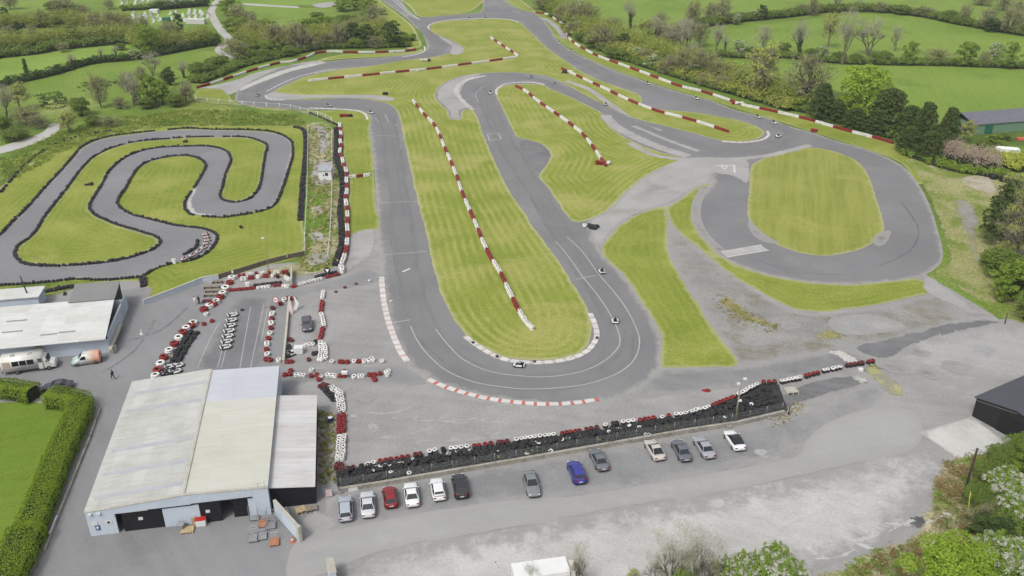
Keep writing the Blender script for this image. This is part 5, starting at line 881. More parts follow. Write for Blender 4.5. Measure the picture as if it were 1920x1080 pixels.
mTrW = plain('pale_trousers', C(206, 204, 198), .8, var=0); mTopW = plain('white_top', C(228, 228, 226), .8, var=0); mTopB = plain('black_clothing', C(36, 36, 40), .8, var=0); mNavy = plain('navy_clothing', C(44, 52, 84), .8, var=0)
standing(366, 572, [mTopW, mTrW, mSkin, mTopW], 0, 'person in a white top standing by the timber stacks', 2.6)
standing(374, 571, [mTopB, mTopB, mSkin, mTopB], 0, 'person dressed in black standing beside the one in white', -.4)
standing(213, 712, [mNavy, mTopB, mSkin, mTopW], 0, 'person in navy walking across the yard near the rainbow van', 1.2, 1.)
# ================================================================== FENCES, WALLS, POLES, YARD CLUTTER
def wall(name, px, h, t, mat, label, cat='wall', capm=None):
    P = [G(*p) for p in px]; o0 = P[0].copy(); m = MB(); cm = MB()
    for q, (mm, z0, z1, tt) in enumerate(((m, 0, h, t), (cm, h, h + .07, t * 1.25))):
        R = []
        for i, p in enumerate(P):
            d = (P[min(i + 1, len(P) - 1)] - P[max(i - 1, 0)]).normalized(); nn = Vector((-d.y, d.x, 0)) * tt / 2; p = p - o0
            R.append([p - nn + Vector((0, 0, z0)), p + nn + Vector((0, 0, z0)), p + nn + Vector((0, 0, z1)), p - nn + Vector((0, 0, z1))])
        mm.loft(R)
    o = m.build(name, mat); o.location = o0; tag(o, label, cat)
    if capm: cm.build('wall_capping', capm, o)
    return o
wl_px = [(638, 923), (720, 910), (813, 894), (973, 867), (1140, 838), (1280, 813), (1380, 798), (1470, 777)]
W_ = wall('car_park_wall', wl_px, .62, .35, mConcW, 'long low grey concrete wall between car park and tyre bank', capm=mConcW)
m = MB(); o0 = G(*wl_px[0])
for px, col_ in ((662, 1), (716, 1), (757, 1), (785, 1), (800, 1)):
    a, b = G(px - 9, 923 - (px - 9 - 638) * .168), G(px + 9, 923 - (px + 9 - 638) * .168); d = (b - a).normalized(); nn = Vector((d.y, -d.x, 0))
    m.loft([[a + nn * k - o0 + Vector((0, 0, z)) for k, z in ((.19, .05), (.22, .05), (.22, .6), (.19, .6))], [b + nn * k - o0 + Vector((0, 0, z)) for k, z in ((.19, .05), (.22, .05), (.22, .6), (.19, .6))]])
m.build('white_board', mWhite, W_)
t = NT('chain_link'); mp = t.n('ShaderNodeTexCoord').outputs['UV']
def fence(name, px, h, sp, label, post, pr, panel=None, rails=(), z0=.0, railm=None, base=0.):
    P = np.array(smooth_pts([np.array(G(*p)[:2]) for p in px], False, .2)); acc = np.concatenate([[0], np.cumsum(np.linalg.norm(np.diff(P, axis=0), axis=1))])
    o = thing(name, label, 'fence', (P[0][0], P[0][1], 0)); n = max(1, round(acc[-1] / sp)); Q = []
    for i in range(n + 1):
        k = min(np.searchsorted(acc, acc[-1] * i / n), len(P) - 1); Q.append(P[k] - P[0])
    for i, q in enumerate(Q):
        m = MB(); m.tube([(q[0], q[1], base), (q[0] + RS.uniform(-.06, .06), q[1], base + h)], pr, 5); m.build('post', post, o, True)
    for z in rails:
        m = MB(); m.tube([(q[0], q[1], base + z) for q in Q], .035 if railm is None else .05, 4); m.build('rail', railm or post, o)
    if panel:
        m = MB()
        for a, b in zip(Q, Q[1:]):
            m.add([(a[0], a[1], base + .02), (b[0], b[1], base + .02), (b[0], b[1], base + h - .06), (a[0], a[1], base + h - .06)], [(0, 1, 2, 3)])
        m.build('mesh_panel', panel, o, fixn=False)
    return o
t = NT('wire_mesh'); a1 = t.n('ShaderNodeTexWave', bands_direction='DIAGONAL'); a1.inputs['Scale'].default_value = 3.5; t.l(t.pos(), a1.inputs[0])
t.alpha(t.math('GREATER_THAN', a1.outputs['Fac'], .93)); t.col(C(150, 152, 152)); mMesh = t.m
fence('chain_link_fence', [(640, 919), (720, 906), (813, 891), (973, 864), (1140, 835), (1280, 810), (1380, 795), (1466, 775)], 1.35, 2.9, 'grey wire mesh fence on top of the concrete car park wall', mSteel, .035, mMesh, base=.6)
fence('white_post_fence', [(368, 192), (420, 197), (470, 201), (540, 206), (577, 215), (605, 223), (622, 231)], 1.9, 4.4, 'fence of white posts and wire below the far left bend', mWhite, .11, mMesh, (1.7,))
fence('rail_fence', [(622, 250), (623, 330), (622, 380), (620, 428), (615, 483)], .9, 3.2, 'broken white rail fence along the right side of the weedy path', mWhite, .06, None, (.5, .85), railm=mWhite)
fence('rail_fence', [(578, 240), (577, 300), (576, 360), (573, 420), (571, 478)], .9, 3.4, 'broken white rail fence along the left side of the weedy path', mWhite, .06, None, (.8,), railm=mWhite)
W_ = wall('paling_fence', [(411, 523), (450, 512), (500, 496), (535, 487), (571, 479)], 1., .08, plain('brown_palings', C(104, 96, 84), .9, var=.3, scale=4), 'low brown paling fence at the edge of the kart lawn', 'fence', mWood)
for x, y in ((536, 486), (435, 516)):
    m = MB(); g = G(x, y) - G(411, 523); m.box((g.x, g.y - .08, .75), (.8, .05, .55)); m.build('notice', mSign, W_)
wall('low_blue_wall', [(270, 572), (330, 549), (380, 529), (410, 524)], 1.0, .3, mBlueW, 'low pale blue wall edging the kart lawn beside the yard', capm=mCapW)
wall('white_rail', [(543, 562), (538, 620), (532, 683)], .75, .35, mCapW, 'long white rail dividing starting bay from the grey parked car', 'barrier')
wall('white_rail', [(547, 536), (548, 511)], 1.3, .3, mCapW, 'short white rail at the right end of the double tyre wall', 'barrier')
wall('kerb_wall', [(188, 768), (168, 824), (140, 893), (110, 968), (84, 1035)], .35, .3, mConcW, 'low grey kerb wall along the foot of the clipped hedge')
wall('white_plank', [(108, 972), (94, 1006)], .5, .15, mWhite, 'white plank leaning at the foot of the clipped hedge', 'plank')
W_ = wall('gate_pier_wall', [(620, 1072), (627, 1100)], 2., .7, mBlueW, 'pale blue wall end with white pier at the bottom edge', capm=mCapW)
def pole(name, base, top, r, mat, label, lamps=None, cross=False, cat='pole', tz=None):
    g = G(*base); z = tz or zfit(base[0], base[1], top[1]); lo = G(top[0], top[1], z) - g; lo.y = max(-.8, min(.8, lo.y)); o = thing(name, label, cat, (g.x, g.y, 0))
    m = MB(); m.tube([(0, 0, 0), tuple(lo * .5)[:2] + (z / 2,), (lo.x, lo.y, z)], [r, r * .9, r * .75], 8); m.build('pole', mat, o, True)
    if cross:
        m = MB(); m.tube([(lo.x - .7, lo.y, z - .3), (lo.x + .7, lo.y, z - .3)], .06, 5); m.build('crossarm', mSteel, o)
        for k in (-.6, 0, .6): m = MB(); m.lathe([(0, .22), (.05, .2), (.07, .1), (.04, 0)], 8, (lo.x + k, lo.y, z - .25 if k else z)); m.build('insulator', mWhite, o, True)
    for (dx, dz) in (lamps or ()):
        m = MB(); m.tube([(lo.x, lo.y, z - .1 + dz), (lo.x + dx, lo.y, z + dz)], .03, 5); m.box((lo.x + dx, lo.y, z + dz + .05), (.5, .35, .22)); m.build('flood_lamp', mLampW, o)
    return o
pole('lamp_post', (505, 521), (496, 447), .05, mWood, 'slim grey lamp post beside the paling fence', [(-.35, 0)])
pole('utility_pole', (60, 573), (38, 518), .14, mPole, 'leaning dark pole behind the white roofed shed')
pole('utility_pole', (1378, 797), (1390, 711), .12, mWood, 'pale wooden pole with lamps standing at the car park wall', [(.5, 0), (-.3, -.8), (.2, -3.6)])
pole('utility_pole', (1805, 933), (1833, 840), .17, mPole, 'tarred dark pole with white insulators among the bushes', None, True)
pole('stay_guard', (1812, 975), (1820, 922), .06, plain('yellow_guard', C(206, 196, 76), .5, var=.05), 'yellow stay guard slanting beside the tarred pole', cat='stay')
pole('marker_post', (1884, 607), (1889, 587), .09, mPole, 'short dark post at the road end by the bushes')
pole('marker_post', (1478, 778), (1481, 763), .1, mPole, 'short black post at the end of the car park wall')
for x, y, a, lab, kind in ((1352, 733, .3, 'red cloth lying on the gravel near the lamp pole', 'cloth'),):
    m = MB(); pts_ = [(math.cos(k) * .8 * RS.uniform(.6, 1.2), math.sin(k) * .4 * RS.uniform(.6, 1.2)) for k in [2 * PI * i / 11 for i in range(11)]]
    m.loft([[(p[0], p[1], 0) for p in pts_], [(p[0] * .9, p[1] * .9, .09 + .05 * (i % 3)) for i, p in enumerate(pts_)]]); o = m.build('red_cloth', mRedT); o.location = G(1325, 733) + Vector((0, 0, .05)); tag(o, lab, kind)
def pallet(name, px, py, ang, L, Wd, H, mat, label, n=6, cat='pallet', z=.05, group=None, slats=True):
    g = G(px, py); o = thing(name, label, cat, (g.x, g.y, z), ang, group); m = MB()
    for i in range(n): m.box((0, -Wd / 2 + Wd * (i + .5) / n, H - .02), (L, Wd / n * .78, .04))
    m.build('deck_board', mat, o); m = MB()
    for x in (-L / 2 + .06, 0, L / 2 - .06): m.box((x, 0, (H - .04) / 2), (.1, Wd, H - .04))
    m.build('bearer', mat, o); return o
pallet('wooden_pallet', 564, 960, .5, 1.2, 1.2, .45, mPal, 'upper yellow pallet leaning by the black lean-to', 6)
pallet('wooden_pallet', 584, 957, .35, 1.4, 1., .4, mWood, 'grey wooden pallet at the lean-to corner', 3)
pallet('wooden_pallet', 352, 996, .15, 1.5, 1.2, .25, mPal, 'pale timber pallet flat in front of the blue wall', 7)
pallet('wooden_pallet', 1483, 736, .15, 1.8, 1.6, .45, mCapW, 'weathered pallet base on the old slab by the tyre wall', 4)
for i, (x, y, L) in enumerate(((408, 531, 1.9), (397, 541, 2.8), (400, 548, 2.9), (395, 556, 2.4))):
    pallet('timber_stack', x, y, .05, L, .8, .5, mWood, ['short timber stack furthest from the people', 'long timber stack second from the far end', 'long timber stack third from the far end', 'timber stack nearest the two standing people'][i], 3, 'timber')
pallet('timber_stack', 392, 567, .1, 2.2, .9, .4, mDarkRed, 'dark timber platform with red and white kit beside the people', 4, 'timber')
def cage(px, py, ang, label, rust=False, h=1.6, full=True):
    g = G(px, py); o = thing('roll_cage', label, 'trolley', (g.x, g.y, .05), ang, 'roll cages by the shed door'); o.scale = (1.35, 1.35, 1.3); m = MB(); m.box((0, 0, .18), (.8, .95, .06)); m.build('deck', mRust if rust else mSteel, o)
    m = MB(); mt = mSteel
    for x in (-.4, .4):
        for y in (-.46, .46):
            if full or y > 0: m.tube([(x, y, .18), (x, y, h)], .022, 4)
    for z in (.5, .85, 1.2, h): m.tube([(-.4, .46, z), (.4, .46, z)], .014, 4)
    if full:
        for x in (-.4, .4):
            for z in (.5, .85, 1.2, h): m.tube([(x, -.46, z), (x, .46, z)], .014, 4)
    m.build('cage_frame', mt, o)
    for x in (-.34, .34):
        for y in (-.4, .4): m = MB(); m.lathe([(.02, -.02), (.07, -.02), (.07, .02), (.02, .02)], 8, (x, y, .07), M=Matrix.Rotation(PI / 2, 3, 'Y'), closed=True); m.build('castor', mBlack, o)
    return o
mRust = plain('rusty_panel', C(176, 120, 92), .8, var=.25, scale=4)
cage(476, 1012, .2, 'empty silver trolley lying furthest left in the yard', h=.5, full=False); cage(492, 1008, .2, 'empty silver trolley second from the left', h=.5, full=False)
cage(515, 1019, .25, 'rusty trolley standing nearest the yard', True, .9, False); cage(509, 988, .2, 'tall grey roll cage against the blue wing wall', False, 1.6); cage(494, 984, .2, 'tall rust streaked roll cage next to the wing wall cage', True, 1.6); cage(478, 972, .15, 'roll cage with white lid beside the open shed door', False, 1.7)
def crate(name, px, py, size, mat, label, cat='crate', ang=0, lid=None, z=.05):
    g = G(px, py); m = MB(); m.box((0, 0, size[2] / 2), size); o = m.build(name, mat, bevel=.04); o.location = (g.x, g.y, z); o.rotation_euler = (0, 0, ang); tag(o, label, cat)
    m = MB(); m.box((0, 0, size[2] + .03), (size[0] * 1.05, size[1] * 1.05, .08)); m.build('lid', lid or mat, o, bevel=.02); return o
crate('ice_cream_chest', 378, 985, (1.2, .7, .95), mWhite, 'white chest with red lid against the shed by the door', 'chest', .19, mSignR)
crate('cardboard_sheet', 365, 985, (.5, .3, 1.1), mPal, 'upright timber board leaning beside the red lidded chest', 'board', .5)
crate('water_tank', 561, 662, (1.4, 1.2, 1.1), mWhite, 'white plastic crate tank behind the long white rail', 'tank', .1)
crate('white_box', 647, 709, (.9, .6, .35), mWhite, 'white box set on red tyres behind the big shed', 'box', 0, None, .8)
crate('white_box', 465, 539, (.8, .5, .9), mWhite, 'white box standing between the pit lane tyre walls', 'box')
crate('white_box', 327, 494.5, (.8, .5, .9), mWhite, "white box on the kids' track tyre edge", 'box')
crate('concrete_block', 1366, 803, (.8, .5, .4), mConcW, 'pale concrete block at the foot of the lamp pole', 'block')
crate('concrete_block', 1443, 787, (.6, .4, .3), mConcW, 'pale block near the end of the car park wall', 'block')
crate('concrete_block', 1613, 696, (.7, .6, .4), mWhite, 'white block on weeds at the tyre wall end', 'block')
crate('grey_bin', 340, 992, (.8, .8, .7), mSteel, 'grey metal bin lying by the pale timber pallet', 'bin')
m = MB(); m.lathe([(0, 0), (.32, 0), (.34, .1), (.33, .45), (.34, .5), (.34, .9), (.3, .95), (0, .95)], 14, mfun=lambda j: 1 if j > 4 else 0); o = m.build('oil_drum', [plain('blue_drum', C(48, 62, 120), .4, var=.05), mWhite], smooth=True, fixn=False); o.location = G(620, 792); tag(o, 'blue drum with white top in weeds beside the black lean-to', 'drum')
def cone(px, py, c, lab):
    m = MB(); m.box((0, 0, .03), (.42, .42, .06), mi=0); m.lathe([(.18, .05), (.13, .25), (.09, .45), (.04, .75), (0, .76)], 10, mfun=lambda j: 1 if j == 1 else 0); o = m.build('traffic_cone', [c, mWhite], smooth=False, fixn=False); o.location = G(px, py) + Vector((0, 0, .05)); tag(o, lab, 'cone'); o.scale = (1.3, 1.3, 1.2)
mOr = plain('orange_plastic', C(206, 112, 84), .6, var=.05)
cone(549, 1016, mOr, 'orange cone at the foot of the wing wall pier'); cone(531, 966, mWhite, 'white cone left of a pair behind the wing wall'); cone(538, 961, mWhite, 'white cone right of a pair behind the wing wall'); cone(266, 627, mWhite, 'lone white cone in the middle of the yard')
def sign(px, py, kind, lab, h=1.6):
    g = G(px, py); o = thing('road_sign', lab, 'sign', (g.x, g.y, .05)); m = MB(); m.tube([(0, 0, 0), (0, 0, h)], .04, 6); m.build('post', mSteel, o)
    M = Matrix.Rotation(PI / 2 - .2, 3, 'X')
    if kind == 'round':
        for r, z, mt, nm in ((.55, 0, mSignR, 'plate'), (.44, .015, mWhite, 'sign_face')):
            m = MB(); m.lathe([(0, .02), (r, .02), (r, -.01), (0, -.01)], 20, (0, -.05 - z, h), M=M); m.build(nm, mt, o)
        m = MB(); m.box((0, -.1, h), (.66, .03, .16)); m.build('bar', mSignR, o)
    else:
        for r, z, mt, nm in ((.62, 0, mBlack, 'plate'), (.46, .03, mWhite, 'sign_face')):
            m = MB(); n = 20 if nm == 'plate' else 3; m.lathe([(0, .02), (r, .02), (r, -.01), (0, -.01)], n, (0, -.05 - z, h), M=M @ Matrix.Rotation(-PI / 2, 3, 'Z')); m.build(nm, mt, o)
sign(519, 577, 'round', 'round red and white no entry sign at the starting bay corner'); sign(615, 520, 'tri', 'black disc sign with white triangle at the pit lane entry', 1.5)
for i, (x, y, q) in enumerate(((546, 590, 0), (553, 582, 1))):
    m = MB(); m.loft([[(-.35, 0, 0), (.35, 0, 0), (.35, .06, 0), (-.35, .06, 0)], [(-.3 + .5 * q, .25, 1.3), (.55 * q + .25, .25, 1.3), (.55 * q + .25, .31, 1.3), (-.3 + .5 * q, .31, 1.3)], [(-.1, .5, 2.5), (.1, .5, 2.5), (.1, .56, 2.5), (-.1, .56, 2.5)]])
    o = m.build('display_board', mPink if not q else mWhite); o.location = G(x, y); tag(o, ['narrow pink board leaning against the long white rail end', 'wide white pointed board beside the narrow pink board'][i], 'board')
# gates near the silver hatchback
o = thing('field_gate', 'grey tubular gate beside the silver hatchback and the lean-to', 'gate', tuple(G(606, 932))); m = MB()
for z in (.35, .65, .95, 1.25): m.tube([(0, 0, z), (2.3, .5, z)], .03, 5)
for k in (0, .5, 1): m.tube([(2.3 * k, .5 * k, .05), (2.3 * k, .5 * k, 1.3)], .035, 5)
m.build('bars', mSteel, o); m = MB(); m.loft([[(.4, -.12, .2), (1.2, -.0, .2), (1.2, .0, 1.25), (.4, -.12, 1.25)], [(.4, -.16, .2), (1.2, -.04, .2), (1.2, -.04, 1.25), (.4, -.16, 1.25)]]); m.build('notice', mPink, o)
o = thing('hurdle', 'grey metal hurdle leaning by the tyre column beside the drum', 'hurdle', tuple(G(630, 790))); m = MB()
for k in range(7): m.tube([(0, k * .35, .05), (0, k * .35, 1.1)], .025, 4)
m.tube([(0, 0, 1.1), (0, 2.1, 1.1)], .03, 4); m.tube([(0, 0, .2), (0, 2.1, .2)], .03, 4); m.build('bars', mSteel, o)
# graveyard and far oddments
mStone = plain('pale_headstone', C(216, 216, 212), .7, var=.08); mStoneD = plain('grey_headstone', C(170, 170, 168), .7, var=.08)
gm = []
for mt in (mStone, mStoneD):
    m = MB(); m.box((0, 0, .12), (1.1, 2.1, .24)); m.loft([[(-.5, 1.0, .2), (.5, 1.0, .2), (.5, 1.22, .2), (-.5, 1.22, .2)], [(-.5, 1., 1.2), (.5, 1., 1.2), (.5, 1.22, 1.2), (-.5, 1.22, 1.2)], [(-.2, 1., 1.5), (.2, 1., 1.5), (.2, 1.22, 1.5), (-.2, 1.22, 1.5)]]); gm.append(m.mesh('gravestone', [mt]))
for r in range(7):
    for k in range(13):
        if RS.rand() < .3: continue
        u = k / 12; x = 248 + 140 * u + RS.uniform(-2, 2) + r * .5; y = 27 + r * 2.6 - u * 4 + RS.uniform(-.6, .6)
        if 304 < x < 318: continue
        o = link('gravestone', gm[RS.rand() < .25]); g = G(x, y); o.location = g; o.rotation_euler = (0, 0, RS.uniform(-.15, .15)); s = RS.uniform(.8, 1.25); o.scale = (s, s, s)
        tag(o, 'pale headstone with kerbed grave in the far cemetery rows', 'gravestone', 'headstones in the far cemetery')
for r in range(2):
    for k in range(14):
        o = link('gravestone', gm[RS.rand() < .5]); g = G(228 + 12 * k + RS.uniform(-3, 3), 3 + 5 * r + RS.uniform(-1, 1)); o.location = g; tag(o, 'small headstone in the cemetery part behind the dark hedge', 'gravestone', 'headstones behind the dark cemetery hedge')
crate('utility_shed', 313, 41, (3.2, 2.2, 2.), mGd, 'small green shed between the cemetery plots', 'shed')
crate('caravan', 368, 45, (9, 2.4, 2.2), mTrW, 'long cream caravan below the cemetery', 'caravan', -.05, mWhite)
o = crate('white_canopy', 290, 24, (4, 3, 1.6), mWhite, 'white canopy at the back of the cemetery', 'canopy')
for i, (x, y) in enumerate(((1862, 335), (1882, 340), (1850, 331))):
    m = MB(); m.lathe([(0, 0), (.9, 0), (1., .2), (1., 1.), (.9, 1.2), (0, 1.2)], 14); o = m.build('wrapped_bale', mBlack, smooth=True); o.location = G(x, y); s = (1., 1.15, .6)[i]; o.scale = (s, s, s); tag(o, ['middle sized black wrapped bale by the bare ground', 'largest black wrapped bale nearest the right edge', 'smallest black wrapped bale on the left of three'][i], 'bale')
m = MB(); m.loft([[(-3, -.9, 0), (3, -.9, 0), (3, .9, 0), (-3, .9, 0)], [(-3, -.9, .9), (3, -.9, .9), (3, .9, .9), (-3, .9, .9)], [(-2.4, -.3, 1.3), (2.4, -.3, 1.3), (2.4, .3, 1.3), (-2.4, .3, 1.3)]]); o = m.build('white_trailer', mWhite); o.location = G(1888, 284); o.rotation_euler = (0, 0, -.3); tag(o, 'white covered trailer among scrub at the right edge', 'trailer')
crate('orange_skip', 1916, 263, (3., 1.4, .6), mOr, 'orange skip by the barn at the right edge', 'skip')
car('dark car parked at the far junction on the grass edge', (868, -4), (882, 0), 'hatch', C(60, 60, 66), 4.3)
# ================================================================== TREES, HEDGES, SCRUB
def leafmat(name, c1, c2, c3=None, var=.5):
    t = NT(name); g = t.n('ShaderNodeNewGeometry'); oi = t.n('ShaderNodeObjectInfo')
    c = t.mix(g.outputs['Random Per Island'], c1, c2)
    if c3: c = t.mix(t.math('MULTIPLY', t.step(t.noise(.35, 3), .45, .65), .6), c, c3)
    c = t.mix(t.math('MULTIPLY', oi.outputs['Random'], var), c, tuple(x * .72 for x in c2[:3]) + (1,))
    t.col(c); t.b.inputs['Roughness'].default_value = .8; t.b.inputs['Specular IOR Level'].default_value = .1
    tr = t.n('ShaderNodeBsdfTranslucent'); t.l(c, tr.inputs['Color']); mx = t.n('ShaderNodeMixShader'); mx.inputs[0].default_value = .35; t.l(t.b.outputs[0], mx.inputs[1]); t.l(tr.outputs[0], mx.inputs[2]); t.l(mx.outputs[0], t.t.nodes['Material Output'].inputs['Surface']); return t.m
C_old = C
def C(r, g, b): return C_old(r, g, b, LK)
LK = .86
LM = dict(leafy=leafmat('green_leaves', C(96, 118, 44), C(120, 140, 58), C(104, 130, 50)), budding=leafmat('budding_leaves', C(128, 136, 62), C(146, 150, 78), C(118, 124, 66)),
          brown=leafmat('brown_buds', C(120, 120, 76), C(136, 132, 86), C(112, 122, 64)), bright=leafmat('fresh_bright_leaves', C(114, 138, 44), C(134, 156, 60), None, .12), dark=leafmat('dark_evergreen', C(56, 74, 40), C(74, 92, 50), C(64, 80, 46)),
          conifer=leafmat('conifer_needles', C(46, 62, 34), C(84, 102, 54), C(82, 86, 48), .3), shrub=leafmat('shrub_leaves', C(88, 108, 48), C(112, 130, 62), C(100, 114, 58)), haw=leafmat('hawthorn_leaves', C(100, 124, 50), C(122, 146, 62), None, .3),
          yel=leafmat('yellow_green_leaves', C(144, 152, 62), C(160, 166, 76), None, .3), hedge=leafmat('clipped_hedge_leaves', C(100, 122, 36), C(122, 142, 50), C(112, 132, 42), .1), hedge2=leafmat('clipped_hedge_darker', C(92, 110, 34), C(108, 128, 42), None, .1),  # second clipped hedge green: a darker leaf tone mixed in at random
          straw=leafmat('dead_stems', C(160, 146, 112), C(142, 124, 92), C(176, 164, 132), .2), rust=leafmat('brown_bramble', C(120, 92, 62), C(142, 116, 84), C(98, 84, 56), .2), twig=leafmat('pinkish_twigs', C(150, 136, 120), C(168, 152, 136), C(136, 124, 104), .2))
C = C_old
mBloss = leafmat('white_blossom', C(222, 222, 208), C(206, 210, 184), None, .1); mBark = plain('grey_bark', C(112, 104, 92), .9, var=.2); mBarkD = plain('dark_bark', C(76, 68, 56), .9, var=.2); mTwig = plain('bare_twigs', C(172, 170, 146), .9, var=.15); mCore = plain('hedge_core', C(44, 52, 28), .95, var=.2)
def leaf_arrays(c, out, size, bias=.8):
    n = len(c); nr = out * bias + RS.normal(size=(n, 3)) * .55 + np.array((0, 0, .35)); nr /= np.linalg.norm(nr, axis=1)[:, None]
    a = np.cross(nr, RS.normal(size=(n, 3))); a /= np.linalg.norm(a, axis=1)[:, None]; b = np.cross(nr, a)
    s = (size * RS.uniform(.6, 1.3, n))[:, None]; a = a * s; b = b * s * .6
    return np.stack([c - a, c - b, c + a, c + b], 1)
def quad_mesh(name, Q, mats, mi=None):
    n = len(Q); me = bpy.data.meshes.new(name); me.vertices.add(4 * n); me.loops.add(4 * n); me.polygons.add(n)
    me.vertices.foreach_set('co', Q.reshape(-1).astype(np.float32)); me.loops.foreach_set('vertex_index', np.arange(4 * n, dtype=np.int32)); me.polygons.foreach_set('loop_start', np.arange(0, 4 * n, 4, dtype=np.int32))
    try: me.polygons.foreach_set('loop_total', np.full(n, 4, np.int32))
    except Exception: pass
    for m in mats: me.materials.append(m)
    if mi is not None: me.polygons.foreach_set('material_index', mi.astype(np.int32))
    me.update(calc_edges=True); return me
def clump(c, r, n, size, flat=1., bias=.8):
    d = RS.normal(size=(n, 3)); d /= np.linalg.norm(d, axis=1)[:, None]; d[:, 2] = np.where(d[:, 2] < -.3, -d[:, 2], d[:, 2])
    p = c + d * (np.array(r) * RS.uniform(.55, 1.08, n)[:, None] ** .6)
    return leaf_arrays(p, d, size, bias)
def twigs(c, r, n, L=.55, wdt=.028):      # fine shoots, thin slivers pointing up and out
    d = RS.normal(size=(n, 3)); d /= np.linalg.norm(d, axis=1)[:, None]; p = c + d * np.array(r) * RS.uniform(.3, 1.1, n)[:, None]
    a = d * .5 + RS.normal(size=(n, 3)) * .45 + np.array((0, 0, .6)); a /= np.linalg.norm(a, axis=1)[:, None]; b = np.cross(a, RS.normal(size=(n, 3))); b /= np.linalg.norm(b, axis=1)[:, None]
    s = (L * RS.uniform(.5, 1.3, n))[:, None]; return np.stack([p - a * s - b * wdt, p - a * s + b * wdt, p + a * s + b * wdt * .5, p + a * s - b * wdt * .5], 1)
def limb(m, a, b, r0, r1, bend=.12, n=4, sides=5):
    a, b = np.array(a, float), np.array(b, float); L = np.linalg.norm(b - a); k = RS.normal(size=3) * L * bend; k[2] = abs(k[2]) * .4
    m.tube([tuple(a + (b - a) * t + k * math.sin(PI * t)) for t in np.linspace(0, 1, n)], [r0 + (r1 - r0) * t for t in np.linspace(0, 1, n)], sides, caps=False)
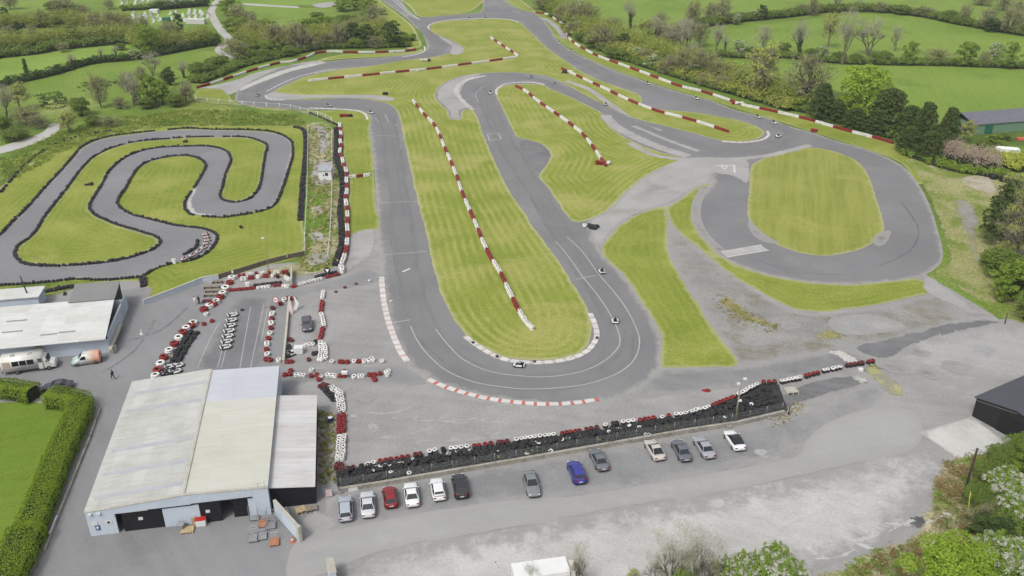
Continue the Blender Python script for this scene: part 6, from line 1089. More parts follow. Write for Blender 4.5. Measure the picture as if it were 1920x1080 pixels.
def make_tree(kind, near=False):
    H = 8.; T = MB(); Q = []; mi = []; s = .42 if near else .74; k = 4.6 if near else 1.8
    def tw(c, r, n, size, **kw): q = clump(np.array(c), r, int(n * k), size * s, **kw); Q.append(q); return len(q)
    if kind in ('leafy', 'bright', 'budding', 'brown', 'yel', 'haw', 'dark'):
        nc = dict(leafy=26, bright=34, budding=30, brown=34, yel=24, haw=24, dark=24)[kind]; dens = dict(leafy=75, bright=110, budding=26, brown=30, yel=32, haw=80, dark=90)[kind]; sz = dict(leafy=.3, bright=.3, budding=.22, brown=.2, yel=.24, haw=.26, dark=.3)[kind]
        lo = .03 if near else dict(leafy=.1, bright=.06, budding=.18, brown=.1, yel=.34, haw=.06, dark=.05)[kind]; lob = RS.uniform(0, 6.3, 3); lean = RS.normal(size=2) * .5; R = dict(leafy=3.4, bright=4.4, budding=3.3, brown=3.9, yel=3.4, haw=3.8, dark=3.)[kind]
        tips = []; gold = RS.uniform(0, 6)
        for i in range(nc):
            f = (i + .5) / nc; a = gold + i * 2.4; z = lo + (.93 - lo) * (1 - (1 - f) ** 1.2) if True else f
            env = math.sin(PI * min(1, max(.04, ((z - lo) / (1.02 - lo)) * .86 + .14))) ** .6; rr = R * env * RS.uniform(.4, 1.) * (1 + .22 * math.sin(2 * a + lob[0]) + .16 * math.sin(3 * a + lob[1]))
            tips.append((rr * math.cos(a) + lean[0] * z, rr * math.sin(a) + lean[1] * z, z * H * RS.uniform(.9, 1.04)))
        base = np.array((0, 0, H * (lo + .06))); nf = 3 if kind != 'brown' else 5; forks = [np.array((RS.uniform(-.7, .7), RS.uniform(-.7, .7), H * RS.uniform(lo + .12, lo + .28))) for _ in range(nf)]
        limb(T, (0, 0, 0), base, .26, .2, .03, 4, 7)
        for f_ in forks: limb(T, base, f_, .17, .12)
        vis = kind in ('budding', 'brown', 'yel')
        for t in tips:
            f_ = min(forks, key=lambda q: np.linalg.norm(q - np.array(t))); limb(T, f_, t, .09 if vis else .07, .03, .12)
            if vis:
                for _ in range(7): e = np.array(t) + RS.normal(size=3) * 1.1 + np.array((0, 0, .4)); limb(T, np.array(t) * RS.uniform(.7, 1), e, .035, .012, .1, 3, 3)
            r = RS.uniform(.7, 1.45) * (R / 3.6); n = tw(t, (r, r, r * .75), dens, sz); mi.append(np.zeros(n))
            if vis: q = twigs(np.array(t), (r * 1.25, r * 1.25, r * 1.1), 22 if not near else 40, wdt=.028 if not near else .012); Q.append(q); mi.append(np.ones(len(q)))
            if kind == 'haw':
                
                for _ in range(9 if near else 5):
                    dv = RS.normal(size=3); dv[2] = abs(dv[2]); dv /= np.linalg.norm(dv); q = clump(np.array(t) + dv * np.array((r, r, r * .8)), (.34, .34, .28), 26 if near else 14, .16 if near else .26); Q.append(q); mi.append(np.ones(len(q)))
    elif kind == 'conifer':
        limb(T, (0, 0, 0), (0, 0, H * .95), .28, .04, .01, 5, 6)
        for i in range(54):
            f = (i / 54) ** .85; a = i * 2.4; rr = (3.2 * (1 - f) ** .62 + .2) * RS.uniform(.5, 1.); c = (rr * math.cos(a), rr * math.sin(a), H * (.06 + .88 * f))
            limb(T, (0, 0, c[2] + .2), c, .05, .02, .03, 3, 4); n = tw(c, (.95, .95, .6), 62, .26); mi.append(np.zeros(n))
    elif kind == 'pencil':
        limb(T, (0, 0, 0), (0, 0, H * .95), .2, .03, .02, 5, 6)
        for i in range(26): f = i / 26; a = i * 2.4; rr = 1.0 * math.sin(PI * (f * .8 + .15)) * RS.uniform(.3, 1); n = tw((rr * math.cos(a), rr * math.sin(a), H * (.08 + .88 * f)), (.6, .6, .7), 45, .24); mi.append(np.zeros(n))
    elif kind in ('shrub', 'hawb'):
        for i in range(20):
            a = i * 2.4; rr = 3.6 * math.sqrt((i + .5) / 20) * RS.uniform(.8, 1.); z = H * (.22 + .55 * math.sqrt(max(0, 1 - (rr / 4.) ** 2)) * RS.uniform(.7, 1.1)); limb(T, (rr * .25 * math.cos(a), rr * .25 * math.sin(a), 0), (rr * math.cos(a), rr * math.sin(a), z), .09, .03)
            r = RS.uniform(.9, 1.5); n = tw((rr * math.cos(a), rr * math.sin(a), z), (r, r, r * 1.2), 95, .32); mi.append(np.zeros(n)); n = tw((rr * .9 * math.cos(a), rr * .9 * math.sin(a), z * .45), (r, r, r), 40, .32); mi.append(np.zeros(n))
            if kind == 'hawb':
                for _ in range(11):
                    dv = RS.normal(size=3); dv[2] = abs(dv[2]) + .2; dv /= np.linalg.norm(dv); q = clump(np.array((rr * math.cos(a), rr * math.sin(a), z)) + dv * np.array((r, r, r * 1.2)) * 1.02, (.36, .36, .3), 24, .17); Q.append(q); mi.append(np.ones(len(q)))
            if near:
                for _ in range(3): q = clump(np.array((rr * math.cos(a), rr * math.sin(a), z + r)) + RS.normal(size=3) * .5, (.3, .3, .9), 60, .13); Q.append(q); mi.append(np.zeros(len(q)))
    elif kind in ('bare', 'ivy'):
        def rec(a, d, L, r, lev):
            b = a + d * L; limb(T, a, b, r, r * .6, .06, 4 if lev < 2 else 3, 6 if lev < 2 else 3); 
            if lev == 4: return
            for i in range((3, 3, 4, 4)[lev]):
                nd = d + RS.normal(size=3) * (.32, .42, .5, .6)[lev]; nd[2] = abs(nd[2]) * .8 + .25; nd /= np.linalg.norm(nd); rec(a + d * L * RS.uniform(.55, 1.), nd, L * RS.uniform(.5, .75), r * .52, lev + 1)
        for i in range(3 if kind == 'bare' else 2): d = np.array((RS.uniform(-.35, .35), RS.uniform(-.35, .35), 1)); rec(np.array((RS.uniform(-.2, .2), RS.uniform(-.2, .2), 0)), d / np.linalg.norm(d), H * .36, .17, 0)
        for i in range(24):
            a = RS.uniform(0, 6.3); rr = RS.uniform(.4, 2.6); z = H * RS.uniform(.5, .98); n = tw((rr * math.cos(a), rr * math.sin(a), z), (.9, .9, .7), 7, .13); mi.append(np.zeros(n)); q = twigs(np.array((rr * math.cos(a), rr * math.sin(a), z)), (1., 1., 1.), 34 if not near else 46, .6, .022 if not near else .009); Q.append(q); mi.append(np.full(len(q), 2))
        if kind == 'ivy':
            for i in range(12): z = H * .55 * i / 12; n = tw((RS.uniform(-.3, .3), RS.uniform(-.3, .3), z + .4), (.55, .55, .6), 50, .22); mi.append(np.ones(n))
    mt = dict(bare=[LM['brown'], LM['brown'], mTwig], ivy=[LM['brown'], LM['dark'], mTwig], budding=[LM['budding'], mTwig], brown=[LM['brown'], mTwig], yel=[LM['yel'], mTwig], haw=[LM['haw'], mBloss], hawb=[LM['haw'], mBloss], pencil=[LM['dark']]).get(kind, [LM.get(kind, LM['leafy'])])
    return T.mesh('trunk', [mBark if kind in ('bare', 'budding', 'yel', 'ivy') else mBarkD], True), quad_mesh('crown', np.concatenate(Q), mt, np.concatenate(mi))
TREES = {}
KN = dict(leafy=('tree', 'leafy green'), bright=('tree', 'big fresh bright green'), budding=('tree', 'olive budding'), brown=('tree', 'brownish budding'), yel=('tree', 'yellow green thinly leaved'), haw=('hawthorn', 'white blossoming hawthorn'), hawb=('hawthorn', 'bushy white blossoming hawthorn'), dark=('tree', 'dark leafy'), conifer=('conifer', 'dark conifer'), pencil=('tree', 'narrow upright dark'), shrub=('shrub', 'rounded green'), bare=('tree', 'bare grey twigged'), ivy=('tree', 'bare ivy clad'))
NAMES = dict(haw='hawthorn_tree', hawb='hawthorn_bush', conifer='conifer_tree', shrub='shrub', bare='bare_tree', ivy='ivy_clad_tree')
TC = {}
def tree(kind, px, py, hpx, wpx, where, label=None, near=False, sink=0):
    key = (kind, near)
    if key not in TREES: TREES[key] = [make_tree(kind, near) for _ in range(2 if near or kind in ('bright', 'pencil') else 5)]
    TC[key] = TC.get(key, 0) + 1; tm, cm = TREES[key][TC[key] % len(TREES[key])]
    g = G(px, py); h = zfit(px, py, py - hpx) * 1.04; wpx = wpx * (1.22 if 'thicket' in where else 1.08); sx = wpx / scl(py) / dict(bright=10.6, haw=9.2, hawb=9.2, leafy=8.4, budding=8.2, brown=9.4, conifer=7.6, shrub=9.2, bare=7.2, pencil=3.2, ivy=6., dark=7.6, yel=8.2)[kind]
    cat, ad = KN[kind]; noun = {'haw': '', 'hawb': ''}.get(kind, ' ' + cat)
    o = thing(NAMES.get(kind, 'tree'), label or f"{ad}{noun} {where}", cat, (g.x, g.y, -sink), RS.uniform(0, 6.28), None if label else f"{ad}{noun}s {where}")
    o.scale = (sx, sx * RS.uniform(.9, 1.1), h / 8.); link('trunk', tm, o); link('crown', cm, o); return o
def hedge(name, px, w_, h, mat, label, cat='hedge', dens=26, size=.34, kind=None, clipped=False, hv=.35, mats2=None, core=True):
    P = np.array(smooth_pts([np.array(G(*p)[:2]) for p in px], False, .5)); o0 = P[0].copy(); P = P - o0; Q = []; MI = []; acc = 0; cs = []
    for i in range(0, len(P)):
        d = P[min(i + 1, len(P) - 1)] - P[max(i - 1, 0)]; d = d / np.linalg.norm(d); nn = np.array((-d[1], d[0]))
        if clipped:
            n = dens; a = RS.uniform(-.15 * PI, 1.15 * PI, n); x = np.sign(np.cos(a)) * np.abs(np.cos(a)) ** .45 * w_ / 2; z = np.where(np.sin(a) > 0, np.sin(a), 0) ** .4 * h * .5 + h * .5; low = RS.rand(n) < .35; z = np.where(low, RS.uniform(.1, h * .8, n), z); x = np.where(low, np.sign(x) * w_ / 2, x); tp = RS.rand(n) < .4; x = np.where(tp, RS.uniform(-.46, .46, n) * w_, x); z = np.where(tp, h * RS.uniform(.95, 1.03, n), z)
            bulge = 1 + .04 * math.sin(i * .9) + .03 * math.sin(i * 2.3); x = x * bulge
            c = np.stack([P[i][0] + nn[0] * x + d[0] * RS.uniform(-.3, .3, n), P[i][1] + nn[1] * x + d[1] * RS.uniform(-.3, .3, n), z * (1 + RS.uniform(-.025, .025, n))], 1)
            out = np.stack([nn[0] * x, nn[1] * x, (z - h * .5)], 1); out /= np.linalg.norm(out, axis=1)[:, None] + 1e-6; Q.append(leaf_arrays(c, out, size, 1.1)); MI.append((RS.rand(n) < .18).astype(float))
        else:
            for _ in range(max(1, int(w_ / 2.2))):
                hh = h * RS.uniform(1 - hv, 1 + hv); off = nn * RS.uniform(-.5, .5) * w_; r = min(hh, w_) * .5
                q = clump(np.array((*(P[i] + off), hh * .5)), (r * .9, r * .9, hh * .55), int(dens * 1.7), size * .75); Q.append(q); MI.append((RS.rand(len(q)) < .25).astype(float) if mats2 else np.zeros(len(q)))
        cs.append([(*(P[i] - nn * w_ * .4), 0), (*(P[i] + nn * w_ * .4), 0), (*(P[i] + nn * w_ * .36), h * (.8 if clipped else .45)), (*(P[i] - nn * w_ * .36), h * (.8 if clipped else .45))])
    o = link(name, quad_mesh(name, np.concatenate(Q), [mat] + ([mats2] if mats2 else []), np.concatenate(MI) if (clipped or mats2) else None)); o.location = (*o0, 0)
    if kind == 'stuff': tag(o, label, cat, kind='stuff')
    else: tag(o, label, cat)
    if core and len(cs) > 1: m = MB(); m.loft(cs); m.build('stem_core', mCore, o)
    return o
def scatter(name, px, n, hmin, hmax, r, mats, label, leaves=16, size=.28, thin=False):
    P = np.array([np.array(G(*p)[:2]) for p in px]); lo, hi = P.min(0), P.max(0); Q = []; MI = []; c = 0
    while c < n:
        q = RS.uniform(lo, hi, (n, 2)); q = q[inside(P, q)]
        for x in q:
            if c >= n: break
            c += 1; h = RS.uniform(hmin, hmax); rr = r * RS.uniform(.6, 1.4); k = clump(np.array((x[0], x[1], h * .4)), (rr, rr, h * .7), leaves, size, bias=.5)
            Q.append(k); MI.append(np.full(len(k), RS.choice(len(mats))))
    o = link(name, quad_mesh(name, np.concatenate(Q), mats, np.concatenate(MI))); return tag(o, label, 'undergrowth', kind='stuff')
# clipped hedges by the lawn
hedge('clipped_hedge', [(98, 757), (130, 761), (154, 768), (151, 785), (133, 826), (109, 880), (84, 945), (58, 1010)], 3.5, 2.3, LM['hedge'], 'tall clipped green hedge bending round the corner of the lawn', dens=560, size=.085, clipped=True, mats2=LM['hedge2'])
hedge('clipped_hedge', [(54, 1014), (38, 1050), (14, 1100), (-10, 1150)], 4.4, 2.4, LM['hedge'], 'yellower looser end of the hedge in the bottom left corner', dens=560, size=.085, clipped=True, mats2=LM['hedge2'])
hedge('clipped_hedge', [(-30, 738), (20, 742), (66, 750)], 3., 2.4, LM['hedge'], 'separate clipped green hedge at the left edge below the minibus', dens=560, size=.085, clipped=True, mats2=LM['hedge2'])
# far left country
A_ = 'among the far left hedgerows'
for k in (('budding', 125, 25, 30, 62), ('shrub', 100, 24, 22, 36), ('budding', 82, 52, 34, 26), ('dark', 38, 77, 36, 20), ('dark', 14, 40, 26, 24), ('budding', 66, 82, 36, 28), ('budding', 18, 76, 28, 30), ('shrub', 108, 54, 24, 26), ('shrub', 134, 60, 20, 34), ('budding', 180, 60, 36, 40), ('budding', 214, 68, 46, 46), ('brown', 243, 68, 36, 40), ('dark', 147, 83, 24, 34), ('leafy', 172, 82, 22, 26), ('shrub', 98, 91, 22, 40), ('budding', 200, 74, 24, 26), ('brown', 318, 84, 44, 46), ('dark', 338, 72, 46, 20), ('brown', 347, 93, 18, 24), ('leafy', 374, 86, 26, 38), ('shrub', 400, 84, 24, 34), ('budding', 160, 40, 30, 36), ('shrub', 236, 80, 24, 30), ('leafy', 262, 78, 34, 34), ('budding', -5, 92, 30, 34), ('dark', 50, 100, 18, 30), ('shrub', 20, 106, 16, 30), ('brown', 272, 60, 28, 30), ('shrub', 150, 26, 18, 28), ('budding', 20, 18, 26, 34), ('budding', 205, 18, 18, 28), ('shrub', 60, 40, 16, 30), ('budding', 118, 98, 18, 26), ('shrub', 226, 94, 14, 24)): tree(*k, A_)
tree('leafy', 283, 102, 54, 52, '', 'bright green rounded tree standing out below the cemetery'); tree('haw', 255, 112, 18, 30, '', 'single white hawthorn in the second hedgerow from the left')
tree('pencil', 53, 149, 38, 12, '', 'slim dark leaning tree alone in the lowest left hedgerow'); tree('ivy', 137, 128, 27, 16, A_); tree('ivy', 218, 106, 20, 14, A_); tree('ivy', 191, 108, 18, 12, A_)
hedge('hedgerow', [(-60, 122), (0, 108), (60, 102), (120, 92), (180, 86), (260, 80)], 4, 3.2, LM['shrub'], 'upper of the two dark hedgerows crossing the left fields', dens=26, size=.5)
hedge('hedgerow', [(-60, 172), (0, 162), (60, 150), (110, 138), (170, 120), (250, 112), (300, 104), (360, 92), (410, 84)], 3, 2.4, LM['dark'], 'lower dark hedgerow crossing the left fields', dens=26, size=.45)
hedge('hedgerow', [(230, 20), (262, 19), (296, 15)], 3, 2.6, LM['shrub'], 'left end of the clipped hedge behind the cemetery', dens=40, size=.4); hedge('hedgerow', [(298, 19), (340, 15), (390, 11)], 4, 4., LM['dark'], 'tall dark clipped hedge behind the cemetery', dens=50, size=.4)
B_ = 'in the thicket outside the far left bend'
for k in (('leafy', 430, 30, 36, 44), ('budding', 445, 44, 34, 40), ('leafy', 452, 72, 38, 44), ('budding', 476, 78, 36, 46), ('shrub', 436, 58, 24, 36), ('leafy', 500, 70, 34, 40), ('leafy', 508, 104, 30, 34), ('brown', 640, 88, 44, 38), ('dark', 664, 86, 42, 42), ('budding', 676, 64, 34, 44), ('dark', 690, 88, 40, 36), ('brown', 610, 88, 24, 44), ('brown', 584, 94, 26, 34), ('brown', 704, 90, 22, 34), ('shrub', 542, 106, 22, 26), ('leafy', 604, 56, 26, 46), ('leafy', 580, 66, 30, 40), ('budding', 700, 44, 34, 30), ('leafy', 640, 22, 24, 34), ('leafy', 664, 18, 28, 34), ('leafy', 690, 22, 30, 34), ('brown', 714, 60, 28, 30), ('shrub', 650, 46, 20, 44), ('shrub', 614, 62, 20, 40), ('brown', 470, 52, 30, 36), ('shrub', 490, 112, 20, 30), ('shrub', 415, 126, 22, 36), ('leafy', 464, 116, 26, 34), ('shrub', 395, 140, 22, 30), ('leafy', 630, 66, 26, 40), ('budding', 655, 70, 30, 36), ('shrub', 668, 90, 20, 30), ('brown', 560, 60, 14, 40), ('shrub', 596, 34, 12, 30), ('haw', 716, 28, 14, 18)): tree(*k, B_)
tree('brown', 522, 92, 46, 60, '', 'left of two big rounded brownish trees behind the far left barrier'); tree('brown', 563, 96, 52, 62, '', 'right of two big rounded brownish trees behind the far left barrier'); tree('dark', 738, 88, 48, 48, '', 'dark green dome shaped tree nearest the chicane'); tree('budding', 446, 118, 44, 56, '', 'wide olive tree beside the bend of the gravel lane')
hedge('bramble_bank', [(368, 156), (406, 142), (456, 123), (506, 111), (556, 99), (598, 91), (660, 89), (720, 88), (768, 86)], 6, 1.9, LM['shrub'], 'green bramble bank directly behind the far left barrier', dens=30, size=.4, kind='stuff', cat='undergrowth')
hedge('bramble_bank', [(590, 78), (640, 72), (700, 72), (760, 80)], 14, 2.4, LM['leafy'], 'scrubby green undergrowth between trees outside the far left bend', dens=20, size=.5, kind='stuff', cat='undergrowth')
hedge('bramble_bank', [(440, 92), (500, 84), (560, 76), (620, 50), (690, 40)], 16, 2.2, LM['shrub'], 'green undergrowth further back outside the far left bend', dens=18, size=.5, kind='stuff', cat='undergrowth')
C_ = 'in the clump above the kart track'
for k in (('budding', 190, 202, 60, 44), ('shrub', 153, 217, 36, 42), ('bare', 252, 198, 58, 54), ('leafy', 284, 198, 56, 48), ('leafy', 306, 196, 46, 44), ('brown', 350, 192, 36, 40), ('dark', 320, 160, 32, 28), ('bare', 287, 142, 40, 40), ('ivy', 345, 146, 30, 24), ('shrub', 374, 144, 28, 46), ('brown', 240, 172, 34, 34), ('shrub', 330, 200, 24, 36), ('brown', 226, 204, 20, 34), ('shrub', 312, 150, 18, 30), ('shrub', 400, 128, 22, 40), ('brown', 264, 150, 24, 28), ('brown', 205, 238, 20, 40), ('shrub', 275, 204, 22, 36), ('haw', 258, 196, 24, 26)): tree(*k, C_)
D_ = 'by the gravel lane at the left edge'
for k in (('bare', 13, 222, 60, 50), ('yel', 38, 206, 48, 56), ('budding', 50, 233, 32, 56), ('brown', 76, 240, 24, 40), ('shrub', 8, 244, 26, 40), ('shrub', 175, 236, 20, 36)): tree(*k, D_)
tree('yel', 130, 250, 40, 46, '', 'bright yellow green bush where the left gravel lane ends'); tree('shrub', 26, 262, 22, 60, D_)
scatter('rough_bank_growth', [(130, 240), (230, 222), (340, 206), (460, 208), (555, 218), (575, 236), (440, 236), (330, 236), (210, 252), (120, 284), (40, 330), (0, 350), (0, 300), (80, 262)], 1500, .2, .6, .8, [LM['shrub'], LM['leafy'], LM['leafy'], LM['budding']], 'rough grass and brambles on the bank behind the kart track', 16, .2)
scatter('field_rushes', [(60, 180), (110, 172), (130, 190), (120, 205), (80, 205)], 90, .2, .5, .8, [LM['dark']], 'dark rushes dotting the pasture left of the clump', 9, .3); scatter('field_rushes', [(140, 158), (230, 146), (235, 160), (150, 172)], 50, .2, .45, .8, [LM['dark']], 'dark rushes along the middle of the left pasture', 9, .3)
scatter('path_weeds', [(578, 240), (622, 244), (632, 330), (640, 400), (640, 490), (610, 508), (560, 512), (572, 440), (577, 330)], 520, .2, .7, .35, [LM['straw'], LM['straw'], LM['leafy']], 'pale dead stalks and weeds along the rubble path', 12, .2)
scatter('path_weeds', [(596, 770), (625, 775), (636, 870), (632, 905), (598, 910)], 200, .1, .35, .3, [LM['straw'], LM['straw'], LM['budding'], LM['shrub']], 'weeds between the black lean-to and the tyre column', 14, .14)
scatter('wall_weeds', [(640, 905), (813, 872), (973, 846), (1140, 818), (1280, 796), (1400, 768), (1460, 765), (1380, 785), (1140, 828), (813, 885)], 34, .2, .5, .3, [LM['leafy'], LM['yel'], LM['shrub']], 'weeds growing through the black tyres above the car park wall', 26, .15)
# right: thicket along the back straight
E_ = 'in the thicket along the back straight'
for k in (('budding', 1014, 18, 24, 40), ('dark', 1030, 22, 22, 34), ('budding', 1054, 42, 32, 34), ('leafy', 1040, 32, 28, 36), ('brown', 1082, 50, 48, 46), ('budding', 1104, 54, 46, 48), ('budding', 1072, 66, 26, 34), ('shrub', 1092, 78, 22, 34), ('brown', 1134, 94, 46, 44), ('budding', 1150, 66, 32, 50), ('yel', 1216, 68, 32, 60), ('shrub', 1112, 90, 22, 36), ('dark', 1170, 92, 28, 36), ('shrub', 1148, 108, 20, 36), ('shrub', 1166, 112, 20, 34), ('haw', 1196, 112, 22, 30), ('budding', 1208, 118, 24, 30), ('shrub', 1236, 122, 24, 30), ('haw', 1224, 128, 24, 30), ('ivy', 1181, 54, 48, 26), ('brown', 1250, 108, 24, 36), ('budding', 1240, 48, 24, 34), ('budding', 1298, 50, 46, 30), ('brown', 1256, 140, 34, 40), ('budding', 1282, 140, 50, 46), ('budding', 1312, 146, 54, 52), ('dark', 1300, 148, 24, 40), ('brown', 1345, 156, 40, 50), ('haw', 1386, 164, 30, 40), ('brown', 1354, 168, 24, 40), ('brown', 1328, 160, 22, 40), ('dark', 1405, 176, 22, 44), ('shrub', 1440, 188, 24, 46), ('shrub', 1470, 196, 26, 44), ('leafy', 1496, 204, 22, 44), ('yel', 1190, 90, 22, 40), ('shrub', 1276, 134, 20, 40), ('leafy', 1060, 56, 22, 30), ('leafy', 1130, 70, 24, 40), ('shrub', 1220, 96, 18, 40), ('bare', 1300, 112, 30, 30), ('budding', 1256, 84, 22, 40)): tree(*k, E_)
tree('bare', 1262, 98, 54, 54, '', 'pale grey bare tree with whitish limbs behind the back straight thicket'); tree('yel', 1428, 186, 96, 84, '', 'tall yellow topped tree with forked trunk behind the back straight'); tree('brown', 1508, 198, 92, 96, '', 'large brownish budding tree left of the dark conifers'); tree('bare', 1276, 102, 60, 34, E_)
tree('conifer', 1538, 224, 66, 62, '', 'leftmost dark conifer beside the bright green tree'); tree('bright', 1616, 222, 92, 106, '', 'big fresh bright green rounded tree among dark conifers'); tree('conifer', 1662, 246, 78, 96, '', 'wide dark conifer in front of the bright green tree')
F_ = 'at the right end of the conifer row'
for k in (('conifer', 1600, 240, 36, 60), ('conifer', 1700, 262, 62, 70), ('conifer', 1726, 278, 84, 58), ('conifer', 1772, 276, 72, 52), ('conifer', 1740, 296, 50, 60), ('conifer', 1645, 250, 44, 60), ('conifer', 1700, 284, 46, 60), ('conifer', 1566, 228, 40, 50)): tree(*k, F_)
tree('yel', 1806, 268, 40, 40, '', 'small yellow green tree in front of the green barn'); tree('shrub', 1836, 282, 24, 34, 'below the green barn'); tree('leafy', 1858, 272, 20, 34, 'below the green barn'); tree('shrub', 1882, 262, 14, 30, 'below the green barn')
hedge('bramble_bank', [(1046, 24), (1064, 38), (1078, 56), (1084, 70), (1122, 90), (1170, 110), (1230, 130), (1300, 153), (1380, 176), (1450, 196), (1530, 214), (1610, 235), (1706, 268)], 5, 1.9, LM['shrub'], 'green brambles directly behind the back straight barrier', dens=30, size=.4, kind='stuff', cat='undergrowth')
hedge('bramble_bank', [(1080, 60), (1130, 84), (1190, 104), (1260, 130), (1340, 156), (1430, 184), (1500, 204)], 13, 3.2, LM['budding'], 'undergrowth beneath the trees of the back straight thicket', dens=20, size=.5, kind='stuff', cat='undergrowth')
hedge('dead_stem_thicket', [(1770, 292), (1800, 302), (1830, 310), (1865, 316)], 8, 4., LM['twig'], 'pale pinkish thicket of dead stems beyond the oval', dens=60, size=.22, cat='thicket'); hedge('bramble_bank', [(1700, 288), (1745, 304), (1790, 318), (1840, 326), (1890, 334)], 5, 1.4, LM['leafy'], 'low green brambles between the oval and the dead stems', dens=30, size=.35, kind='stuff', cat='undergrowth')
hedge('bramble_bank', [(1880, 300), (1900, 310), (1925, 322)], 8, 2.4, LM['yel'], 'yellow green scrub at the right edge above the bales', dens=34, size=.35, kind='stuff', cat='undergrowth')
# hedges between the right hand fields
H_ = 'in the hedge between the right hand fields'
for k in (('bare', 1342, 99, 52, 32), ('ivy', 1358, 104, 40, 14), ('haw', 1383, 106, 28, 36), ('bare', 1428, 99, 46, 42), ('ivy', 1497, 103, 66, 36), ('haw', 1543, 112, 24, 30), ('shrub', 1468, 102, 24, 30), ('shrub', 1520, 108, 18, 30), ('shrub', 1657, 120, 26, 32), ('shrub', 1640, 116, 20, 26), ('budding', 1760, 120, 28, 60), ('budding', 1844, 125, 26, 26), ('bare', 1677, 96, 46, 28), ('budding', 1312, 88, 46, 40), ('bare', 1288, 90, 50, 44), ('shrub', 1410, 106, 20, 30), ('shrub', 1572, 116, 20, 30), ('shrub', 1604, 118, 18, 30)): tree(*k, H_)
tree('bare', 1578, 121, 98, 40, '', 'tallest bare tree with pale trunk between the right hand fields'); tree('yel', 1552, 90, 62, 38, '', 'thin yellow topped tree just left of the tallest bare tree'); tree('bare', 1628, 105, 66, 68, '', 'wide spreading bare tree just right of the tallest bare tree'); tree('leafy', 1703, 120, 42, 30, '', 'upright dark green young tree in the lower right hand hedge'); tree('leafy', 1810, 124, 46, 46, '', 'rounded green tree left of the white flowering tree'); tree('haw', 1864, 118, 36, 36, '', 'white flowering tree between two green trees at the far right'); tree('leafy', 1893, 130, 48, 38, '', 'green tree right of the white flowering tree')
hedge('hedgerow', [(1318, 104), (1380, 108), (1460, 108), (1540, 116), (1600, 120), (1680, 122), (1760, 123), (1850, 126), (1960, 130)], 3, 2.2, LM['shrub'], 'long hedge between the lower two right hand fields', dens=30, size=.42)
hedge('hedgerow', [(1240, 70), (1290, 54), (1345, 46), (1410, 38), (1480, 31), (1560, 22), (1640, 22), (1720, 30), (1800, 46), (1870, 58), (1960, 74)], 5, 3.2, LM['shrub'], 'long thick hedge across the top right', dens=26, size=.5)
T_ = 'in the top right hedge'
for k in (('budding', 1294, 46, 40, 26), ('budding', 1352, 44, 44, 46), ('haw', 1411, 38, 18, 20), ('dark', 1426, 38, 28, 24), ('shrub', 1460, 34, 16, 24), ('brown', 1500, 28, 20, 30), ('brown', 1524, 30, 34, 26), ('haw', 1610, 20, 18, 26), ('shrub', 1560, 24, 16, 28), ('budding', 1650, 24, 20, 36), ('shrub', 1690, 28, 20, 34), ('budding', 1730, 32, 20, 34), ('haw', 1745, 30, 14, 22), ('shrub', 1780, 40, 22, 34), ('budding', 1806, 46, 36, 34), ('budding', 1850, 56, 40, 46), ('brown', 1890, 62, 46, 50), ('budding', 1915, 66, 44, 40), ('dark', 1860, 60, 24, 34), ('bare', 1566, 22, 34, 26), ('budding', 1880, 20, 30, 50), ('budding', 1905, 34, 32, 44), ('budding', 1840, 10, 18, 50), ('bare', 1230, 76, 44, 30), ('brown', 1380, 42, 18, 30), ('haw', 1380, 46, 20, 22), ('brown', 1330, 40, 34, 36)): tree(*k, T_)
# right edge beside the oval
R_ = 'at the right edge beside the oval'
tree('conifer', 1876, 452, 110, 96, '', 'large dark evergreen at the right edge beside the oval'); tree('budding', 1908, 500, 150, 130, '', 'big olive budding tree at the right edge', True)
for k in (('shrub', 1870, 520, 56, 70), ('leafy', 1905, 560, 70, 90), ('budding', 1915, 430, 100, 80), ('shrub', 1895, 548, 50, 60), ('yel', 1900, 372, 44, 60), ('shrub', 1925, 600, 60, 70), ('shrub', 1850, 500, 30, 34), ('leafy', 1880, 566, 44, 50), ('shrub', 1878, 404, 40, 50)): tree(*k, R_)
# bottom right corner and bottom edge
Z_ = 'in the bottom right corner'
for k in (('shrub', 1880, 872, 30, 70), ('shrub', 1915, 858, 40, 70), ('hawb', 1886, 948, 56, 100), ('shrub', 1856, 905, 34, 70), ('shrub', 1900, 1010, 60, 120), ('hawb', 1908, 1005, 76, 100), ('leafy', 1922, 905, 60, 80), ('brown', 1850, 1000, 50, 90), ('hawb', 1866, 1064, 56, 100), ('shrub', 1830, 950, 36, 60), ('dark', 1860, 1020, 50, 90)): tree(*k, Z_, near=True)
tree('bright', 1776, 1132, 104, 176, '', 'vivid lime green bush at the bottom edge', True); tree('hawb', 1890, 1110, 90, 130, '', 'hawthorn thick with white flowers at the bottom right edge', True)
tree('hawb', 1452, 1112, 72, 110, '', 'white flowering hawthorn at the bottom edge, right of the bare tree', True); tree('hawb', 1385, 1112, 66, 90, '', 'greener flowering bush just left of the largest bottom edge hawthorn', True); tree('shrub', 1345, 1104, 44, 50, 'at the bottom edge', near=True)
tree('bare', 1258, 1104, 112, 100, '', 'tallest bare bush at the bottom edge', True); tree('bare', 1300, 1106, 96, 90, 'at the bottom edge', near=True); tree('bare', 1228, 1106, 70, 60, 'at the bottom edge', near=True); tree('bare', 1082, 1104, 76, 44, '', 'thin bare bush in front of the box truck', True); tree('bare', 1330, 1108, 84, 70, 'at the bottom edge', near=True)
tree('yel', 1186, 1098, 28, 34, '', 'tiny yellow green bush at the bottom edge', True); tree('bare', 996, 1114, 50, 40, '', 'sparse twiggy bush poking over the box truck roof', True); tree('leafy', 1286, 1110, 40, 70, 'at the bottom edge', near=True)
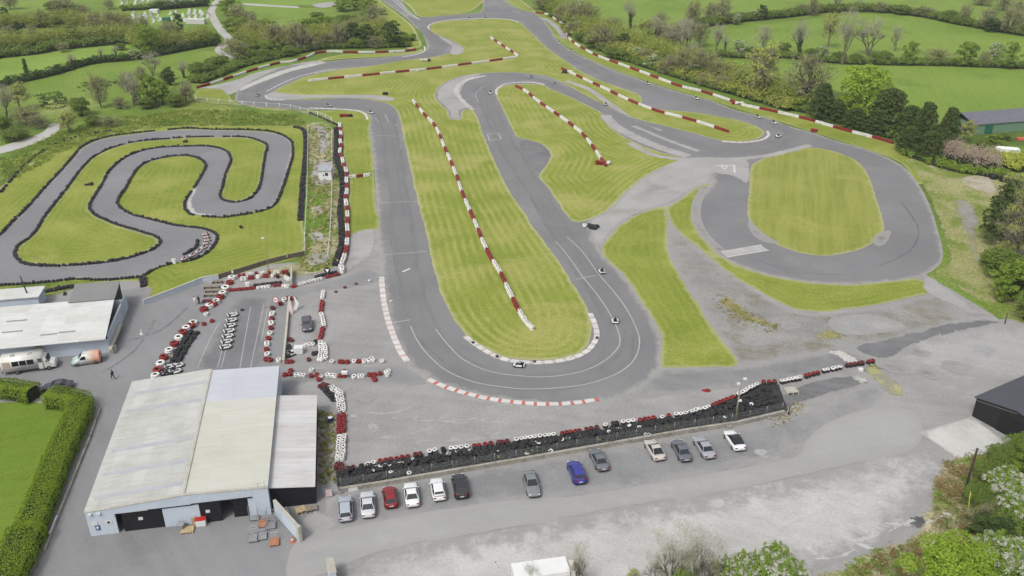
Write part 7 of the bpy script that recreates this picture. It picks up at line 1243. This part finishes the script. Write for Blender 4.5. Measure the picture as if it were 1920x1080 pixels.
scatter('bramble_growth', [(1760, 930), (1800, 920), (1830, 960), (1830, 1010), (1780, 1010), (1745, 990)], 90, .2, .8, .5, [LM['rust'], LM['straw'], LM['brown'], LM['shrub']], 'brown dead brambles beside the tarred pole', 40, .1)
scatter('bramble_growth', [(1770, 870), (1840, 850), (1920, 835), (1960, 870), (1960, 1120), (1560, 1120), (1640, 1040), (1740, 1010), (1830, 1000), (1820, 930)], 800, .3, 1.3, .6, [LM['shrub'], LM['leafy'], LM['rust'], LM['straw']], 'tangled green and brown scrub filling the bottom right corner', 44, .11)
scatter('bramble_growth', [(1770, 865), (1800, 865), (1810, 930), (1770, 940), (1750, 910)], 90, .2, .8, .5, [LM['straw'], LM['rust']], 'thin dead scrub edging the pale gravel', 24, .09)
scatter('verge_weeds', [(1440, 790), (1475, 775), (1490, 748), (1510, 760), (1490, 790), (1450, 802)], 70, .05, .16, .2, [LM['straw'], LM['rust'], LM['straw'], LM['shrub']], 'weeds at the end of the car park wall', 12, .09)
scatter('verge_weeds', [(1340, 545), (1420, 590), (1460, 608), (1450, 626), (1390, 612), (1335, 570)], 130, .05, .22, .35, [LM['straw'], LM['straw'], LM['rust'], LM['shrub']], 'weeds on the bare dirt between the grass strips', 10, .12)
hedge('woodland_strip', [(-60, 96), (0, 94), (60, 90), (150, 82), (240, 76), (290, 92), (350, 86), (385, 84)], 9, 5.5, LM['budding'], 'loose olive strip of scrub wood along the left field hedges', 'woodland strip', 30, .38, hv=.5, mats2=LM['shrub'])
hedge('woodland_strip', [(-60, 58), (20, 52), (90, 50), (160, 48), (230, 52)], 9, 5., LM['budding'], 'loose scrub wood on the slope left of the cemetery', 'woodland strip', 30, .4, hv=.5, mats2=LM['leafy'])
hedge('woodland_strip', [(470, 70), (500, 84), (540, 88), (600, 80), (660, 74), (720, 70)], 15, 5.5, LM['budding'], 'olive scrub wood filling between trees behind the far left bend', 'woodland strip', 30, .4, hv=.5, mats2=LM['shrub'])
hedge('woodland_strip', [(1024, 12), (1060, 36), (1110, 62), (1180, 88), (1260, 116), (1330, 142), (1400, 166), (1490, 198)], 9, 5.2, LM['budding'], 'olive scrub wood between the back straight barrier and the fields', 'woodland strip', 30, .36, hv=.5, mats2=LM['leafy'])
# loose stones on the gravel
pm = MB()
PQ = np.array([np.array(G(*p)[:2]) for p in [(640, 1078), (720, 1030), (1300, 930), (1700, 850), (1760, 900), (1700, 1000), (1560, 1055), (1300, 1078)]]); PR = np.array([np.array(G(*p)[:2]) for p in [(655, 740), (800, 735), (1100, 765), (1300, 750), (1360, 745), (1000, 800), (660, 860)]]); PT = np.array([np.array(G(*p)[:2]) for p in [(1270, 440), (1340, 500), (1480, 585), (1600, 600), (1590, 640), (1400, 680), (1330, 600)]])
for PP, n_ in ((PQ, 260), (PR, 320), (PT, 600)):
    q = RS.uniform(PP.min(0), PP.max(0), (n_ * 2, 2)); q = q[inside(PP, q)][:n_]
    for x in q:
        r = RS.uniform(.03, .1) * (1.6 if RS.rand() < .05 else 1); a = RS.uniform(0, 6); mi_ = RS.randint(3)
        pm.add([(x[0] + r * math.cos(a + k * 2.1), x[1] + r * math.sin(a + k * 2.1), .05) for k in range(3)] + [(x[0], x[1], .05 + r * .9)], [(0, 1, 3), (1, 2, 3), (2, 0, 3)], mi_)
tag(pm.build('loose_stones', [plain('stone_pale', C(196, 194, 188), .9), plain('stone_grey', C(164, 162, 158), .9), plain('stone_dark', C(136, 134, 130), .9)], fixn=False), 'loose stones scattered over the gravel', 'stones', kind='stuff')
# thin air between the camera and the far fields
m = MB(); m.box((0, 2400, 44.5), (6400, 6400, 91)); hz = m.build('haze', [bpy.data.materials.new('haze_air')], fixn=True); hz['kind'] = 'stuff'
hm_ = hz.data.materials[0]; hm_.use_nodes = True; ht = hm_.node_tree; ht.nodes.remove(ht.nodes['Principled BSDF']); pv = ht.nodes.new('ShaderNodeVolumePrincipled')
pv.inputs['Color'].default_value = (.93, .95, 1, 1); pv.inputs['Density'].default_value = HAZE; pv.inputs['Anisotropy'].default_value = .2; ht.links.new(pv.outputs[0], ht.nodes['Material Output'].inputs['Volume'])
